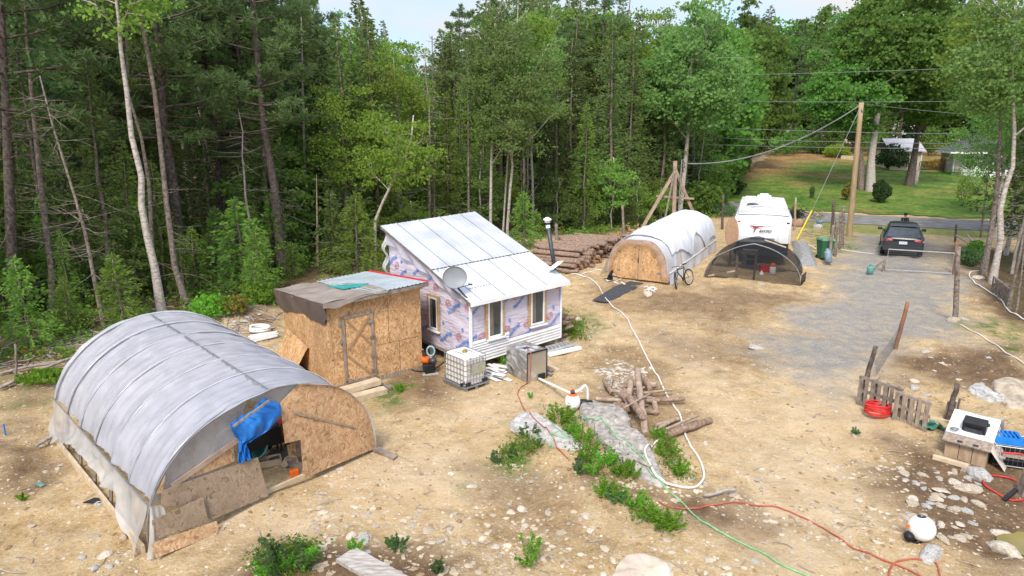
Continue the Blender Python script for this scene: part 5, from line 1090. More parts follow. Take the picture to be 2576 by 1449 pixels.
mb.bar(cn(-wb / 2, -lb / 2 - .01, 0), cn(-wb / 2, -lb / 2 - .01, hb), .05, .03); mb.bar(cn(-wb / 2, -lb / 2 - .01, hb), cn(wb / 2, -lb / 2 - .01, hb), .03, .04); mb.bar(cn(wb / 2, -lb / 2 - .01, 0), cn(wb / 2, -lb / 2 - .01, hb), .03, .03); mb.build('edge_tape', black, e)
MB().box(cn(wb * .22, -lb / 2 - .02, .10), (.26, .05, .17), Mx).build('dark_hole', black, e); MB().box(cn(-.1, -.1, hb + .02), (.2, .12, .03), Mx).build('top_hole', black, e)
FB = (cn, wb, lb, hb)
from mathutils.bvhtree import BVHTree
BV = []
def top_z(x, y):
    z = Tz(x, y)
    for b_ in BV:
        h = b_.ray_cast(Vector((x, y, 6)), Vector((0, 0, -1)))
        if h[0] is not None: z = max(z, h[0].z)
    return z
def seen(u, v):
    """the point of rock or ground at a place of the photograph"""
    o_ = Vector((0, 0, CAMH)); d_ = Vector(ray(u, v)).normalized(); q = G(u, v); best = (q - o_).length
    for b_ in BV:
        h = b_.ray_cast(o_, d_)
        if h[0] is not None and h[3] < best: best, q = h[3], h[0]
    return q
def spline(pts, k=6):
    o_ = []
    for i in range(len(pts) - 1):
        p = [pts[max(0, min(len(pts) - 1, i + j))] for j in (-1, 0, 1, 2)]
        for q in range(k):
            t = q / k; o_.append(.5 * ((2 * p[1]) + (p[2] - p[0]) * t + (2 * p[0] - 5 * p[1] + 4 * p[2] - p[3]) * t * t + (3 * p[1] - p[0] - 3 * p[2] + p[3]) * t ** 3))
    return o_ + [pts[-1]]
# ------------------------------------------------------------------ boulders
def boulder(name, outline, h, label, m_, top=.55, seed=1):
    g = [G(*q) for q in outline]; c = sum(g, Vector()) / len(g); rs = random.Random(seed)
    rings = []; N = 40
    pts = spline(g + [g[0]], 8)[:-1]; 
    for k, (f_, zz_) in enumerate(((1.04, -.15), (1.0, .12), (.98, .45), (.93, .78), (.85, .93), (.68, .98), (.5, 1.0), (.3, 1.03), (.12, 1.02))):
        rings.append([Vector((c.x + (p.x - c.x) * f_ * (1 + .05 * float(vnoise(i * .7, k * 1.3 + seed)) * 2), c.y + (p.y - c.y) * f_, Tz(p.x, p.y) * (1 - .3 * zz_) + c.z * .3 * zz_ + h * zz_ * (.9 + .5 * ((p - c).dot(Vector((cos(seed), sin(seed), 0))) * f_ / 1.2)) + .10 * zz_ * float(vnoise((c.x + (p.x - c.x) * f_) * 2.6 + seed, (c.y + (p.y - c.y) * f_) * 2.6)) + .07 * zz_ * abs(float(vnoise((c.x + (p.x - c.x) * f_) * 6 + seed, (c.y + (p.y - c.y) * f_) * 6))))) for i, p in enumerate(pts)])
    mb = MB(); n_ = len(pts)
    for r_ in rings: mb.v += [tuple(q) for q in r_]
    for i in range(len(rings) - 1): mb.f += [(i * n_ + j, i * n_ + (j + 1) % n_, (i + 1) * n_ + (j + 1) % n_, (i + 1) * n_ + j) for j in range(n_)]
    mb.f.append(tuple((len(rings) - 1) * n_ + j for j in range(n_)))
    BV.append(BVHTree.FromPolygons([Vector(q) for q in mb.v], mb.f)); o_ = mb.build(name, m_, None, smooth=True, org=tuple(c)); es = o_.modifiers.new('split', 'EDGE_SPLIT'); es.split_angle = radians(28); return tag(o_, label, 'boulder')
boulder('boulder', [(1278, 1072), (1310, 1048), (1352, 1056), (1400, 1085), (1450, 1110), (1462, 1128), (1420, 1130), (1360, 1112), (1300, 1092)], .15, 'flat smooth grey boulder nearest the foil box', stone_grey, seed=1)
boulder('boulder', [(1462, 1060), (1458, 1030), (1482, 1014), (1530, 1030), (1580, 1062), (1585, 1085), (1540, 1088), (1490, 1082)], .30, 'rounded boulder beside the pump at the cut logs', boulder_m, seed=5)
boulder('boulder', [(1490, 1080), (1510, 1065), (1560, 1075), (1610, 1100), (1640, 1135), (1660, 1180), (1668, 1215), (1640, 1220), (1590, 1190), (1540, 1150), (1505, 1115)], .17, 'long sloping rough grey boulder under the green hose', boulder_m, seed=9)
boulder('boulder', [(2432, 985), (2450, 965), (2480, 972), (2520, 1000), (2530, 1015), (2480, 1008)], .07, 'flat tilted slab left of the pale rocks at the right edge', stone_grey, seed=12)
boulder('boulder', [(2500, 985), (2498, 960), (2540, 958), (2600, 975), (2620, 1010), (2590, 1030), (2535, 1025), (2515, 1005)], .13, 'large pale boulder at the right edge above the coop', stone, seed=14)
boulder('boulder', [(1540, 1449), (1570, 1405), (1620, 1395), (1670, 1415), (1690, 1449), (1690, 1500), (1540, 1500)], .07, 'half buried pale boulder at the bottom edge', mat('tan_stone', (.55, .46, .37), (.42, .34, .26), scale=4, detail=9, rough=.95, bump=.4), seed=17)
# ------------------------------------------------------------------ hoses and cords on the ground
def hose(name, px, r, m_, label, cat, extra=(), closed=False):
    pts = [Vector((*seen(u, v).xy, 0)) for u, v in px]; pts = spline(pts)
    for p in pts: p.z = top_z(p.x, p.y) + r * 1.1
    pts = list(extra) + pts; c = pts[len(pts) // 2]
    return tag(MB().tube(pts, r, 6).build(name, m_, None, smooth=True, org=tuple(c)), label, cat)
white_hose = mat('white_hose', (.74, .69, .64), (.62, .57, .52), scale=3, rough=.45); green_hose = mat('green_hose', (.13, .36, .15), (.24, .46, .26), scale=9, rough=.45); red_cord = mat('red_cord', (.42, .10, .06), (.34, .07, .045), scale=5, rough=.6)
hose('hose', [(1436, 690), (1465, 696), (1490, 706), (1508, 724), (1518, 745), (1535, 765), (1570, 795), (1590, 830), (1610, 865), (1640, 925), (1665, 970), (1690, 1015), (1710, 1045), (1720, 1085), (1735, 1120), (1755, 1150), (1768, 1180), (1770, 1205), (1755, 1225), (1735, 1230), (1700, 1225), (1660, 1205), (1635, 1170), (1622, 1140), (1630, 1122), (1655, 1110), (1672, 1100), (1675, 1088), (1670, 1080)], .026, white_hose, 'long white hose winding across the yard from the tunnel to the boulders', 'hose')
hose('hose', [(1460, 695), (1470, 688), (1490, 684), (1505, 680), (1520, 682)], .024, white_hose, 'short white hose bend before the white tunnel', 'hose')
hose('hose', [(1430, 1033), (1470, 1055), (1500, 1058), (1517, 1056), (1540, 1085), (1580, 1120), (1620, 1155), (1640, 1195), (1680, 1235), (1720, 1270), (1760, 1310), (1830, 1350), (1900, 1385), (1970, 1425), (2060, 1465)], .017, green_hose, 'long green garden hose running to the bottom edge', 'hose')
hose('hose', [(1424, 1040), (1400, 1023), (1380, 1030), (1375, 1045), (1390, 1065), (1410, 1085), (1428, 1102), (1400, 1098), (1385, 1090), (1392, 1105), (1378, 1125)], .014, green_hose, 'thin looped green hose by the leafy sprouts', 'hose')
cn, wb, lb, hb = FB
hose('extension_cord', [(1322, 968), (1303, 988), (1308, 1008), (1333, 1038), (1350, 1060), (1378, 1082), (1395, 1110), (1412, 1138), (1432, 1160)], .014, red_cord, 'red cord hanging from the foil box to the grey boulder', 'cord', [cn(-.05, -.05, hb + .05), cn(-wb / 2 + .12, -lb / 2 - .03, hb + .02), cn(-wb / 2 + .10, -lb / 2 - .045, hb * .5), cn(-wb / 2 + .06, -lb / 2 - .05, .12)])
hose('extension_cord', [(1655, 1262), (1690, 1277), (1730, 1281), (1790, 1273), (1850, 1265), (1930, 1275), (2000, 1295), (2060, 1325), (2130, 1370), (2200, 1400), (2260, 1425), (2330, 1460)], .017, red_cord, 'long red cord crossing the dirt to the lower right', 'cord')
hose('extension_cord', [(2235, 1449), (2242, 1428), (2262, 1413), (2300, 1408), (2338, 1414), (2356, 1420), (2364, 1449)], .016, red_cord, 'red cord loop at the bottom edge near the white ball tank', 'cord')
hose('rope', [(2366, 1414), (2330, 1390), (2290, 1350), (2255, 1330)], .010, mat('orange_rope', (.60, .27, .12), (.5, .22, .1)), 'thin orange rope running past the white ball tank', 'rope')
hose('hose', [(2434, 592), (2452, 612), (2474, 634), (2484, 648), (2478, 668), (2465, 682), (2441, 686), (2440, 700), (2455, 716), (2480, 730), (2510, 750), (2530, 775), (2560, 795), (2590, 815)], .03, white_hose, 'white hose snaking along the foot of the right hand wood', 'hose')
hose('hose', [(2415, 818), (2440, 832), (2480, 855), (2520, 880), (2590, 925)], .022, white_hose, 'straight white line running off the right edge', 'hose')
hose('hose', [(2085, 625), (2140, 632), (2200, 640)], .02, white_hose, 'short white pipe crossing the gravel before the car', 'hose')
hose('hose', [(1995, 611), (2035, 618), (2064, 630), (2084, 638)], .03, white_hose, 'white pipe along the top of the gravel heap', 'pipe')
# ------------------------------------------------------------------ small things before the cabin
p = G(*z6(1800, 685)); q = AtY(*z6(2245, 855), G(1440, 1030).y); tag(MB().tube([p + Vector((0, 0, .08)), q], .035, 10).build('plastic_pipe', white_plastic, None, org=tuple(p)), 'straight white pipe from the foil box to the pump', 'pipe')
def pump(base, label, up=True):
    e = thing('water_pump', base, label, 'water pump'); r = .21
    if up:
        MB().lathe([(.09, .0), (.16, .05), (.205, .15), (.21, .24), (.19, .34), (.12, .42), (.07, .44)], 20, base).build('tank', white_plastic, e, smooth=True)
        MB().lathe([(.125, .40), (.13, .43), (.10, .45), (.05, .46)], 18, base).build('orange_ring', orange, e, smooth=True); MB().lathe([(.06, .45), (.065, .52), (.04, .55)], 12, base).build('valve', dark_metal, e, smooth=True)
        MB().lathe([(.035, .55), (.03, .57)], 10, base).build('valve_cap', red_p, e)
        m0 = base + Vector((.34, .12, .14)); M = Matrix.Rotation(pi / 2, 3, 'Y'); MB().lathe([(.07, -.16), (.10, -.14), (.10, .08), (.075, .1), (.075, .2), (.03, .22)], 14, m0, M).build('motor', black, e, smooth=True); MB().box(m0 + Vector((0, 0, -.12)), (.3, .16, .04)).build('foot', dark_metal, e)
        MB().tube(spline([base + Vector(q) for q in ((.05, 0, .5), (.20, .03, .55), (.32, .06, .66), (.40, .1, .52), (.42, .12, .22))], 4), .035, 8).build('outlet_pipe', white_plastic, e, smooth=True)
    return e
pump(G(1440, 1030), 'white bulb shaped pump tank with orange ring behind the leafy sprouts')
hose('cable', [(1445, 1010), (1452, 1030), (1430, 1060), (1470, 1090), (1485, 1120)], .014, black, 'black cable lying from the pump over the boulder', 'cable')
p = G(2314, 1357); e = thing('ball_tank', p, 'shiny white ball shaped tank with a black motor on bare dirt', 'water pump'); c = p + Vector((0, 0, .23))
MB().lathe([(.23 * sin(k * pi / 16), -.23 * cos(k * pi / 16)) for k in range(1, 16)], 24, c).build('tank', white_plastic, e, smooth=True)
MB().lathe([(.075, 0), (.075, .012), (.05, .014)], 16, c + Vector((-.01, .03, .212)), Matrix.Rotation(-.12, 3, 'X')).build('opening', dark_metal, e)
MB().lathe([(.05, -.09), (.085, -.08), (.085, .05), (.06, .07), (.06, .1)], 16, c + Vector((-.24, -.05, -.13)), Matrix.Rotation(1.2, 3, 'X') @ Matrix.Rotation(-.5, 3, 'Y')).build('motor', black, e, smooth=True)
MB().lathe([(.03, 0), (.03, .05)], 10, c + Vector((-.26, 0, .02))).build('valve_cap', orange, e); MB().tube([c + Vector((-.1, -.05, -.2)), c + Vector((-.1, -.05, -.235))], .1, 10).build('foot', black, e)
p = G(1080, 940); e = thing('pressure_washer', p, 'black pump with an orange drum beside the shed corner', 'machine')
MB().box(p + Vector((0, 0, .02)), (.5, .42, .04), Matrix.Rotation(.4, 3, 'Z')).build('stone_base', concrete, e); MB().box(p + Vector((0, 0, .2)), (.34, .26, .28), Matrix.Rotation(.4, 3, 'Z')).build('motor', black, e, bevel=.03)
MB().lathe([(.04, -.13), (.115, -.12), (.115, .10), (.06, .12)], 18, p + Vector((-.10, .02, .45)), Matrix.Rotation(pi / 2, 3, 'Y') @ Matrix.Rotation(.3, 3, 'X')).build('drum', orange, e, smooth=True); MB().lathe([(.03, -.1), (.09, -.08), (.09, .1), (.03, .12)], 14, p + Vector((.12, 0, .42)), Matrix.Rotation(pi / 2, 3, 'Y')).build('gearbox', dark_metal, e, smooth=True)
q = p + Vector((.02, .35, .62)); tag(MB().tube([q + Vector((.12 * cos(k), 0, .16 * sin(k))) for k in np.arange(0, 6.3, .45)], .03, 6, closed=True).tube([q + Vector((0, 0, -.16)), q + Vector((0, .02, -.6))], .03).build('hose_reel', mat('pale_blue_plastic', (.30, .48, .55), (.2, .36, .45)), None, smooth=True, org=tuple(q)), 'pale blue loop hanging behind the orange drum', 'hose reel')
hose('cable', [(1020, 925), (1050, 935), (1100, 925), (1125, 908), (1150, 905)], .018, black, 'black hose between the shed and the water tote', 'hose')
plank('plank', z6(130, 230), z6(160, 430), .06, .03, 'grey stake leaning between shed and cabin', wood_grey, .9, .0)
for k in range(16):
    a_ = z6(random.uniform(1035, 1120), random.uniform(400, 640)); b_ = z6(a_[0] * 0 + random.uniform(1190, 1330), random.uniform(420, 650))
    ua, va = random.uniform(1040, 1130), random.uniform(430, 640); p, q = G(*z6(ua, va), .02 + .012 * k), G(*z6(ua + random.uniform(110, 260), va + random.uniform(10, 70)), .02 + .012 * k); c = (p + q) / 2
    tag(MB().bar(p, q, .13, .012, up=(jit(.15), jit(.15), 1)).build('siding_strip', siding_m, None, org=tuple(c)), 'white vinyl strip in the loose heap beside the water tote', 'siding strip', 'white siding strips heaped beside the tote')
for k, (a_, b_) in enumerate([((1160, 590), (1400, 680)), ((1050, 600), (1210, 680))]):
    p, q = G(*z6(*a_), .05), G(*z6(*b_), .03); tag(MB().bar(p, q, .14, .015).build('siding_strip', siding_m, None, org=tuple(p)), ['longest white strip pointing out of the heap by the tote', 'white strip with a notched end at the front of the heap by the tote'][k], 'siding strip')
lad = thing('ladder', G(*z6(2080, 200)), 'aluminium ladder lying beside the foil box', 'ladder')
r1, r2 = [G(*z6(*q), .16) for q in ((1890, 205), (2215, 118))], [G(*z6(*q), .12) for q in ((1920, 262), (2310, 158))]
MB().bar(*r1, .06, .08).build('rail', galv, lad); MB().bar(*r2, .06, .08).build('rail', galv, lad)
for k in range(7): f_ = (k + .5) / 7; MB().bar(r1[0].lerp(r1[1], f_), r2[0].lerp(r2[1], f_), .04, .04).build('rung', galv, lad)
p, q = G(*z6(1930, 310), .06), G(*z6(2390, 205), .06); tag(MB().bar(p, q, .18, .10).build('siding_channel', siding_m, None, org=tuple(p), bevel=.01), 'long white channel lying beside the ladder', 'siding')
for k, (a_, b_, m_) in enumerate([((1920, 460), (2085, 530), wood_pale), ((1910, 510), (1990, 545), wood_grey), ((1905, 560), (1985, 600), wood_grey)]):
    p, q = G(*z6(*a_), .05), G(*z6(*b_), .04); tag(MB().bar(p, q, .14, .07).build('plank', m_, None, org=tuple(p)), ['pale plank end right of the foil box', 'upper grey board stub right of the foil box', 'lower grey board stub right of the foil box'][k], 'plank')
tag(MB().lathe([(.10, 0), (.13, .2), (.13, .24), (.1, .22)], 14, G(*z6(1330, 390))).build('bucket', white_plastic, None, smooth=True, org=tuple(G(*z6(1330, 390)))), 'white bucket under the cabin edge', 'bucket')
# ------------------------------------------------------------------ cut logs, log stack
def log(p, q, r, label, group, m_=None, endm=None, n=9):
    p, q = Vector(p), Vector(q); c = (p + q) / 2; ax = (q - p)
    pts = [p.lerp(q, k / 5) + Vector((jit(.012), jit(.012), jit(.012))) for k in range(6)]
    o_ = MB().tube(pts, [r * (1.04 - .1 * k / 5 + jit(.03)) for k in range(6)], n, cap=False).build('log', m_ or bark_log, None, smooth=True, org=tuple(c)); tag(o_, label, 'log', group)
    t = ax.normalized(); M = t.to_track_quat('Z', 'Y').to_matrix()
    for e_, s_ in ((pts[0], -1), (pts[-1], 1)):
        rr_ = r * (1.04 if s_ < 0 else .94); MB().lathe([(rr_ * .99, -.002), (rr_ * .5, .004), (rr_ * .05, .006)], n, e_ + t * s_ * .001, M @ Matrix.Diagonal((1, 1, s_))).build('sawn_end', endm or log_end, o_)
    return o_
def z8(u, v): return ((1440 + u / 2.236) / 1.1925, (1080 + v / 2.236) / 1.1925)
for a_, b_, za, zb_, r, m_ in [((1055, 70), (1085, 330), .55, .35, .085, bark_log2), ((1085, 330), (1110, 500), .38, .08, .09, bark_log2), ((950, 230), (1050, 320), .32, .28, .10, bark_log), ((1010, 150), (990, 330), .42, .2, .085, bark_log2), ((1085, 100), (1145, 200), .4, .25, .08, bark_log), ((775, 262), (960, 268), .14, .2, .055, bark_log2), ((835, 140), (880, 215), .12, .12, .07, bark_log), ((880, 205), (960, 215), .2, .25, .05, bark_log2),
                        ((1000, 250), (1095, 380), .5, .42, .09, bark_log), ((1170, 270), (1175, 350), .1, .1, .075, bark_log2), ((1110, 345), (1195, 348), .1, .1, .065, bark_log), ((930, 290), (935, 400), .1, .1, .07, bark_log), ((1060, 150), (1180, 165), .12, .1, .07, bark_log2), ((900, 330), (1010, 300), .1, .1, .08, bark_log),
                        ((1175, 440), (1330, 395), .06, .07, .05, bark_log2), ((1235, 510), (1545, 405), .08, .08, .085, bark_log), ((1150, 480), (1310, 400), .06, .1, .045, bark_log2), ((1190, 490), (1465, 370), .05, .22, .035, bark_log2), ((965, 320), (1140, 225), .55, .48, .025, bark_log2)]:
    log(G(*z8(*a_), za), G(*z8(*b_), zb_), r * 1.05, 'cut log in the loose heap beside the boulders', 'cut logs heaped beside the boulders', m_, log_fresh if random.random() < .2 else log_end)
for k in range(26):
    u, v = random.gauss(1590, 34), random.gauss(1000, 26); p = G(u, v); p.z += random.uniform(.04, .35) * max(.15, 1 - abs(u - 1590) / 70); a_ = random.uniform(-.6, 2.2); l_ = random.uniform(.35, 1.1); r = random.choice((.018, .025, .04, .06))
    log(p, p + Vector((cos(a_) * l_, sin(a_) * l_, jit(.12))), r, 'thin branch piece in the loose heap beside the boulders', 'branch pieces heaped beside the boulders', random.choice((bark_log2, bark_dead, bark_log)), log_end, 6)
# the big stack
Pa, Pb = G(1432, 690), G(1552, 636); eb = Pb - Pa; eb.z = 0; ew = eb.length; eb.normalize(); ax = Vector((-eb.y, eb.x, 0)) * 1.0
if ax.x > 0: ax = -ax
ax = (ax + Vector((-.12, .05, 0))).normalized(); row = 0; zq = .12; cnt = 0
while zq < 1.45 and cnt < 120:
    f0 = .0 + .42 * max(0, zq - .25) / 1.2 ; x = f0 * ew + .1
    while x < ew - .05 - .1 * zq:
        r = random.uniform(.075, .125); p = Pa + eb * (x + r) + ax * jit(.28); p.z = Tz(p.x, p.y) + zq + jit(.03); L_ = random.uniform(2.3, 2.9); q = p + ax * L_ + Vector((0, 0, jit(.05))) + eb * jit(.12)
        log(p, q, r, 'bark covered log in the big stack between the cabin and the white tunnel', 'logs stacked by the wood edge', bark_log, log_end if random.random() < .93 else log_fresh, 8); cnt += 1; x += 2 * r * .98
    zq += .185
for k in range(9):
    x = random.uniform(.1, ew); p = Pa + eb * x - ax * random.uniform(.2, .6); p.z = Tz(p.x, p.y) + .09; q = p + ax * random.uniform(.4, .9) + eb * jit(.5); log(p, q, random.uniform(.06, .1), 'short log end lying loose before the big stack', 'short logs loose before the stack', bark_log, log_end, 8)
# firewood heap by the mast and behind the cabin
for k in range(46):
    u, v = random.gauss(1590, 26), random.uniform(575, 612); p = G(u, v, 0); p.z += random.uniform(.08, .55) * max(.2, 1 - abs(u - 1590) / 60); a_ = random.uniform(0, 6.28)
    log(p, p + Vector((cos(a_) * .36, sin(a_) * .36, jit(.12))), random.uniform(.06, .10), 'split log in the firewood heap behind the white tunnel', 'firewood heaped behind the white tunnel', bark_log if random.random() < .6 else wood_red, log_fresh if random.random() < .5 else log_end, 6)
for k in range(22):
    p = R + PC.d * random.uniform(.35, .75) + nb * 0; p = Vector((1.67, 21.66, 0)) + PC.d * random.uniform(.28, .62) - PC.n * random.uniform(.2, 2.2); p.z = Tz(p.x, p.y) + random.uniform(.08, .85); log(p, p + PC.d * .38 + Vector((0, jit(.06), jit(.04))), random.uniform(.05, .09), 'log in the firewood stack against the right cabin wall', 'firewood stacked at the right cabin wall', bark_log, log_end, 7)
# ------------------------------------------------------------------ white tunnel
def zt3(u, v): return ((1600 + u / 2.862) / 1.1925, (440 + v / 2.862) / 1.1925)
F = G(1530, 694); R = G(1682, 717); PT = Plane(F, R); tw = PT.w; V = Vector((-PT.n.x, -PT.n.y, 0)) * 8.6; gz = (F.z + R.z) / 2; c = F + PT.d * tw / 2 + V / 2
tn = thing('white_tunnel', (c.x, c.y, gz), 'narrow tunnel hut under white plastic with double plywood doors', 'tunnel hut')
apz = PT.sz(1603, 606)[1] - gz
def ta(th, t, k=1.0):
    s = tw / 2 * (1 - cos(th) * k * (abs(cos(th)) ** -.25 if abs(cos(th)) > .05 else 1) ** .8); s = tw / 2 * (1 - k * math.copysign(abs(cos(th)) ** .62, cos(th))); z = (apz + .12) * sin(th) ** .85 * k
    p = F + PT.d * s + V * t; return Vector((p.x, p.y, Tz(p.x, p.y) * .5 + gz * .5 + .25 * t + z))
white_film = sheet_mat('white_film', (.80, .81, .84), (.72, .73, .77), .95, .25, .35, 1.6, None, .5)
def tcov(a, t):
    th = .16 + (pi - .19) * a; q = 1 - .03 * sin(pi * ((t * 6) % 1)) ; p = ta(th, -.02 + 1.03 * t, q)
    return p + Vector((0, 0, .05 * float(vnoise(a * 7 + 3, t * 22)))) + PT.d * .04 * float(vnoise(a * 9, t * 30))
MB().grid(tcov, 44, 110).build('cover', white_film, tn, smooth=True)
def tcov2(a, t):
    th = .95 + .75 * float(vnoise(t * 7, 3)) * .7 + (1.75 + .5 * float(vnoise(t * 8, 9))) * a; return ta(th, .08 + .9 * t, 1.03) + Vector((0, 0, .03 + .11 * float(vnoise(a * 4 + t * 3, t * 13)) + .05 * float(vnoise(a * 11, t * 40))))
MB().grid(tcov2, 30, 90).build('top_sheet', sheet_mat('white_sheet', (.82, .83, .86), (.74, .75, .79), 1, .2, .45, 2, None, .6), tn, smooth=True)
for i in range(5): MB().tube([ta(.02 + (pi - .04) * k / 24, i / 4, .975) for k in range(25)], .03, 5).build('hoop', wood, tn)
# end doors
endp = [ta(.02 + (pi - .04) * k / 24, 0, .97) for k in range(25)]
MB().prism(endp, PT.n * .02).build('end_wall', osb, tn)
for x0, x1, nm in ((.16, .50, 'door'), (.515, .86, 'door')):
    zb_ = .06; d_ = MB().prism([PT.pt(tw * x0, gz + zb_, .025), PT.pt(tw * x1, gz + zb_, .025), PT.pt(tw * x1, gz + apz * (.98 if x1 < .6 else .74), .025), PT.pt(tw * x0, gz + apz * (.74 if x0 < .3 else .98), .025)], PT.n * .02).build(nm, osb, tn)
    fm_ = MB()
    for x in (x0 + .015, x1 - .015): fm_.bar(PT.pt(tw * x, gz + zb_, .055), PT.pt(tw * x, gz + apz * (.74 if (x < .3 or x > .7) else .98), .055), .085, .02, up=PT.n)
    fm_.build('door_board', wood, d_)
    for zz_ in (.45, 1.35): MB().box(PT.pt(tw * (x0 + .02 if x0 < .3 else x1 - .02), gz + zz_, .07), (.14, .02, .07), Matrix.Rotation(atan2(PT.d.y, PT.d.x), 3, 'Z')).build('hinge', grey_metal, d_)
MB().box(PT.pt(tw * .5, gz + 1.0, .075), (.05, .03, .22), Matrix.Rotation(atan2(PT.d.y, PT.d.x), 3, 'Z')).build('latch', dark_metal, tn)
def tfl(a, b):  # loose film round the front edge
    th = .1 + (pi - .25) * b; p = ta(th, -.02, 1.0); q = ta(th, -.02, .88 - .12 * b * b + .08 * float(vnoise(b * 7, 1))); return p.lerp(q, a) + PT.n * (.07 * sin(pi * a) + .05 + .03 * sin(b * 40))
MB().grid(tfl, 6, 60).build('front_film', sheet_mat('dusty_film', (.62, .50, .44), (.52, .38, .30), .45, .3, .35, 3, None, .5), tn, smooth=True)
def tsk(a, b): p = ta(pi - .16, b, 1.0); return Vector((p.x, p.y, p.z - a * (p.z - Tz(p.x, p.y) - .02))) + PT.d * (.05 * sin(b * 35) * a + .03 + .05 * a)
MB().grid(tsk, 8, 60).build('side_skirt', white_film, tn, smooth=True)
def tsk2(a, b): p = ta(.10, b * .25, 1.0); return Vector((p.x, p.y, Tz(p.x, p.y) + (1 - a) * .75)) - PT.d * (.12 + .32 * a + .05 * sin(b * 15))
MB().grid(tsk2, 8, 14).build('side_skirt', skirt_m, tn, smooth=True)
MB().tube([ta(pi - .2, k / 8, 1.02) for k in range(9)], .025, 5).build('side_rope', white_hose, tn)
# mat, siding pieces, cat, rock
q = [G(*zt3(*p_), .03) for p_ in ((505, 1320), (700, 1200), (830, 1155), (945, 1172), (880, 1215), (640, 1340))]
tag(MB().prism(q, (0, 0, .012)).build('rubber_mat', mat('black_mat', (.06, .062, .066), (.045, .046, .05), rough=.8), None, org=tuple(q[0])), 'black rubber mat laid before the tunnel doors', 'mat')
for k in range(20):
    cu, cv = random.choice(((690, 1160), (1000, 1220), (1000, 1215), (720, 1150))); u, v = cu + jit(55), cv + jit(22); p = G(*zt3(u, v), .03); q = G(*zt3(u + jit(45), v + jit(22)), .03)
    if (p - q).length > .1: q.z = min(q.z, p.z + .05); tag(MB().bar(p, q, .07, .012, up=(0, 0, 1)).build('siding_scrap', siding_m, None, org=tuple(p)), 'white siding scrap scattered at the tunnel doors', 'siding scrap', 'white scraps scattered at the tunnel doors')
# cat: one continuous body
def skin_body(name, pts, edges, radii, m_, parent=None, org=(0, 0, 0), lv=2, root=0):
    me_ = bpy.data.meshes.new(name); me_.from_pydata([tuple(Vector(q)) for q in pts], edges, []); bm_ = bmesh.new(); bm_.from_mesh(me_); ly_ = bm_.verts.layers.skin.verify(); bm_.verts.ensure_lookup_table()
    for i, r in enumerate(radii): bm_.verts[i][ly_].radius = (r, r) if not hasattr(r, '__len__') else r; bm_.verts[i][ly_].use_root = i == root
    bm_.to_mesh(me_); bm_.free(); o_ = bpy.data.objects.new(name, me_); COL.objects.link(o_); md = o_.modifiers.new('skin', 'SKIN'); md.use_smooth_shade = True
    ss_ = o_.modifiers.new('sub', 'SUBSURF'); ss_.levels = lv; ss_.render_levels = lv; me_.materials.append(m_)
    o_.location = org; ORG[o_.name] = Vector(org)
    if parent: o_.parent = parent; o_.location = (0, 0, 0)
    return o_
fur = mat('black_fur', (.018, .017, .017), (.01, .01, .01), rough=.8); fur_w = mat('white_fur', (.7, .68, .65), rough=.9)
p = G(*zt3(655, 1150)); p.z += .03
cpts = [(0, 0, .12), (.02, 0, .24), (.07, 0, .34), (.11, 0, .42), (.17, 0, .41), (.10, .045, .5), (.10, -.045, .5), (.10, .05, .16), (.13, .05, .02), (.10, -.05, .16), (.13, -.05, .02), (-.02, .08, .07), (.09, .09, .02), (-.02, -.08, .07), (.09, -.09, .02), (-.12, 0, .04), (-.22, .06, .03), (-.28, .16, .03)]
cat_o = skin_body('cat', cpts, [(0, 1), (1, 2), (2, 3), (3, 4), (3, 5), (3, 6), (1, 7), (7, 8), (1, 9), (9, 10), (0, 11), (11, 12), (0, 13), (13, 14), (0, 15), (15, 16), (16, 17)], [.11, .095, .075, .075, .04, .018, .018, .035, .028, .035, .028, .06, .03, .06, .03, .035, .025, .015], fur, None, tuple(p))
tag(cat_o, 'black and white cat sitting at the left tunnel door', 'cat'); cat_o.rotation_euler = (0, 0, -.3)
MB().lathe([(.02, 0), (.05, .05), (.055, .1), (.03, .15)], 10, Vector(p) + Vector((.095, 0, .2)), Matrix.Rotation(.4, 3, 'Y')).build('white_bib', fur_w, cat_o, smooth=True)
# ------------------------------------------------------------------ bicycle
p1, p2 = G(*zt3(1215, 1222)), G(*zt3(1350, 1180)); bk = thing('bicycle', (p1 + p2) / 2, 'black mountain bicycle leaning on the white tunnel side', 'bicycle')
dv = (p2 - p1); dv.z = 0; dv = dv.normalized(); upv = (Vector((0, 0, 1)) + Vector((-dv.y, dv.x, 0)) * .16).normalized(); sv_ = dv.cross(upv).normalized(); hb_ = p1.lerp(p2, .5)
def bp_(x, z_, y=0): return hb_ + dv * x + upv * z_ + sv_ * y
wr_ = .36; bwh = .56
for x, nm in ((-bwh, 'wheel'), (bwh, 'wheel')):
    ct = bp_(x, wr_); rot = Matrix.Rotation(.5 if x < 0 else 0, 3, 'Z')
    w_ = MB().tube([ct + rot @ (dv * cos(k * pi / 14) * wr_ + upv * sin(k * pi / 14) * wr_) for k in range(28)], .03, 7, closed=True).build('wheel', rubber, bk, smooth=True)
    sp = MB().tube([ct + rot @ (dv * cos(k * pi / 14) * wr_ * .91 + upv * sin(k * pi / 14) * wr_ * .91) for k in range(28)], .012, 5, closed=True)
    for k in range(12): sp.tube([ct, ct + rot @ (dv * cos(k * pi / 6) + upv * sin(k * pi / 6)) * wr_ * .9], .004, 3)
    sp.tube([ct - rot @ sv_ * .05, ct + rot @ sv_ * .05], .025, 8); sp.build('rim', galv, w_)
fr = MB(); hd, st, bb, rr_, ff_ = bp_(-.36, .82), bp_(.22, .84), bp_(.08, .33), bp_(bwh, wr_), bp_(-bwh, wr_)
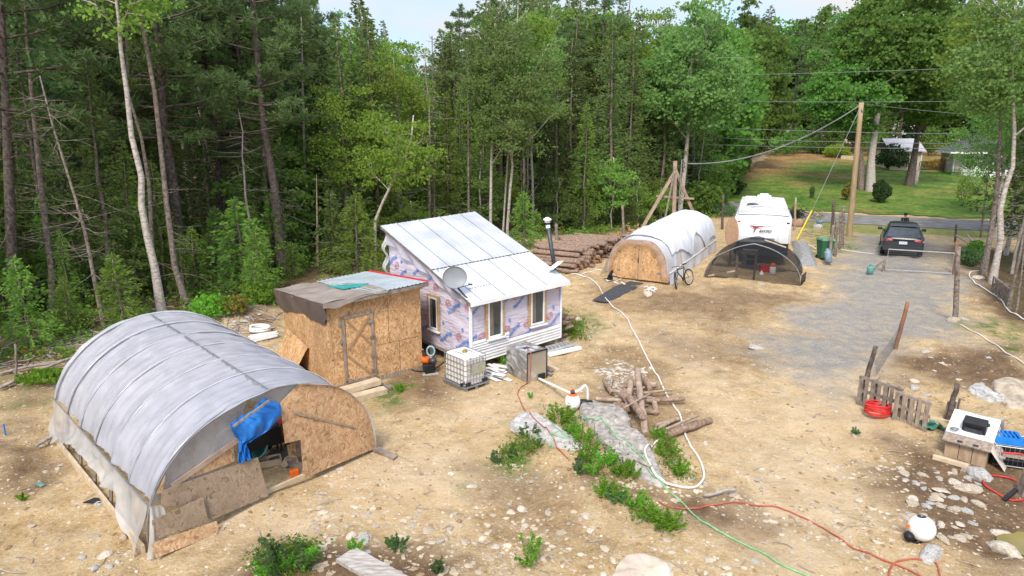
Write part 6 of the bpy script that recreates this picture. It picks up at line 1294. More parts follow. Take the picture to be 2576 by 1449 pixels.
for a_, b_, r in ((hd, st, .022), (hd - upv * .1, bb, .026), (st, bb, .02), (bb, rr_, .014), (st, rr_, .012), (hd + upv * .08, hd - upv * .12, .022)): fr.tube([a_, b_], r, 7)
fr.build('frame', black, bk)
fk = MB(); fk.tube([hd - upv * .1 + sv_ * .05, ff_ + sv_ * .05], .016, 6); fk.tube([hd - upv * .1 - sv_ * .05, ff_ - sv_ * .05], .016, 6); fk.build('fork', black, bk)
MB().tube([hd + upv * .1 - sv_ * .32 + dv * .1, hd + upv * .16 - sv_ * .05, hd + upv * .16 + sv_ * .05, hd + upv * .1 + sv_ * .32 + dv * .1], .015, 6).build('handlebar', black, bk)
MB().tube([st, st + upv * .14], .015, 6).build('seat_post', dark_metal, bk); MB().prism([st + upv * .14 + dv * .14 + sv_ * .08, st + upv * .14 + dv * .14 - sv_ * .08, st + upv * .14 - dv * .14 - sv_ * .02, st + upv * .14 - dv * .14 + sv_ * .02], upv * .05).build('saddle', black, bk, bevel=.015)
MB().lathe([(.09, -.01), (.09, .01)], 16, bb, sv_.to_track_quat('Z', 'Y').to_matrix()).build('chainring', dark_metal, bk); MB().tube([bb + sv_ * .06, bb + sv_ * .07 - upv * .17, bb + sv_ * .16 - upv * .17], .012, 5).tube([bb - sv_ * .06, bb - sv_ * .07 + upv * .17, bb - sv_ * .16 + upv * .17], .012, 5).build('crank', dark_metal, bk)
# ------------------------------------------------------------------ netting dome
def zn(u, v): return ((2060 + u / 4.83) / 1.1925, (560 + v / 4.83) / 1.1925)
F = G(*zn(255, 1310)); R = G(*zn(1640, 1440)); PN = Plane(F, R); nw = PN.w; gz = (F.z + R.z) / 2; Vn = -PN.n * 2.3 + PN.d * .15
apn = (PN.sz(*zn(860, 858))[1] - gz) * 1.06
nd_ = thing('netting_dome', F.lerp(R, .5), 'low arched pen of black shade netting before the camper trailer', 'netting pen')
def na(th, t, k=1.0):
    p = F + PN.d * (nw / 2 * (1 - cos(th) * k)) + Vn * t; return Vector((p.x, p.y, gz + .05 * t + apn * (.62 * sin(th) ** .9 + .38 * (1 - abs(1 - 2 * th / pi)) ** .9) * k + .05 * float(vnoise(th * 3, t * 3 + 2))))
net_m = new_mat('black_netting'); o = nd(net_m, 'ShaderNodeOutputMaterial'); b = nd(net_m, 'ShaderNodeBsdfDiffuse'); b.inputs[0].default_value = (.03, .032, .036, 1); tr = nd(net_m, 'ShaderNodeBsdfTransparent'); m1_ = nd(net_m, 'ShaderNodeMixShader'); m1_.inputs[0].default_value = .62; lk(net_m, tr.outputs[0], m1_.inputs[1]); lk(net_m, b.outputs[0], m1_.inputs[2]); lk(net_m, m1_.outputs[0], o.inputs[0])
def nc(a, t): th = .02 + (pi - .04) * a; return na(th, t, 1.0 - .04 * sin(pi * t) + .012 * sin(a * 50 + t * 9))
MB().grid(nc, 40, 12).build('netting', net_m, nd_, smooth=True)
def ne(a, t): th = .02 + (pi - .04) * a; p = na(th, 0, .99); q = Vector((p.x, p.y, Tz(p.x, p.y) + .02)); return p.lerp(q, t) + PN.n * (.03 * sin(a * 30) * t)
net_m2 = net_m.copy(); [setattr(n_.inputs[0], 'default_value', .45) for n_ in net_m2.node_tree.nodes if n_.type == 'MIX_SHADER']
MB().grid(ne, 40, 8).build('end_netting', net_m2, nd_, smooth=True)
def nb_(a, t): p = na(.02 + (pi - .04) * a, 1, .99); q = Vector((p.x, p.y, Tz(p.x, p.y) + .02)); return p.lerp(q, t)
MB().grid(nb_, 40, 4).build('end_netting', net_m, nd_, smooth=True)
for t in (0, 1): MB().tube([na(.02 + (pi - .04) * k / 30, t, 1.005) for k in range(31)], .022, 6).build('hoop', grey_metal if not t else dark_metal, nd_, smooth=True)
def nbd(a, b_, nm, w_=.09, m_=None): (s0, z0_), (s1, z1_) = PN.sz(*zn(*a)), PN.sz(*zn(*b_)); return MB().bar(PN.pt(s0, z0_, -.03), PN.pt(s1, z1_, -.03), w_, .05, up=PN.n).build(nm, m_ or mat('dark_timber', (.09, .07, .06), (.05, .04, .035)), nd_)
nbd((720, 1340), (735, 940), 'door_post', .11); nbd((965, 1410), (1005, 975), 'door_post', .09); nbd((735, 1360), (960, 1405), 'sill', .14, dark_metal); nbd((740, 945), (1005, 985), 'lintel'); nbd((270, 1300), (700, 1220), 'rail', .07, wood_red); nbd((1010, 1395), (1640, 1440), 'base_rail'); nbd((270, 1310), (720, 1345), 'base_rail')
MB().prism([R + PN.d * .02, R + PN.d * .02 + Vector((0, 0, .5)), R + PN.d * .2 + Vn * .35 + Vector((0, 0, .55)), R + PN.d * .2 + Vn * .35], (.01, .01, 0)).build('side_flap', net_m, nd_)
p, q = AtY(*zn(1130, 770), R.y + 1.6), AtY(*zn(1440, 880), R.y + 1.2)
MB().bar(p, q, .10, .04).build('ridge_board', wood_pale, nd_)
def netitem(name, u, v, label, cat): p = G(*zn(u, v)); return thing(name, p, label, cat), p
e, p = netitem('water_jug', 1240, 1265, 'white jug with an orange cap inside the netting pen', 'jug'); MB().lathe([(.12, 0), (.15, .03), (.15, .33), (.12, .38), (.06, .40)], 14, p).build('body', white_plastic, e, smooth=True); MB().lathe([(.13, .39), (.13, .46), (.09, .54), (.03, .55)], 14, p).build('cap', orange, e, smooth=True)
e, p = netitem('feed_bucket', 1080, 1285, 'small white bottle on the floor of the netting pen', 'bottle'); MB().lathe([(.09, 0), (.11, .05), (.09, .14), (.03, .2), (.03, .24)], 12, p).build('body', white_plastic, e, smooth=True)
e, p = netitem('crate', 1130, 1235, 'red crate in the shade of the netting pen', 'crate'); MB().box(p + Vector((0, 0, .15)), (.5, .3, .3)).build('body', red_p, e, bevel=.02); MB().box(p + Vector((0, 0, .31)), (.54, .34, .03)).build('rim', red_p, e)
e, p = netitem('cupboard', 900, 1200, 'small grey cupboard with dark openings inside the netting pen', 'cupboard'); p = p - PN.n * .5; Mn = Matrix.Rotation(atan2(PN.d.y, PN.d.x), 3, 'Z'); p.z = Tz(p.x, p.y); MB().box(p + Vector((0, 0, .45)), (.72, .4, .9), Mn).build('body', mat('grey_board', (.42, .41, .40), (.3, .29, .28)), e)
for zz_ in (.62, .30): MB().box(p + PN.n * .2 + PN.d * .08 + Vector((0, 0, zz_)), (.44, .02, .24), Mn).build('opening', black, e)
for k, (u, v, s_) in enumerate([(1105, 1420, .20), (320, 1340, .09), (1000, 1430, .06), (410, 1345, .05)]):
    pass
# ------------------------------------------------------------------ camper trailer
rvc = G(1916, 690); ry = 33.2; bx_ = AtY(1916, 600, ry).x; gz = Tz(bx_, ry); ax = Vector((.345, .938, 0)).normalized(); sx_ = Vector((ax.y, -ax.x, 0)); W_ = 1.30; Lr = 9.2
ztop = AtY(1916, 548, ry).z - gz; zw = AtY(1916, 610, ry).z - gz
rv = thing('camper_trailer', (bx_ + ax.x * 4.5, ry + ax.y * 4.5, gz), 'long white camper trailer with a weathered roof behind the netting pen', 'camper trailer'); O_ = Vector((bx_, ry, gz))
def rvp(x, y, z_): return O_ + sx_ * x + ax * y + Vector((0, 0, z_))
prof = [(.0, zw, 1), (-.10, zw + .35, 1), (-.02, ztop - .30, 1), (.28, ztop - .02, .99), (.9, ztop + .16, .97), (4, ztop + .24, .96), (8.6, ztop + .22, .95), (Lr, ztop - .1, .95)]
mb = MB(); secs = [(-.05, zw, ztop - .25), (.35, .55, ztop + .0), (1.0, .5, ztop + .16), (4.5, .5, ztop + .24), (8.7, .5, ztop + .22), (9.2, .6, ztop - .1)]
def rsec(y, z0_, z1_, wk): return [rvp(-W_ * wk, y, z0_), rvp(-W_ * wk, y, z1_ - .12), rvp(-W_ * wk + .10, y, z1_ - .02), rvp(-W_ * .5, y, z1_ + .03), rvp(0, y, z1_ + .05), rvp(W_ * .5, y, z1_ + .03), rvp(W_ * wk - .10, y, z1_ - .02), rvp(W_ * wk, y, z1_ - .12), rvp(W_ * wk, y, z0_)]
body = MB(); SS = [rsec(y, a_, b_, 1) for y, a_, b_ in [(.30, .55, ztop + .02), (.9, .5, ztop + .14), (2, .5, ztop + .19), (4.5, .5, ztop + .24), (8.7, .5, ztop + .22), (9.2, .7, ztop - .05)]]
for s_ in SS: body.v += [tuple(q) for q in s_]
for i in range(len(SS) - 1): body.f += [(i * 9 + j, i * 9 + j + 1, (i + 1) * 9 + j + 1, (i + 1) * 9 + j) for j in range(8)]
body.f.append(tuple(45 + j for j in range(9))); body.f += [(i * 9 + 8, i * 9, (i + 1) * 9, (i + 1) * 9 + 8) for i in range(5)]
rv_side = mat('camper_side', (.62, .64, .66), (.54, .56, .58), scale=1, rough=.35); roofm = mat('weathered_membrane', (.72, .71, .68), (.40, .39, .37), scale=1.3, rough=.8, detail=9, stretch=(2, .6, 1))
body.build('body', rv_side, rv)
rf_ = MB().grid(lambda a, b_: rvp(-W_ * .94 + 2 * W_ * .94 * a, .42 + 8.5 * b_, (ztop + .05 + .05 * min(1, b_ * 12) + .19 * min(1, (.42 + 8.5 * b_) / 4.5) ** .7) + .035 * (1 - (2 * a - 1) ** 2)), 12, 30).build('roof', roofm, rv, smooth=True)
# end cap: moulded white shell with side wings
def cap(a, b_):
    x = -1 + 2 * a; z_ = zw + (ztop + .06 - zw) * b_; y = .02 + .26 * max(0, b_ - .72) / .28 - .16 * sin(pi * min(1, b_ * 1.2)) * .6
    y += .10 * (abs(x) > .58) * -1 * (1 - b_ * .5) * .6; y += .22 * max(0, abs(x) - .93) / .07; return rvp(x * (W_ + .02), y, z_)
cp = MB().grid(cap, 60, 30).build('end_cap', white_paint, rv, smooth=True)
MB().prism([rvp(-W_ * .9, .12, .55), rvp(W_ * .9, .12, .55), rvp(W_ * .98, .06, zw), rvp(-W_ * .98, .06, zw)], ax * .2).build('lower_panel', dark_metal, rv)
mb = MB(); mb.bar(rvp(-W_ - .04, .22, .55), rvp(-W_ - .04, .34, ztop - .02), .06, .06); mb.bar(rvp(-W_ - .02, .34, ztop), rvp(-W_ * .94, 9, ztop + .2), .05, .05); mb.build('corner_moulding', rv_side, rv)
mb = MB(); mb.bar(rvp(W_ + .03, .26, zw), rvp(W_ + .03, .34, ztop - .02), .05, .05); mb.bar(rvp(W_ + .02, .34, ztop), rvp(W_ * .94, 9, ztop + .2), .05, .05); mb.build('corner_moulding', rv_side, rv)
for k in range(4):
    z_ = zw + (ztop - zw) * (.70 + .07 * k); MB().bar(rvp(-.62 - .03 * k, -.10 + .022 * k, z_), rvp(.62 + .03 * k, -.10 + .022 * k, z_), .03, .022).build('moulded_rib', white_paint, cp)
MB().prism([rvp(-.62, -.125, zw + (ztop - zw) * .20), rvp(.62, -.125, zw + (ztop - zw) * .20), rvp(.55, -.125, zw + (ztop - zw) * .28), rvp(-.55, -.125, zw + (ztop - zw) * .28)], ax * .08).build('step_ledge', white_paint, cp)
for x in (-.95, .98): MB().box(rvp(x * W_ * .93, -.06 + .03, zw + (ztop - zw) * .83), (.14, .05, .07), Matrix.Rotation(atan2(sx_.y, sx_.x), 3, 'Z')).build('marker_light', red_p if x < 0 else mat('dark_red', (.12, .02, .02)), cp)
class PlRV:
    def pt(s, a, z_, off=0): return rvp(a, -.135 - off, z_)
zl = zw + (ztop - zw) * .50; mb = MB(); write(mb, PlRV(), .13, zl, 'ango', .25, 0, .012, .006, 1.25, shear=.3); mb.build('lettering', mat('grey_print', (.10, .09, .085), (.07, .06, .06)), cp)
mb = MB(); write(mb, PlRV(), -.40, zl + .03, 'T', .36, 0, .012, .012, 1.1, shear=.3); mb.add([PlRV().pt(a_, zl + z_, .014) for a_, z_ in ((-.70, .22), (-.30, .13), (.02, .18), (.0, .23), (-.32, .20), (-.5, .24))], [(0, 1, 4, 5), (1, 2, 3, 4)]); mb.build('red_lettering', mat('dark_red_print', (.33, .04, .04), (.28, .03, .03)), cp)
mb = MB(); write(mb, PlRV(), .0, zl - .20, 'CARAVAN' if False else '. . . . . . .', .09, 0, .012); mb.build('faint_lettering', mat('pale_print', (.55, .55, .56)), cp)
Mr = Matrix.Rotation(atan2(sx_.y, sx_.x), 3, 'Z')
ac = MB().box(rvp(.02, 5.4, ztop + .48), (.78, .95, .42), Mr).build('air_conditioner', white_paint, rv, bevel=.06); MB().box(rvp(.02, 5.7, ztop + .72), (.46, .4, .10), Mr).build('cover', white_paint, ac, bevel=.02); MB().box(rvp(.02, 5.4, ztop + .27), (.78, 1.0, .06), Mr).build('gasket', dark_metal, ac)
MB().box(rvp(-.72, 7.4, ztop + .36), (.6, .55, .2), Mr).build('roof_vent', white_plastic, rv, bevel=.03); MB().tube([rvp(-.42, 6.6, ztop + .2), rvp(-.42, 6.6, ztop + .5)], .03, 8).build('vent_pipe', white_plastic, rv)
MB().box(rvp(.82, 2.9, ztop + .26), (.42, .5, .12), Mr).build('roof_vent', white_plastic, rv, bevel=.02); MB().box(rvp(0, 1.0, ztop + .22), (.36, .22, .08), Mr).build('roof_vent', white_plastic, rv, bevel=.02)
MB().lathe([(.34, 0), (.36, .03), (.1, .05)], 20, rvp(-.52, 3.6, ztop + .26), Matrix.Rotation(.25, 3, 'X')).build('round_antenna', dark_metal, rv); MB().tube([rvp(-.62, 2.5, ztop + .25), rvp(.05, 3.1, ztop + .29)], .035, 6).build('antenna_arm', grey_metal, rv)
for x in (-1, 1):
    for y in (4.6, 5.6): MB().lathe([(.2, -.1), (.34, -.1), (.36, 0), (.34, .1), (.2, .1)], 18, rvp(x * (W_ - .12), y, .36), sx_.to_track_quat('Z', 'Y').to_matrix()).build('wheel', rubber, rv)
mb = MB(); mb.prism([rvp(-W_ - .012, 1.4, 1.5), rvp(-W_ - .012, 2.6, 1.5), rvp(-W_ - .012, 2.6, 2.2), rvp(-W_ - .012, 1.4, 2.2)], -sx_ * .02); mb.prism([rvp(-W_ - .012, 4.4, 1.5), rvp(-W_ - .012, 5.8, 1.5), rvp(-W_ - .012, 5.8, 2.2), rvp(-W_ - .012, 4.4, 2.2)], -sx_ * .02); mb.build('side_window', glass_dark, rv)
# round board and gravel heap beside it
p = AtY(*zn(655, 660), ry + .1); g_ = Tz(p.x, p.y)
tag(MB().lathe([(.02, -.03), (.62, -.03), (.62, .03), (.02, .03)], 24, p, Matrix.Rotation(radians(82), 3, 'X') @ Matrix.Diagonal((.55, 1.25, 1))).tube([p - Vector((0, 0, .9)), Vector((p.x, p.y, g_))], .05).build('round_board', mat('brown_board', (.36, .22, .13), (.28, .17, .10)), None, org=(p.x, p.y, g_)), 'round edged brown board standing between tunnel and camper', 'board')
hp = [G(*zn(u, v)) for u, v in ((1500, 790), (1740, 820), (1830, 960), (1890, 1120), (1880, 1170), (1620, 1165), (1560, 1000))]
cH = sum(hp, Vector()) / len(hp)
def heap(a, b_):
    k = b_ * 6.999; i = int(k) % 7; f_ = k - int(k); p_ = hp[i].lerp(hp[(i + 1) % 7], f_); q = cH.lerp(p_, a * 1.05); return Vector((q.x, q.y, Tz(q.x, q.y) - .05 + .42 * (1 - a * a) + .06 * float(vnoise(q.x * 3, q.y * 3))))
hv = MB().grid(heap, 14, 56).build('gravel_heap', mat('crushed_gravel', (.36, .355, .35), (.15, .15, .15), scale=14, detail=3, rough=.95, bump=.8), None, smooth=True, org=tuple(cH)); tag(hv, 'low heap of grey crushed gravel right of the camper', 'gravel heap')
# ------------------------------------------------------------------ timber mast
by = 43.5; mt_ = thing('timber_mast', (AtY(1694, 585, by).x, by, Tz(11, by)), 'timber service mast braced like a tripod behind the white tunnel', 'mast'); bpos = mt_.location
topz = AtY(1700, 405, by)
MB().bar((bpos.x, by, bpos.z - .2), (topz.x - .05, by, topz.z), .24, .2, up=(0, 1, 0)).build('post', wood_red, mt_)
for (u, v, y_) in ((1606, 574, by - .6), (1766, 545, by + .9)):
    q = AtY(u, v, y_); MB().bar((q.x, y_, Tz(q.x, y_)), (topz.x, by - .1, AtY(1700, 428, by).z), .20, .12, up=(0, 1, 0)).build('brace', wood_red, mt_)
q = AtY(1664, 590, by - 1.4); MB().bar((q.x, by - 1.4, Tz(q.x, by - 1.4)), (topz.x - .05, by - .15, AtY(1700, 420, by).z), .11, .09, up=(0, 1, 0)).build('brace', wood_grey, mt_)
MB().bar(AtY(1651, 493, by - .2), AtY(1746, 500, by + .3), .13, .06, up=(0, 1, 0)).build('cross_bar', wood_red, mt_)
MB().tube([(bpos.x + .22, by - .1, bpos.z), (bpos.x + .26, by - .1, topz.z + .1), (bpos.x + .36, by - .1, topz.z + .12), (bpos.x + .5, by - .1, topz.z - .2)], .045, 8).build('conduit', grey_metal, mt_)
MB().box((bpos.x + .30, by - .15, bpos.z + 1.5), (.22, .16, .34)).build('meter', grey_metal, mt_, bevel=.03)
# ------------------------------------------------------------------ utility pole and wires
def post(name, a, b_, r, label, cat='post', m_=None, group=None, parts=None):
    p = G(*a); q = AtY(*b_, p.y); mb = MB(); n = 6; mb.tube([p - Vector((0, 0, .2))] + [p.lerp(q, k / n) + (Vector((jit(.02), jit(.02), 0)) if 0 < k < n else Vector()) for k in range(n + 1)], [r * 1.05] + [r * (1.05 - .2 * k / n) for k in range(n + 1)], 9); return tag(mb.build(name, m_ or bark_log2, None, smooth=True, org=tuple(p)), label, cat, group)
up_ = thing('utility_pole', G(2136, 596), 'tall bare wooden utility pole by the road, leaning right', 'utility pole'); p = G(2136, 596); ptop = AtY(2167, 258, p.y)
MB().tube([p - Vector((0, 0, .3))] + [p.lerp(ptop, k / 6) for k in range(7)], [.19] + [.185 - .045 * k / 6 for k in range(7)], 12).build('pole', mat('treated_pole', (.40, .29, .17), (.28, .20, .11), scale=4, stretch=(4, 4, .5), detail=7), up_, smooth=True)
MB().tube([ptop - Vector((0, .12, .35)), ptop - Vector((0, .22, .5))], .05, 6).build('bracket', grey_metal, up_)
def wire(pts, r, label, m_=None, sag=.0, name='overhead_wire', cat='wire'):
    a_, b_ = Vector(pts[0]), Vector(pts[1]); P_ = [a_.lerp(b_, k / 24) - Vector((0, 0, sag * 4 * (k / 24) * (1 - k / 24))) for k in range(25)]; return tag(MB().tube(P_, r, 5).build(name, m_ or grey_metal, None, org=tuple(a_)), label, cat)
wire((ptop - Vector((0, 0, .12)), (topz.x + .4, by, topz.z - .15)), .04, 'thick sagging service cable from the utility pole to the timber mast', mat('cable_grey', (.22, .22, .22), (.12, .12, .12), scale=3), 1.05)
gq = G(*zn(1595, 770)); gy = AtY(*zn(1812, 350), gq.y + 1.2)
wire((ptop - Vector((0, 0, .2)), gy), .018, 'thin guy wire running down from the utility pole', grey_metal, 0, 'guy_wire'); wire((gq, gy), .05, 'bright yellow guard tube on the guy wire beside the camper', yellow_p, 0, 'guy_guard', 'guard')
for k, (u0, v0, u1, v1, y_) in enumerate([(1700, 190, 2700, 158, 52), (1740, 252, 2700, 250, 50), (1760, 319, 2700, 338, 47), (1760, 345, 2700, 362, 47), (1740, 362, 2700, 372, 47), (2180, 262, 2700, 302, 46)]):
    ya, yb = y_ + 6, y_ - 7
    wire((AtY(u0, v0, ya), AtY(u1, v1, yb)), .016, ['highest', 'second highest', 'third', 'fourth', 'lowest', 'short sloping'][k] + ' of the thin overhead wires crossing above the road', grey_metal, .15)
# fence posts by the bin and the gate
for a_, b_, r, lab in [((2093, 588), (2098, 505), .10, 'dark post left of the paired posts by the road'), ((2118, 620), (2121, 518), .11, 'thick post next to the utility pole'), ((2112, 628), (2115, 533), .06, 'cut post in front of the thick post by the utility pole'), ((2100, 645), (2106, 545), .095, 'leaning bark post right of the green bin'), ((2085, 662), (2096, 566), .08, 'slanting post right beside the green bin'),
                       ((1999, 580), (2002, 497), .075, 'reddish post behind the camper near the planters'), ((1817, 577), (1820, 490), .09, 'dark post left of the camper roof'), ((1570, 600), (1566, 516), .09, 'weathered grey stake behind the firewood heap'), ((1402, 640), (1399, 563), .10, 'grey stub post behind the stovepipe'),
                       ((2398, 690), (2408, 608), .10, 'right hand gate post with a reddish foot'), ((2402, 610), (2406, 565), .06, 'thin dark post tip above the right gate post'), ((2402, 806), (2411, 620), .095, 'crooked bare pole standing on stones in the gravel'), ((2221, 683), (2227, 650), .06, 'short post at the left end of the gate'),
                       ((2252, 878), (2283, 760), .07, 'rusty leaning stake between gravel and dirt'), ((2172, 985), (2203, 870), .07, 'dark stake behind the grey pallet'), ((2385, 1060), (2408, 965), .07, 'dark stake behind the coop'), ((43, 965), (38, 865), .035, 'thin pale stick standing at the left wood edge'), ((680, 735), (668, 673), .07, 'charred black stake behind the brown tarp')]:
    post('fence_post', a_, b_, r, lab, m_={'reddish': wood_red}.get(lab.split()[0], mat('rusty_stake', (.30, .13, .06), (.13, .08, .06), scale=2) if 'rusty' in lab or 'reddish foot' in lab else (bark if 'bark' in lab or 'pole' in lab else (black if 'charred' in lab else (bark_dark if 'dark' in lab else wood_grey)))))
for a_, b_, lab in (((2195, 678), (2222, 655), 'short leaning prop at the left gate end'), ((2442, 616), (2405, 592), 'pale branch propped against the gate post')):
    p, q = G(*a_, .04), AtY(*b_, G(*a_).y); tag(MB().tube([p, q], .045, 7).build('prop_pole', wood_grey if 'short' in lab else wood_pale, None, org=tuple(p)), lab, 'pole')
# gate
ga, gb = G(2228, 684), G(2392, 693); gy_ = Plane(ga, gb); g = thing('wire_gate', ga.lerp(gb, .5), 'galvanised wire mesh gate across the gravel driveway', 'gate'); z1_ = AtY(2236, 627, ga.y).z; z0_ = ga.z + .12; zr_ = AtY(2396, 637, gb.y).z
A0, A1, B0, B1 = V3(ga, z0_), V3(ga, z1_), V3(gb, gb.z + .1), V3(gb, zr_)
MB().tube([A0, A1, B1, B0], .03, 7, closed=True).build('frame', galv, g); mb = MB()
for k in range(1, 34): mb.tube([A0.lerp(B0, k / 34), A1.lerp(B1, k / 34)], .0045, 3, cap=False)
for k in range(1, 10): mb.tube([A0.lerp(A1, k / 10), B0.lerp(B1, k / 10)], .0045, 3, cap=False)
mb.build('wire_mesh', grey_metal, g)
# bin and gas cylinders
p = G(2072, 652); e = thing('wheelie_bin', p, 'green wheelie bin with a pale green lid by the posts', 'bin'); mb = MB(); q4 = lambda w, l, z_: [p + Vector((sx * w, sy * l, z_)) for sx, sy in ((-1, -1), (1, -1), (1, 1), (-1, 1))]
mb.add(q4(.25, .28, .08) + q4(.33, .38, 1.02), [(3, 2, 1, 0), (4, 5, 6, 7), (0, 1, 5, 4), (1, 2, 6, 5), (2, 3, 7, 6), (3, 0, 4, 7)]); mb.build('body', green_bin, e, bevel=.03); MB().add(q4(.36, .42, 1.03) + q4(.32, .36, 1.15), [(3, 2, 1, 0), (4, 5, 6, 7), (0, 1, 5, 4), (1, 2, 6, 5), (2, 3, 7, 6), (3, 0, 4, 7)]).build('lid', mat('pale_green_lid', (.14, .26, .16), (.10, .20, .12)), e, bevel=.02)
for s_ in (-1, 1): MB().lathe([(.10, -.03), (.11, 0), (.10, .03)], 14, p + Vector((s_ * .27, .26, .11)), Matrix.Rotation(pi / 2, 3, 'Y')).build('wheel', rubber, e)
MB().tube([p + Vector((-.25, .45, 1.05)), p + Vector((.25, .45, 1.05))], .02, 6).build('handle', green_bin, e)
def cyl(name, p, r, h, m_, label, M=None, cat='gas cylinder'):
    e = thing(name, p, label, cat); MB().lathe([(r * .8, 0), (r * .85, .05), (r, .07), (r, h * .75), (r * .85, h * .86), (r * .3, h * .9), (r * .25, h * .95)], 18, p, M).build('shell', m_, e, smooth=True)
    M = M or Matrix.Identity(3); MB().lathe([(r * .55, h * .86), (r * .58, h * 1.02), (r * .5, h * 1.02)], 12, p, M).build('collar', m_, e); MB().tube([p + M @ Vector((0, 0, h * .9)), p + M @ Vector((0, 0, h * 1.05))], .03, 6).build('valve', dark_metal, e); return e
cyl('gas_cylinder', G(2188, 690), .15, .46, teal, 'small teal gas cylinder standing on the gravel left of the gate')
cyl('gas_cylinder', G(2073, 662) - Vector((0, .5, -.12)), .18, .72, blue_grey, 'blue grey gas cylinder tilted against the green bin', Matrix.Rotation(radians(-24), 3, 'X'))
# planters by the road
p = G(*zn(1590, 570)); e = thing('barrel_planter', p, 'brown mound with dark spiky plants beside the camper', 'planter'); MB().lathe([(.42, -.1), (.5, .2), (.42, .5), (.34, .55)], 16, p).build('barrel', mat('straw_brown', (.40, .26, .17), (.27, .17, .11)), e, smooth=True)
lv = Leaves(); c = np.array(p) + np.array([-.15, 0, .85]); m = 420; lv.put(c + rn.normal(size=(m, 3)) * np.array([.34, .2, .2]), unit(rn.normal(size=(m, 3)) + np.array([0, 0, .4])) * .11, np.full(m, .035)); o_ = link_mesh('plant', lv.mesh('plant', leaf_mat('dark_leaves', (.012, .014, .01), (.03, .04, .02), .1)), None); o_.parent = e; o_.location = -Vector(p)
p = G(*zn(1895, 600)); e = thing('pot_planter', p, 'blue pot of flowers on a grey rock at the roadside', 'planter'); MB().lathe([(.36, -.1), (.34, .15), (.22, .3)], 9, p).build('rock', stone_grey, e); MB().lathe([(.14, .26), (.22, .5), (.23, .54), (.18, .52)], 14, p + Vector((.1, 0, .0))).build('pot', mat('blue_pot', (.10, .30, .55), (.3, .45, .6), scale=9), e, smooth=True)
lv = Leaves(); c = np.array(p) + np.array([-.05, 0, .85]); m = 160; lv.put(c + rn.normal(size=(m, 3)) * np.array([.26, .18, .16]), unit(rn.normal(size=(m, 3)) + np.array([0, 0, .4])) * .08, np.full(m, .035)); o_ = link_mesh('flowers', lv.mesh('flowers', leaf_mat('mixed_flowers', (.05, .06, .04), (.5, .42, .3), .2)), None); o_.parent = e; o_.location = -Vector(p)
# ------------------------------------------------------------------ car (seen from behind)
cy = 34.9; cxm = AtY(2268, 640, cy).x; cz = Tz(cxm, cy) ; yaw = radians(-28)
car = thing('parked_car', (cxm, cy, cz), 'dark grey hatchback parked beyond the gate, rear towards the yard', 'car'); Mc = Matrix.Rotation(yaw, 3, 'Z'); Oc = Vector((cxm, cy, cz))
def cpnt(x, y, z_): return Oc + Mc @ Vector((x, y, z_))
paint = mat('dark_car_paint', (.035, .042, .05), (.028, .034, .042), scale=1, rough=.22, spec=.6); cglass = mat('car_glass', (.05, .06, .065), (.035, .042, .048), rough=.05, spec=.8)
# stations along the length: y, sill z, half width low, belt z, half width belt, roof z, half width roof
ST = [(0, .42, .86, .95, .90, .98, .84), (.06, .34, .95, 1.02, .96, 1.08, .86), (.35, .30, .985, 1.08, .965, 1.44, .72), (.75, .28, .99, 1.10, .96, 1.66, .66), (1.6, .28, .99, 1.10, .96, 1.73, .66), (2.5, .28, .99, 1.08, .96, 1.68, .65), (3.05, .28, .99, 1.06, .955, 1.40, .74), (3.5, .28, .985, 1.04, .94, 1.08, .86), (4.3, .30, .96, .95, .90, .99, .78), (4.72, .38, .86, .80, .80, .84, .66), (4.8, .45, .74, .68, .70, .70, .6)]
mb = MB(); NS = 12
for y, z0_, wl__, zb_, wb_, zr_, wr__ in ST:
    half = [(wl__ * .8, z0_), (wl__, z0_ + .18), (wl__ * 1.005, (z0_ + zb_) / 2 + .1), (wb_, zb_), (wr__, zr_ - .03), (wr__ * .6, zr_ + .015)]
    mb.v += [tuple(cpnt(x, y, z_)) for x, z_ in half] + [tuple(cpnt(-x, y, z_)) for x, z_ in reversed(half)]
for i in range(len(ST) - 1): mb.f += [(i * NS + j, i * NS + (j + 1) % NS, (i + 1) * NS + (j + 1) % NS, (i + 1) * NS + j) for j in range(NS)]
mb.f.append(tuple(range(NS))); mb.f.append(tuple((len(ST) - 1) * NS + j for j in reversed(range(NS)))); body = mb.build('body', paint, car, smooth=True)
es = body.modifiers.new('split', 'EDGE_SPLIT'); es.split_angle = radians(50)
def ipt(side, i0, f_, k, off=.012):
    y0, y1 = ST[i0], ST[i0 + 1]; g_ = [a_ + (b_ - a_) * f_ for a_, b_ in zip(y0, y1)]; x = g_[4] + (g_[6] - g_[4]) * k; z_ = g_[3] + (g_[5] - g_[3] - .03) * k; return cpnt(side * (x + off), g_[0], z_ + off * .5)
rw = MB().prism([cpnt(-.80, .055, 1.08), cpnt(.80, .055, 1.08), cpnt(.64, .50, 1.56), cpnt(-.64, .50, 1.56)], Mc @ Vector((0, -.03, .02))).build('rear_window', cglass, car)
MB().bar(cpnt(-.05, .08, 1.16), cpnt(.34, .13, 1.20), .02, .02).build('wiper', black, rw)
MB().prism([cpnt(-.66, .42, 1.62), cpnt(.66, .42, 1.62), cpnt(.60, .78, 1.70), cpnt(-.60, .78, 1.70)], (0, 0, .035)).build('spoiler', paint, car, bevel=.01)
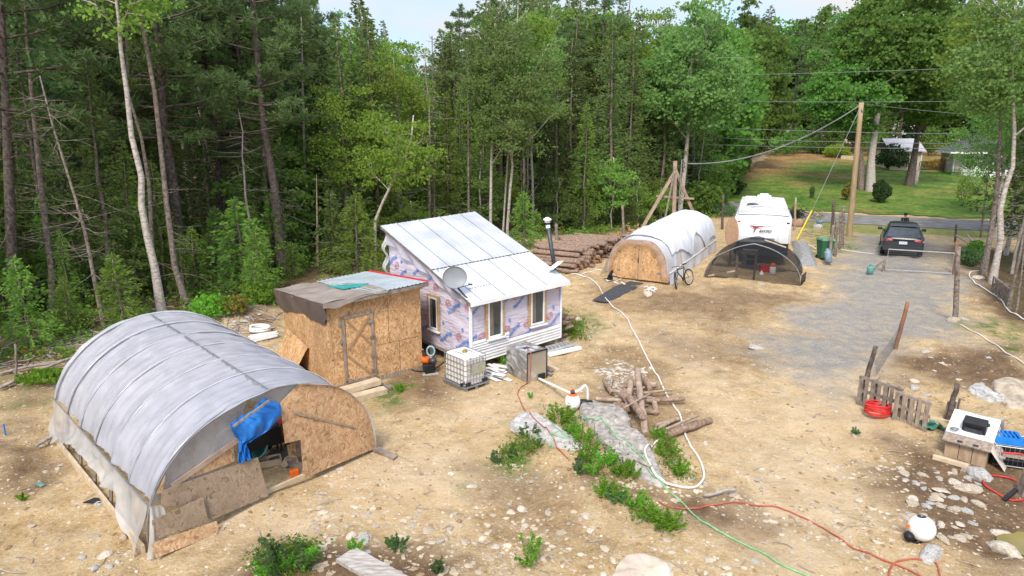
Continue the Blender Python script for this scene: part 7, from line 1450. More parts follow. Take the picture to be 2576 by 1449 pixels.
for s_ in (-1, 1):
    for a_, b_ in (((2, .3), (3, .95)), ((4, .05), (4, .95))):
        MB().add([ipt(s_, *a_, .12), ipt(s_, *b_, .12), ipt(s_, *b_, .9), ipt(s_, *a_, .9)], [(0, 1, 2, 3)]).build('side_window', cglass, car)
    MB().prism([cpnt(s_ * .50, -.012, .90), cpnt(s_ * .93, .05, .86), cpnt(s_ * .965, .12, 1.00), cpnt(s_ * .52, -.012, .99)], Mc @ Vector((s_ * .015, -.03, 0))).build('tail_light', mat('tail_lamp', (.55, .03, .03), (.7, .25, .22), rough=.15, scale=6), car)
    mrr = MB().box(cpnt(s_ * 1.10, 3.0, 1.18), (.22, .12, .16), Mc).build('mirror', paint, car, bevel=.03); MB().bar(cpnt(s_ * .93, 3.05, 1.12), cpnt(s_ * 1.02, 3.02, 1.15), .05, .05).build('mirror_arm', black, mrr)
    MB().prism([cpnt(s_ * .5, 4.76, .66), cpnt(s_ * .8, 4.62, .68), cpnt(s_ * .82, 4.6, .82), cpnt(s_ * .5, 4.76, .78)], Mc @ Vector((0, .04, 0))).build('headlight', white_plastic, car)
    for y in (.92, 3.75):
        w_ = MB().lathe([(.22, -.11), (.34, -.11), (.36, -.05), (.36, .05), (.34, .11), (.22, .11)], 20, cpnt(s_ * .90, y, .36), Mc @ Matrix.Rotation(pi / 2, 3, 'Y')).build('wheel', rubber, car, smooth=True)
        MB().lathe([(.05, 0), (.22, .01), (.23, -.03)], 12, cpnt(s_ * 1.005, y, .36), Mc @ Matrix.Rotation(s_ * pi / 2, 3, 'Y')).build('rim', galv, w_)
bmp = MB().prism([cpnt(-.93, -.035, .36), cpnt(.93, -.035, .36), cpnt(.93, .0, .62), cpnt(-.93, .0, .62)], Mc @ Vector((0, -.03, 0))).build('bumper', mat('black_trim', (.03, .03, .032), rough=.6), car, bevel=.02)
MB().box(cpnt(0, -.045, .80), (.38, .03, .15), Mc).build('number_plate', mat('plate_white', (.62, .63, .68), (.5, .52, .6), scale=20), car); MB().bar(cpnt(-.5, -.03, .93), cpnt(.5, -.03, .93), .03, .05).build('chrome_strip', black, car)
# person behind the car
pp = AtY(2275, 565, 41.2); pz = Tz(pp.x, 41.2); skin = mat('skin', (.45, .27, .19), (.38, .22, .15), rough=.6); cloth = mat('dark_clothes', (.022, .022, .026), (.014, .014, .016), rough=.9)
per = thing('person', (pp.x, 41.2, pz), 'person in dark clothes standing beyond the parked car', 'person'); hgt = AtY(2275, 550, 41.2).z - pz; ks = max(1.6, min(2.0, hgt)) / 1.75
ob = Vector((pp.x, 41.2, pz))
def P3(x, y, z_): return ob + Vector((x, y, z_)) * ks
jp = [(0, 0, .95), (0, .01, 1.15), (0, .02, 1.36), (0, .01, 1.47), (0, -.01, 1.56), (0, -.03, 1.66), (.18, .02, 1.40), (.25, -.05, 1.14), (.20, -.22, .98), (-.18, .02, 1.40), (-.25, -.05, 1.14), (-.20, -.22, .98), (.09, 0, .9), (.10, -.02, .5), (.10, .02, .09), (.11, -.10, .03), (-.09, 0, .9), (-.10, -.02, .5), (-.10, .02, .09), (-.11, -.10, .03)]
je = [(0, 1), (1, 2), (2, 3), (3, 4), (4, 5), (2, 6), (6, 7), (7, 8), (2, 9), (9, 10), (10, 11), (0, 12), (12, 13), (13, 14), (14, 15), (0, 16), (16, 17), (17, 18), (18, 19)]
jr = [.15, .14, .15, .065, .095, .075, .06, .045, .033, .06, .045, .033, .09, .065, .045, .04, .09, .065, .045, .04]
bo = skin_body('body', [P3(*q) - ob for q in jp], je, [(r * ks * 1.15, r * ks * .9) if i < 3 else r * ks for i, r in enumerate(jr)], skin, per)
jk = [(0, .0, .93), (0, .01, 1.15), (0, .02, 1.36), (0, .01, 1.46), (.18, .02, 1.40), (.25, -.05, 1.14), (.205, -.20, 1.0), (-.18, .02, 1.40), (-.25, -.05, 1.14), (-.205, -.20, 1.0), (.09, 0, .88), (.10, -.02, .5), (.10, .02, .12), (-.09, 0, .88), (-.10, -.02, .5), (-.10, .02, .12)]
jke = [(0, 1), (1, 2), (2, 3), (2, 4), (4, 5), (5, 6), (2, 7), (7, 8), (8, 9), (0, 10), (10, 11), (11, 12), (0, 13), (13, 14), (14, 15)]; jkr = [.165, .155, .165, .085, .075, .06, .048, .075, .06, .048, .105, .08, .065, .105, .08, .065]
skin_body('clothing', [P3(*q) - ob for q in jk], jke, [r * ks * 1.05 for r in jkr], cloth, per)
MB().lathe([(.112, 0), (.115, .06), (.10, .13), (.06, .165), (.01, .175)], 16, P3(0, .0, 1.63), Matrix.Scale(ks, 3)).build('hair', cloth, per, smooth=True)
# ------------------------------------------------------------------ bungalow across the road
hy = 80.0; hz = Tz(56, hy); HL = AtY(2392, 440, hy); HR = AtY(2530, 440, hy - 2); PHs = Plane(HL, Vector((HR.x + 6, HR.y - 2.5, 0))); hse = thing('bungalow', (HL.x + 5, hy + 3, hz), 'white bungalow with dark shingle roof and a bay window across the road', 'house')
white_wall = mat('house_siding', (.74, .74, .74), (.66, .66, .66), scale=1.5); pinkish = mat('beige_wall', (.52, .46, .42), (.46, .40, .37), scale=2); shingle = mat('shingles', (.10, .10, .115), (.06, .06, .07), scale=9, rough=.9)
def hp_(s_, z_, off=0): return PHs.pt(s_, hz + z_, off)
Lh = 13.; MB().prism([hp_(.0, -.6), hp_(Lh, -.6), hp_(Lh, 2.75), hp_(0, 2.75)], -PHs.n * 7).build('wall', pinkish, hse)
bay = MB().prism([hp_(1.0, -.6), hp_(2.1, -.6, 1.1), hp_(4.7, -.6, 1.1), hp_(5.8, -.6)], (0, 0, 3.2)).build('bay', white_wall, hse)
for a_, b_, z0_, z1_, oa, ob_ in ((1.25, 1.9, .9, 2.35, .27, .92), (2.35, 4.4, .75, 2.4, 1.115, 1.115), (4.95, 5.5, .9, 2.35, .87, .32)):
    w_ = MB().prism([hp_(a_, z0_, oa), hp_(b_, z0_, ob_), hp_(b_, z1_, ob_), hp_(a_, z1_, oa)], PHs.n * .03).build('window', glass_dark if a_ != 2.35 else mat('pale_window', (.30, .33, .34), (.22, .24, .25), rough=.1), bay); f_ = MB()
    for q0, q1 in (((a_, z0_, oa), (b_, z0_, ob_)), ((b_, z0_, ob_), (b_, z1_, ob_)), ((b_, z1_, ob_), (a_, z1_, oa)), ((a_, z1_, oa), (a_, z0_, oa))): f_.bar(hp_(q0[0], q0[1], q0[2] + .03), hp_(q1[0], q1[1], q1[2] + .03), .12, .06, up=PHs.n)
    f_.build('window_frame', white_paint, w_)
rfm = MB(); ev = 2.68; rfm.add([hp_(-.6, ev, 1.5), hp_(Lh + .6, ev, 1.5), hp_(Lh - 2.5, ev + 2.0, -3.3), hp_(2.6, ev + 2.0, -3.3), hp_(-.6, ev, -7.6), hp_(Lh + .6, ev, -7.6)], [(0, 1, 2, 3), (4, 0, 3), (1, 5, 2), (5, 4, 3, 2)]); rfm.build('roof', shingle, hse)
MB().bar(hp_(-.62, ev - .06, 1.5), hp_(Lh + .6, ev - .06, 1.5), .06, .2).build('fascia', white_paint, hse); MB().bar(hp_(-.62, ev - .06, 1.5), hp_(-.62, ev - .06, -7.6), .06, .2).build('fascia', white_paint, hse); MB().prism([hp_(-.55, ev - .06, 1.45), hp_(Lh + .5, ev - .06, 1.45), hp_(Lh + .5, ev - .06, 0.05), hp_(-.55, ev - .06, 0.05)], (0, 0, -.03)).build('soffit', white_paint, hse)
MB().bar(hp_(.1, -.6, .05), hp_(.1, 2.6, .05), .14, .08).build('corner_trim', white_paint, hse)
# beige garage beside it
gy2 = 84.; GA, GB = AtY(2238, 425, gy2), AtY(2312, 425, gy2 - .5); PG = Plane(GA, GB); gzz = Tz(GA.x, gy2) - .1; gar = thing('garage', (GA.x + 2, gy2 + 2, gzz), 'beige garage with a pale grey roof behind the dark trunked tree', 'garage')
MB().prism([PG.pt(0, gzz - .4), PG.pt(PG.w, gzz - .4), PG.pt(PG.w, gzz + 2.5), PG.pt(0, gzz + 2.5)], -PG.n * 5).build('wall', mat('cream_wall', (.55, .47, .36), (.48, .41, .31), scale=1.5), gar); MB().add([PG.pt(-.4, gzz + 2.45, .5), PG.pt(PG.w + .4, gzz + 2.45, .5), PG.pt(PG.w + .4, gzz + 4.0, -2.5), PG.pt(-.4, gzz + 4.0, -2.5), PG.pt(-.4, gzz + 2.45, -5.5), PG.pt(PG.w + .4, gzz + 2.45, -5.5)], [(0, 1, 2, 3), (3, 2, 5, 4)]).build('roof', mat('pale_shingles', (.42, .41, .43), (.30, .29, .31), scale=6), gar); MB().bar(PG.pt(PG.w + .05, gzz - .3, .06), PG.pt(PG.w + .05, gzz + 2.5, .06), .14, .1).build('corner_trim', white_paint, gar)
MB().bar(PG.pt(0, gzz - .38, .04), PG.pt(PG.w, gzz - .38, .04), .08, .35).build('foundation', dark_metal, gar)
e = thing('hanging_basket', PG.pt(PG.w * .42, gzz + 1.3, .5), 'dark hanging basket on the beige garage wall', 'basket'); MB().lathe([(.02, -.35), (.3, 0), (.26, .05)], 10, PG.pt(PG.w * .42, gzz + 1.3, .5)).build('basket', mat('rust_basket', (.14, .06, .04), (.06, .07, .03)), e)
# deck rail
d0, d1 = AtY(2312, 424, 82), AtY(2372, 428, 81); dk = thing('deck_rail', d0.lerp(d1, .5), 'dark deck railing between the garage and the bungalow', 'railing'); zd = Tz(d0.x, 82); d0.z = d1.z = zd
for zz_ in (.35, 1.3): MB().bar(d0 + Vector((0, 0, zz_)), d1 + Vector((0, 0, zz_)), .10, .08).build('rail', mat('dark_stain', (.05, .04, .03), (.035, .03, .025)), dk)
mb = MB()
for k in range(19): q = d0.lerp(d1, k / 18); mb.bar(q + Vector((0, 0, .35)), q + Vector((0, 0, 1.3)), .05, .05)
mb.build('balusters', MATS['dark_stain'], dk)
def bush(name, c, rx, ry_, rz_, n_, key, label, cat='bush', leaf=.09, stem=True, sq=1.0):
    e = thing(name, c, label, cat); lv = Leaves(); D_ = rn.normal(size=(n_, 3)); D_ /= np.linalg.norm(D_, axis=1, keepdims=True); rad = rn.uniform(.35, 1, n_) ** .5
    rad *= .85 + .5 * vnoise(D_[:, 0] * 2.5 + 7 + c[0], D_[:, 2] * 2.5 + D_[:, 1] * 1.5); C = D_ * rad[:, None] * np.array([rx, ry_, rz_]) + np.array([0, 0, rz_ * .95]); C[:, 2] = np.maximum(C[:, 2], .02)
    A = rn.normal(size=(n_, 3)); wl = leaf * rn.uniform(.6, 1.3, n_); lv.put(C, unit(A) * wl[:, None], wl * .55); o_ = link_mesh('foliage', lv.mesh('foliage', key if not isinstance(key, str) else LF[key])); o_.parent = e
    if stem:
        mb = MB(); 
        for k in range(5): a_ = random.uniform(0, 6.28); mb.tube([(0, 0, -.1), (cos(a_) * rx * .2, sin(a_) * ry_ * .2, rz_ * .7), (cos(a_) * rx * .5, sin(a_) * ry_ * .5, rz_ * 1.3)], [.03 * max(rx, .3), .02 * max(rx, .3), .008], 4)
        s_ = bpy.data.objects.new('stem', mesh_of(mb, 'stem', bark)); COL.objects.link(s_); s_.parent = e
    return e
darkg = leaf_mat('dark_bush_leaves', (.018, .055, .014), (.045, .10, .025), .2)
bush('dense_bush', G(2214, 511), .95, .9, 1.15, 4200, darkg, 'dense dark green rounded bush on the lawn near the road')
bush('small_bush', G(2128, 505), .5, .5, .9, 700, 'dry', 'small yellowish shrub on the lawn left of the pole'); bush('small_bush', G(2042, 499), .28, .28, .65, 300, 'shrub', 'tiny dark sapling alone on the lawn behind the guy wire'); bush('round_bush', G(1850, 490), 1.1, 1, .9, 1600, darkg, 'dark bush behind the left corner of the camper roof'); bush('small_bush', G(2420, 520), .9, .8, 1.5, 420, 'maple', 'thin pale leafy sapling on the lawn below the bungalow'); bush('small_bush', G(2450, 490), 1.5, 1.4, 1.4, 900, 'birch', 'wide pale green shrub on the lawn in front of the bungalow')
bush('flower_bed', G(2105, 397), 2.2, 1.6, 1.1, 1400, leaf_mat('lime_leaves', (.14, .24, .02), (.3, .38, .05), .4), 'lime green flower clump at the top of the lawn', 'flowers', .16, False); fbp = G(2140, 392); tag(MB().bar(G(2118, 400) + Vector((0, 0, .25)), G(2160, 403) + Vector((0, 0, .25)), 1.4, .5).build('raised_bed', wood_pale, None, org=tuple(fbp)), 'pale edged raised bed at the top of the lawn', 'raised bed')
bush('flower_bed', G(2368, 428), 2.6, 1.2, .75, 1300, leaf_mat('orange_flowers', (.06, .11, .02), (.62, .26, .03), .3), 'orange flowers along the bungalow deck', 'flowers', .12, False); bush('flower_bed', G(2420, 440), 2, .7, .4, 700, 'shrub', 'low grey green shrubs at the foot of the bay window', 'shrubs', .1, False)
bush('dark_thicket', G(2245, 428), 2.4, 1.6, 1.8, 2600, darkg, 'dark shrub under the forked maple beside the garage', 'bush', .14)
for u, v, rx, rz_, n_, k_, lab in ((2440, 668, .8, .5, 900, 'shrub', 'grey green bush right of the gate post'), (2452, 638, .6, .4, 500, 'fern', 'small bright bush behind the gate post'), (1815, 545, 1.6, .6, 1500, 'shrub', 'brushy shrubs between the white tunnel and the road'), (1474, 575, .7, .55, 900, 'fern', 'bright green bush behind the log stack'), (535, 800, .9, .5, 900, 'fern', 'bright green bush behind the grey greenhouse'), (590, 790, .7, .4, 700, 'dry', 'yellow bush behind the grey greenhouse'), (660, 765, .8, .5, 900, 'fern', 'green bush at the foot of the black stake'), (120, 960, .8, .22, 700, 'fern', 'low green patch at the left end of the greenhouse')):
    bush('wild_bush', G(u, v), rx, rx * .8, rz_, n_, k_, lab, leaf=.07)
for k, (u, v) in enumerate(((1790, 520), (1800, 500), (1812, 480), (1822, 462), (1838, 445), (1855, 428), (1872, 410), (1890, 396), (1910, 386), (1935, 380), (1965, 374), (1995, 372), (2030, 371), (2060, 372), (2095, 374), (2150, 380), (2200, 392), (1780, 535), (1760, 545), (2340, 392), (2400, 396), (2470, 398), (2530, 410))):
    bush('edge_bush', G(u, v), random.uniform(1.8, 3), 1.8, random.uniform(1.4, 2.6), 1100, LF['far'], 'leafy dark bush in the thicket round the far edge of the lawn', leaf=.17, stem=False)['group'] = 'bushes round the far edge of the lawn'
# ------------------------------------------------------------------ pallet fence
def pallet(px4, label, m_, board_n=6, back=True):
    """px4: foot left, foot right, top right, top left"""
    a_, b_ = G(*px4[0]), G(*px4[1]); P_ = Plane(a_, b_); zt_ = (P_.sz(*px4[2])[1] + P_.sz(*px4[3])[1]) / 2; e = thing('pallet', a_.lerp(b_, .5), label, 'pallet'); w = P_.w; zl, zr_ = a_.z, b_.z
    h = zt_ - (zl + zr_) / 2; g_ = lambda s_, k, off: P_.pt(s_, zl + (zr_ - zl) * s_ / w + h * k, off)
    for k in range(board_n): s_ = w * (.06 + .88 * k / (board_n - 1)); MB().bar(g_(s_, .0, .06), g_(s_ + jit(.01), 1, .06), (.66 if k % 2 == 0 else .56) * w / board_n, .018, up=P_.n).build('slat', m_, e)
    for k in (.06, .5, .94): MB().bar(g_(0, k, .01), g_(w, k, .01), .07, .085, up=P_.n).build('stringer', m_, e)
    if back:
        for k in range(4): s_ = w * (.1 + .8 * k / 3); MB().bar(g_(s_, .0, -.045), g_(s_, 1, -.045), .09, .018, up=P_.n).build('slat', m_, e)
    return e
pallet([(2156, 1015), (2262, 1052), (2265, 972), (2164, 945)], 'upright grey pallet behind the red hose coil', wood_grey, 7); pallet([(2248, 1052), (2332, 1084), (2345, 1025), (2258, 972)], 'upright brown pallet right of the grey one', wood_old, 5)
e = pallet([(2495, 735), (2540, 775), (2562, 742), (2518, 702)], 'small pallet tipped against a tree at the right edge', wood_grey, 8)
p = G(2205, 1048); e = tag(MB().build('x', black) if False else MB().tube([p + Vector((.30 * cos(k * .3) * (1 + .03 * sin(k)), .26 * sin(k * .3), .05 + .024 * k / 10.5 + .015 * sin(k * .7) + .04)) for k in range(126)], .024, 6).build('hose_coil', red_p, None, smooth=True, org=tuple(p)), 'bright red coil of hose at the foot of the pallet', 'hose coil')
p, q = G(2338, 1050, .35), G(2392, 1062, .3); tag(MB().bar(p, q, .1, .05).build('plank', wood_pale, None, org=tuple(p)), 'pale board between the pallets and the coop', 'plank')
p = G(2345, 1078); o_ = MB().grid(lambda a, b_: p + Vector((-.28 + .56 * a, -.16 + .34 * b_, .03 + .22 * abs(float(vnoise(a * 5, b_ * 4))) + .06 * sin(a * 12))), 16, 12).build('green_cloth', sheet_mat('green_cloth_m', (.06, .24, .17), (.04, .17, .12), 1, .1, .7), None, smooth=True, org=tuple(p)); tag(o_, 'crumpled green cloth lying between pallets and coop', 'cloth')
e = thing('stake_bundle', G(2388, 1052), 'dark upright slats leaning behind the coop', 'slats')
for k in range(4): q = G(2376 + 9 * k, 1056); MB().bar(q, q + Vector((.05, .02, .50 + .08 * (k % 2))), .07, .025).build('slat', wood_grey, e)
# net between stakes
a0, a1, b0, b1 = G(2205, 945), AtY(2200, 905, G(2172, 985).y), G(2252, 872), AtY(2268, 815, G(2252, 878).y)
n2 = new_mat('grey_netting'); o = nd(n2, 'ShaderNodeOutputMaterial'); b = nd(n2, 'ShaderNodeBsdfDiffuse'); b.inputs[0].default_value = (.22, .22, .22, 1); tr = nd(n2, 'ShaderNodeBsdfTransparent'); m1_ = nd(n2, 'ShaderNodeMixShader'); m1_.inputs[0].default_value = .42; lk(n2, tr.outputs[0], m1_.inputs[1]); lk(n2, b.outputs[0], m1_.inputs[2]); lk(n2, m1_.outputs[0], o.inputs[0])
tag(MB().grid(lambda a, t: a0.lerp(b0, a).lerp(a1.lerp(b1, a), t) + Vector((0, 0, -.05 * sin(pi * a))), 12, 6).build('fence_netting', n2, None, org=tuple(a0)), 'grey netting strung between two leaning stakes', 'netting')
# ------------------------------------------------------------------ animal coop
def zc(u, v): return ((2540 + u / 3.814) / 1.1925, (1060 + v / 3.814) / 1.1925)
a_, b_ = G(*zc(1110, 1160)), G(*zc(1580, 1315)); PK = Plane(a_, b_); kw = PK.w; kz = min(a_.z, b_.z); kd = .95; cp_ = thing('animal_coop', PK.pt(kw / 2, kz, -kd / 2), 'low wooden coop with a white painted lid at the right edge', 'coop')
zf_ = PK.sz(*zc(1110, 985))[1]; zfr = PK.sz(*zc(1600, 1110))[1]; zf_ = (zf_ + zfr) / 2; zbk = zf_ + .42
coopw = mat('coop_board', (.42, .30, .20), (.30, .205, .13), scale=5, stretch=(2, 2, .6), detail=7)
MB().prism([PK.pt(0, kz), PK.pt(kw, kz), PK.pt(kw, zf_), PK.pt(0, zf_)], -PK.n * .025).build('front_wall', coopw, cp_)
for s_ in (0, kw - .025): MB().prism([PK.pt(s_, kz, -.025), PK.pt(s_, zf_, -.025), PK.pt(s_, zbk - .12, -kd * .55), PK.pt(s_, zbk - .12, -kd), PK.pt(s_, kz, -kd)], PK.d * .025).build('side_wall', coopw, cp_)
lid = MB().prism([PK.pt(-.06, zf_ + .02, .12), PK.pt(kw + .06, zf_ + .02, .12), PK.pt(kw + .06, zf_ + .12, -.16), PK.pt(-.06, zf_ + .12, -.16)], (0, 0, .03)).build('roof_board', wood_old, cp_)
MB().prism([PK.pt(-.06, zf_ + .125, -.163), PK.pt(kw + .06, zf_ + .125, -.163), PK.pt(kw + .06, zbk, -kd - .02), PK.pt(-.06, zbk, -kd - .02)], (0, 0, .035)).build('roof_lid', mat('chipped_white_paint', (.82, .81, .79), (.62, .58, .53), scale=3, detail=8), cp_)
mb = MB()
for k in (.34, .66): mb.bar(PK.pt(kw * k, kz, .004), PK.pt(kw * k, zf_, .004), .012, .006, up=PK.n)
mb.build('board_gap', dark_metal, cp_); MB().bar(PK.pt(kw * .18, zf_ + .06, .02), PK.pt(kw * .82, zf_ + .06, -.02), .05, .05).build('batten', wood_old, cp_)
for k in (.34, .72): MB().box(PK.pt(kw * k, zf_ + .07, .06), (.10, .08, .03), Matrix.Rotation(atan2(PK.d.y, PK.d.x), 3, 'Z')).build('hinge', dark_metal, cp_)
q0 = PK.pt(kw * .56, zf_ + .30, -.42); e = thing('black_box', q0, 'black plastic case standing on the white coop lid', 'case'); Mk = Matrix.Rotation(atan2(PK.d.y, PK.d.x), 3, 'Z') @ Matrix.Rotation(radians(16), 3, 'X'); MB().box(q0 + Vector((0, 0, .07)), (.46, .30, .26), Mk).build('body', black, e, bevel=.02); MB().box(q0 + Mk @ Vector((0, -.155, .03)), (.34, .01, .10), Mk).build('front_panel', dark_metal, e); MB().lathe([(.025, 0), (.03, .08)], 8, q0 + Mk @ Vector((.25, .04, .1)), Mk).build('knob', mat('dark_green', (.05, .1, .05)), e)
q1 = PK.pt(kw * .12, zf_ + .18, -.22); tag(MB().tube([q1 + Vector((.08 * cos(k * .45), .07 * sin(k * .45), .03 + .002 * k)) for k in range(28)], .012, 5).build('chain_loop', grey_metal, None, org=tuple(q1)), 'small metal loop lying on the coop lid', 'loop')
def cv(a, t): s_ = kw * (.35 + .80 * a); q = PK.pt(s_, 0, -kd * (.98 + .45 * t) ); top = zbk + .06 - .02 * t; z_ = kz + (top - kz) * max(0, 1 - t * 1.0) ** .75; return Vector((q.x, q.y, z_ + .03 * float(vnoise(a * 5, t * 5))))
tag(MB().grid(cv, 14, 12).build('canvas_cover', sheet_mat('pale_canvas', (.60, .52, .46), (.50, .42, .36), 1, .1, .8), None, smooth=True, org=tuple(PK.pt(kw, kz, -kd))), 'pale canvas draped down behind the coop', 'canvas')
def cv2(a, t): q = PK.pt(kw + .03 + .32 * t, 0, -kd * (.10 + .95 * a)); return Vector((q.x, q.y, kz + (zbk - .1 - kz) * (1 - t) * (.55 + .45 * a) + .02 * sin(a * 14)))
tag(MB().grid(cv2, 14, 8).build('canvas_cover', MATS['pale_canvas'], None, smooth=True, org=tuple(PK.pt(kw, kz, -kd * .5))), 'pale canvas hanging down the right side of the coop', 'canvas')
p, q = G(*zc(985, 1180), .05), G(*zc(1390, 1295), .06); tag(MB().bar(p, q, .12, .09).build('timber', wood_pale, None, org=tuple(p)), 'pale squared timber lying before the coop', 'timber'); p, q = G(*zc(1390, 1275), .03), G(*zc(1325, 1365), .03); tag(MB().bar(p, q, .10, .07).build('timber', wood_old, None, org=tuple(p)), 'short timber stub crossing the squared one', 'timber')
# crate and cage at the right edge
def box_px(name, a_, b_, depth, h, m_, label, cat, wall=True):
    p, q = G(*a_), G(*b_); P_ = Plane(p, q); w = P_.w; z = min(p.z, q.z); e = thing(name, p.lerp(q, .5), label, cat); return e, P_, w, z
p = G(*zc(1790, 1230)); kc = .46; Mq = Matrix.Rotation(-.35, 3, 'Z'); e = thing('crate', p, 'bright blue plastic crate standing on the black cage', 'crate')
MB().box(p + Vector((0, .05, kc + .02)), (.56, .44, .03), Mq).build('base', blue_p, e)
for sx, sy, w, l in ((-1, 0, .03, .44), (1, 0, .03, .44), (0, -1, .56, .03), (0, 1, .56, .03)): MB().box(p + Vector((0, .05, kc + .11)) + Mq @ Vector((sx * .27, sy * .21, 0)), (w, l, .16), Mq).build('side', blue_p, e)
mb = MB()
for k in range(6): mb.box(p + Vector((0, .05, kc + .20)) + Mq @ Vector((-.22 + .088 * k, 0, 0)), (.03, .42, .012), Mq)
mb.build('lattice', blue_p, e)
o_c = p + Vector((.25, -.05, 0)); o_c.z = Tz(o_c.x, o_c.y) + .02; e = thing('wire_cage', o_c, 'black wire animal cage under the blue crate', 'cage'); mb = MB(); cw_, cl_, ch_ = 1.1, .75, .46
K = lambda x, y, z_: o_c + Mq @ Vector((x * cw_ / 2, y * cl_ / 2, z_ * ch_))
for z_ in (0, 1): mb.tube([K(-1, -1, z_), K(1, -1, z_), K(1, 1, z_), K(-1, 1, z_)], .014, 4, closed=True)
for k in range(13): 
    f_ = -1 + 2 * k / 12; mb.tube([K(f_, -1, 0), K(f_, -1, 1), K(f_, 1, 1)], .006, 3); 
    if k < 9: f_ = -1 + 2 * k / 8; mb.tube([K(-1, f_, 0), K(-1, f_, 1), K(1, f_, 1)], .006, 3)
for k in (.33, .66): mb.tube([K(-1, -1, k), K(1, -1, k)], .006, 3); mb.tube([K(-1, -1, k), K(-1, 1, k)], .006, 3)
mb.build('wire_frame', grey_metal, e); MB().box(o_c + Vector((0, 0, .06)), (cw_ * .96, cl_ * .96, .1), Mq).build('tray', black, e); MB().prism([K(-.95, .97, .05), K(.95, .97, .05), K(.95, .97, .98), K(-.95, .97, .98)], (0, .01, 0)).build('back_panel', black, e); MB().box(o_c + Mq @ Vector((.1, .08, .25)), (cw_ * .7, cl_ * .7, .3), Mq).build('inner_box', black, e, bevel=.05)
p, q = G(2520, 1143, .42), G(2600, 1155, .42); tag(MB().bar(p, q, .10, .06).build('timber', wood_old, None, org=tuple(p)), 'grey timber behind the blue crate at the picture edge', 'timber'); p, q = p + Vector((0, -.03, .06)), q + Vector((0, -.03, .06)); tag(MB().tube([p, p.lerp(q, .5) + Vector((0, 0, .03)), q], .018, 6).build('hose', red_p, None, org=tuple(p)), 'red hose lying on the grey timber at the edge', 'hose')
cpt = G(2532, 1228); tag(MB().tube([Vector((cpt.x + .42 * cos(a_), cpt.y + .42 * sin(a_), Tz(cpt.x + .42 * cos(a_), cpt.y + .42 * sin(a_)) + .03)) for a_ in np.arange(.5, 5.4, .16)], .018, 6).build('hose_loop', red_p, None, smooth=True, org=tuple(cpt)), 'single red hose loop on mud below the black cage', 'hose'); p = G(2548, 1262); tag(MB().bar(p + Vector((-.2, 0, .03)), p + Vector((.15, .15, .2)), .08, .06).build('broken_tool', black, None, org=tuple(p)), 'broken black handle lying inside the red hose loop', 'tool'); p = G(2566, 1245); tag(MB().bar(p, p + Vector((.05, 0, .55)), .16, .05).build('plank', wood_grey, None, org=tuple(p)), 'grey board standing at the right edge by the cage', 'plank')
# ------------------------------------------------------------------ loose rocks
ROCK = [rock_mesh(k, 2, random.uniform(.35, .7)) for k in range(9)]
RM = {}
def rock(p, s, label, group=None, m_=None, name='rock', flat=1.0):
    m_ = m_ or stone; k = (random.randrange(len(ROCK)), m_.name)
    if k not in RM: RM[k] = ROCK[k[0]].copy(); RM[k].materials.append(m_)
    o_ = bpy.data.objects.new(name, RM[k]); COL.objects.link(o_); o_.location = (p.x, p.y, p.z + s * .04); o_.scale = (s * random.uniform(.8, 1.2), s * random.uniform(.75, 1.1), s * flat * random.uniform(.7, 1)); o_.rotation_euler = (jit(.2), jit(.2), random.uniform(0, 6.3)); return tag(o_, label, 'rock', group)
for u, v, s_, m_, lab in ((265, 1398, .17, stone_pale, 'largest white rock before the greenhouse corner'), (275, 1425, .10, stone_grey, 'greenish rock below the white rock by the greenhouse'), (240, 1430, .10, stone_grey, 'grey flat rock left of the greenish one'), (1628, 742, .30, stone_pale, 'smooth oval rock near the black mat'), (1900, 876, .26, stone_grey, 'blue grey stone at the edge of the gravel'), (1457, 805, .22, stone_pale, 'long pale stone right of the cabin'), (1455, 830, .16, stone_pale, 'white stone below the long pale one by the cabin'), (2398, 808, .28, stone, 'flat stone at the foot of the crooked pole'), (2420, 802, .26, stone, 'second stone wedging the crooked pole'), (2460, 700, .34, stone_pale, 'flat pale stone at the foot of the right trunks'), (1915, 716, .26, stone, 'tan block at the front edge of the netting pen'),
                        (2340, 1400, .30, stone_grey, 'long flat grey stone below the white ball tank'), (2160, 1260, .12, stone_pale, 'small pale stone left of the muddy hollow'), (2520, 1350, .30, stone_pale, 'pale oval stone left of the puddle'), (2525, 1385, .34, stone_pale, 'larger pale stone at the puddle edge'), (2430, 1230, .30, stone, 'flat slab among the muddy rocks below the coop'), (2465, 1195, .36, stone_grey, 'grey slab near the coop foot'), (1285, 1290, .12, stone_pale, 'white stone on the dirt below the flat boulder'), (915, 1358, .16, stone_grey, 'grey rock among pebbles at the bottom centre'), (885, 1352, .15, stone_pale, 'white rock left of the grey one at the bottom'), (1312, 1282, .13, stone_pale, 'angular white stone left of the ferns'), (88, 940, .16, stone_pale, 'round white rock at the left wood edge'), (1690, 1390, .10, stone_pale, 'lone white pebble right of the half buried boulder'), (250, 1270, .14, stone_grey, 'dark flat slate left of the greenhouse skirt')):
    rock(G(u, v), s_, lab, None, m_)
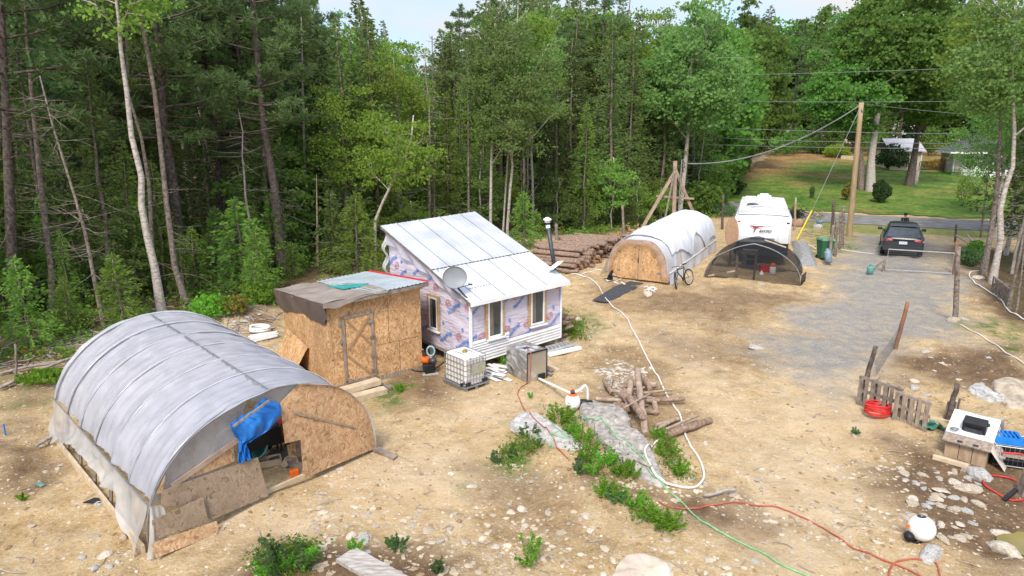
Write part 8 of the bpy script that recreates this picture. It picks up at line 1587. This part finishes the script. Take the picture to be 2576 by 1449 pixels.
for u0, u1, v0, v1, n_, s0, s1, where_ in ((2270, 2470, 1180, 1360, 62, .06, .19, 'in the muddy hollow below the coop'), (2280, 2576, 880, 1000, 18, .07, .2, 'on the dirt behind the pallets'), (1180, 1560, 1190, 1420, 34, .05, .12, 'on the rough dirt at the bottom centre'), (780, 1180, 1270, 1400, 22, .05, .11, 'on the dirt before the greenhouse'), (1750, 2200, 1000, 1420, 26, .05, .12, 'on the bare track at the right'), (1440, 1900, 770, 940, 26, .06, .14, 'in the middle of the yard'), (20, 330, 1080, 1420, 18, .05, .12, 'left of the greenhouse'), (560, 700, 790, 880, 14, .08, .2, 'by the soil mound behind the greenhouse'), (1440, 1500, 780, 880, 8, .06, .15, 'right of the cabin')):
    for _ in range(n_):
        p = G(random.uniform(u0, u1), random.uniform(v0, v1)); rock(p, random.uniform(s0, s1) * random.uniform(.6, 1.1), 'loose stone ' + where_, 'loose stones ' + where_, random.choice((stone, stone, stone_pale, stone_grey)), flat=.75)
# pebbles nobody could count, twigs and bark crumbs
def scatter_stuff(name, n_, size, m_, region, dens=None, flat=.6):
    base_v = np.array([(1, 0, 0), (0, 1, 0), (-1, 0, 0), (0, -1, 0), (0, 0, 1), (.6, .6, .5), (-.6, .6, .5), (-.6, -.6, .5), (.6, -.6, .5)], float); base_f = [(0, 5, 8), (1, 6, 5), (2, 7, 6), (3, 8, 7), (4, 5, 6), (4, 6, 7), (4, 7, 8), (4, 8, 5), (0, 1, 5), (1, 2, 6), (2, 3, 7), (3, 0, 8)]
    vs, fs = [], []; c = 0; tries = 0
    while c < n_ and tries < n_ * 8:
        tries += 1; u, v = random.uniform(region[0], region[1]), random.uniform(region[2], region[3]) if random.random() > .0 else 0
        p = G(u, v); 
        if dens and random.random() > dens(p.x, p.y): continue
        s_ = size * random.choice((.5, .7, .8, 1, 1.3, 1.8)) * random.uniform(.7, 1.2); a_ = random.uniform(0, 6.28); R_ = np.array([[cos(a_), -sin(a_), 0], [sin(a_), cos(a_), 0], [0, 0, 1]]); q = (base_v * (1 + rn.uniform(-.3, .3, (9, 3)))) * np.array([s_, s_ * random.uniform(.5, 1), s_ * flat]); q = q @ R_.T + np.array(p) - np.array([0, 0, s_ * .1])
        vs += q.tolist(); fs += [tuple(i + 9 * c for i in f) for f in base_f]; c += 1
    mb = MB(); mb.v = vs; mb.f = fs; o_ = mb.build(name, m_); o_['kind'] = 'stuff'; return o_
gravpoly = GRAVEL
CH = G(1552, 938)
dn = lambda x, y: min(1, max(.05, .45 + 1.6 * float(vnoise(x * .6 + 2, y * .6)))) * (0 if sdist(np.array([x]), np.array([y]), gravpoly)[0] > 0 else 1) * (1 if sdist(np.array([x]), np.array([y]), FOREST)[0] < 0 else 0)
scatter_stuff('pebbles', 4200, .024, mat('pebble_stone', (.50, .42, .31), (.30, .23, .15), scale=.9, rough=.95, detail=6), (0, 2576, 760, 1449), dn); scatter_stuff('pale_pebbles', 600, .022, stone_pale, (0, 2576, 760, 1449), dn)
scatter_stuff('rubble', 700, .06, mat('rubble_stone', (.52, .44, .33), (.30, .235, .16), scale=1.5, rough=.95, detail=7), (560, 2300, 1150, 1449), lambda x, y: max(.03, .35 + 2.2 * float(vnoise(x * .9 + 12, y * .9))), .4)
scatter_stuff('stone_chips', 330, .055, mat('chip_stone', (.50, .45, .38), (.30, .26, .21), scale=2, rough=.95), (1495, 1625, 885, 995), lambda x, y: 1 if (x - CH.x) ** 2 + (y - CH.y) ** 2 < (1.0 + 1.2 * float(vnoise(x * 2, y * 2))) ** 2 else .04, .35)
scatter_stuff('dirt_clods', 1500, .035, mat('clod_soil', (.30, .20, .11), (.21, .135, .075), scale=2, rough=1), (0, 2576, 690, 1449), dn)
def sticks(name, n_, reg, m_, ln=(.2, .7), r=.012, test=None):
    mb = MB(); c = 0
    while c < n_:
        u, v = random.uniform(reg[0], reg[1]), random.uniform(reg[2], reg[3]); p = G(u, v, .02)
        if test and not test(p): c += .2; continue
        a_ = random.uniform(0, 6.28); l_ = random.uniform(*ln); pts = []
        for k in range(4): q = p + Vector((cos(a_) * l_ * k / 3 + jit(.05), sin(a_) * l_ * k / 3 + jit(.05), 0)); q.z = Tz(q.x, q.y) + .02 + jit(.015); pts.append(q)
        mb.tube(pts, [r * random.uniform(.5, 1.2)] * 4, 4, cap=False); c += 1
    o_ = mb.build(name, m_); o_['kind'] = 'stuff'
sticks('twigs', 230, (0, 2576, 800, 1449), bark_dead, (.1, .5), .009); sticks('fallen_branches', 330, (0, 700, 740, 960), bark_dead, (.5, 2.2), .02, lambda p: sdist(np.array([p.x]), np.array([p.y]), FOREST)[0] > -2.2); sticks('fallen_branches', 260, (840, 1800, 560, 700), bark_dead, (.4, 1.8), .02, lambda p: sdist(np.array([p.x]), np.array([p.y]), FOREST)[0] > -1.5)
for a_, b_, r, lab in (((0, 975), (440, 800), .05, 'longest fallen pole lying along the wood edge behind the greenhouse'), ((180, 925), (330, 868), .06, 'thick fallen branch behind the greenhouse top'), ((90, 1122), (145, 1088), .04, 'dark branch end beside the left greenhouse skirt'), ((0, 940), (250, 890), .04, 'thin fallen pole at the left wood edge'), ((870, 665), (950, 668), .06, 'fallen pale log between shed and wood'), ((1560, 1145), (1640, 1175), .035, 'curved root by the leafy sprouts'), ((1770, 1245), (1850, 1232), .035, 'bare curved root near the crossing hoses')):
    p, q = G(*a_, r + .05), G(*b_, r + .08); m_ = p.lerp(q, .5); m_.z = max(m_.z, Tz(m_.x, m_.y) + r); tag(MB().tube(spline([p, p.lerp(m_, .5) + Vector((jit(.1), jit(.1), .03)), m_, m_.lerp(q, .5) + Vector((jit(.1), jit(.1), .03)), q], 4), r, 6).build('fallen_branch', bark_dead, None, smooth=True, org=tuple(p)), lab, 'branch')
# ------------------------------------------------------------------ leafy sprouts and weeds
def sprout(u, v, s_, label, key='fern', group=None):
    p = G(u, v); e = thing('leafy_plant', p, label, 'plant', group); lv = Leaves(); mb = MB()
    for k in range(int(9 + 10 * s_)):
        a_ = random.uniform(0, 6.28); ln = s_ * random.uniform(.45, 1); tilt = random.uniform(.15, 1.0); d_ = Vector((cos(a_) * tilt, sin(a_) * tilt, 1)).normalized(); base = Vector((cos(a_) * .12 * s_, sin(a_) * .12 * s_, 0)); tip = base + d_ * ln; tip.z -= .15 * ln * tilt; mb.tube([base - Vector((0, 0, .05)), base.lerp(tip, .5) + Vector((0, 0, .08 * ln)), tip], .006, 3, cap=False)
        m = int(22 + 34 * ln / s_); f_ = rn.uniform(.3, 1.05, m); C = np.array(base)[None] * (1 - f_[:, None]) + np.array(tip)[None] * f_[:, None] + rn.normal(0, .035 * s_, (m, 3)); A = np.stack([cos(a_) + rn.normal(0, .8, m), sin(a_) + rn.normal(0, .8, m), rn.normal(.1, .4, m)], -1); wl = .05 * s_ ** .4 * rn.uniform(.6, 1.2, m); lv.put(C, unit(A) * wl[:, None], wl * .42)
    for nm, me_ in (('stems', mesh_of(mb, 'stems', LF[key])), ('leaves', lv.mesh('leaves', LF[key]))):
        o_ = bpy.data.objects.new(nm, me_); COL.objects.link(o_); o_.parent = e
    return e
for u, v, s_, k_, lab in ((1410, 1065, .62, 'fern', 'bright leafy clump below the pump'), (1440, 1095, .4, 'fern', 'leafy clump between the boulders'), (1465, 1115, .45, 'fern', 'middle leafy clump beside the long boulder'), (1480, 1160, .5, 'fern', 'leafy clump left of the long boulder'), (1520, 1175, .55, 'fern', 'broad fern clump at the boulder foot'), (1560, 1190, .5, 'fern', 'fern clump right of the broad one'), (1585, 1205, .42, 'fern', 'last fern of the row at the boulder foot'), (1450, 1190, .4, 'shrub', 'dark weed left of the fern row'), (1490, 1195, .38, 'fern', 'small fern below the fern row'), (1325, 1100, .42, 'shrub', 'feathery weed growing on the flat boulder'), (1350, 1125, .3, 'shrub', 'small weed at the edge of the flat boulder'), (1525, 1250, .45, 'fern', 'upper fern in the lower patch'), (1550, 1262, .4, 'shrub', 'dark weed in the lower patch'), (1595, 1275, .42, 'fern', 'fern beside the red cord start'), (1630, 1305, .42, 'fern', 'fern below the red cord'), (1665, 1325, .5, 'fern', 'bushy fern left of the green hose'), (1690, 1330, .4, 'fern', 'lowest fern by the green hose'), (1655, 1105, .35, 'fern', 'weed inside the white hose bend'), (1675, 1150, .5, 'fern', 'leafy weed between boulder and white hose'), (1705, 1195, .4, 'fern', 'weed inside the white hose loop'), (1328, 1415, .5, 'fern', 'lone bright fern at the bottom centre'), (1000, 1385, .36, 'shrub', 'dark weed at the bottom left of centre'), (985, 1375, .2, 'fern', 'tiny bright sprout beside the dark weed'), (720, 1440, .75, 'shrub', 'large grey green weed at the bottom edge'), (760, 1430, .5, 'fern', 'bright weed right of the large one at the bottom'), (690, 1449, .5, 'fern', 'bright weed left of the large one at the bottom'), (1105, 1440, .3, 'shrub', 'small dark weed at the bottom edge'), (58, 1258, .2, 'fern', 'small bright weed left of the greenhouse'), (1250, 1165, .3, 'shrub', 'low weed left of the flat boulder'), (1290, 1150, .3, 'shrub', 'low weed below the flat boulder'), (890, 1390, .3, 'fern', 'small weed by the grey plank at the bottom'), (2152, 1092, .2, 'shrub', 'single weed tuft on the bare track'), (1440, 845, .4, 'fern', 'weeds at the right cabin corner'), (1420, 825, .3, 'fern', 'small weeds under the right cabin corner'), (1005, 985, .3, 'fern', 'grass tuft beside the shed step'), (1265, 915, .35, 'fern', 'bright tuft beside the white bucket'), (1335, 1000, .16, 'fern', 'tiny weed near the foil box')):
    sprout(u, v, s_, lab, k_)
lv = Leaves(); lvd = Leaves()
WP = [gp(q) for q in ([(1370, 1030), (1420, 1035), (1500, 1110), (1560, 1160), (1610, 1215), (1560, 1225), (1480, 1190), (1440, 1130)], [(1500, 1230), (1560, 1240), (1620, 1290), (1720, 1330), (1680, 1350), (1590, 1300)], [(1630, 1090), (1700, 1120), (1740, 1210), (1690, 1215)], [(1230, 1150), (1330, 1090), (1360, 1140), (1280, 1190)], [(640, 1400), (800, 1380), (820, 1449), (640, 1449)], [(1410, 790), (1470, 800), (1480, 860), (1420, 860)])]
for poly in WP:
    xs, ys = [q[0] for q in poly], [q[1] for q in poly]
    for _ in range(int(150 * (max(xs) - min(xs)))):
        x, y = random.uniform(min(xs), max(xs)), random.uniform(min(ys), max(ys))
        if sdist(np.array([x]), np.array([y]), poly)[0] < 0 or float(vnoise(x * 2, y * 2)) < -.15: continue
        s_ = random.uniform(.05, .2); m = int(10 + 70 * s_); tgt = lv if random.random() < .8 else lvd; C = np.array([x, y, Tz(x, y) + s_ * .7]) + rn.normal(size=(m, 3)) * np.array([s_ * .7, s_ * .7, s_ * .5]); A = rn.normal(size=(m, 3)); wl = rn.uniform(.018, .05, m); tgt.put(C, unit(A) * wl[:, None], wl * .45)
tag(link_mesh('weeds', lv.mesh('weeds', leaf_mat('weed_leaves', (.06, .18, .02), (.20, .36, .06), .4))), kind='stuff'); tag(link_mesh('dry_weeds', lvd.mesh('dry_weeds', LF['dry'])), kind='stuff')
# plank and plastic bits
p, q = G(870, 1395, .06), G(1010, 1475, .05); tag(MB().bar(p, q, .42, .07).build('plank', mat('silvered_wood', (.46, .42, .38), (.26, .22, .19), scale=5, stretch=(1, 4, 1), detail=8), None, org=tuple(p)), 'broad silvered plank at the bottom edge', 'plank')
p = G(102, 1222); tag(MB().bar(p + Vector((-.12, .06, .03)), p + Vector((.1, -.05, .03)), .09, .02).build('plastic_scrap', mat('green_scrap', (.15, .32, .22), (.1, .15, .2)), None, org=tuple(p)), 'torn green plastic scrap left of the greenhouse', 'scrap'); p = G(14, 1095); tag(MB().tube([p, p + Vector((0, 0, .30))], .02, 6).build('marker_stake', blue_p, None, org=tuple(p)), 'short blue stake at the left edge', 'stake'); p = G(240, 1262); tag(MB().prism([p + Vector(q) for q in ((-.2, -.08, .02), (.15, -.1, .02), (.24, .08, .02), (-.08, .1, .02))], (0, 0, .015)).build('rubber_scrap', rubber, None, org=tuple(p)), 'flat dark rubber scrap left of the greenhouse', 'scrap')
# junk behind the shed
p = G(655, 838); e = tag(MB().tube([p + Vector((.34 * cos(k * .35), .24 * sin(k * .35), .08 + .004 * k)) for k in range(46)], .05, 6).build('hose_coil', white_plastic, None, smooth=True, org=tuple(p)), 'coil of white pipe behind the shed', 'pipe coil')
for k in range(7): p, q = G(628 + jit(6), 862 - 3 * k, .05 + .03 * k), G(700 + jit(6), 846 - 2 * k, .06 + .03 * k); tag(MB().bar(p, q, .10, .03).build('siding_strip', siding_m, None, org=tuple(p)), 'white strip in the flat pile behind the shed', 'siding strip', 'white strips piled behind the shed')
b, pts = path_px([(708, 690), (712, 560), (716, 470)])
bpy.context.view_layer.update()
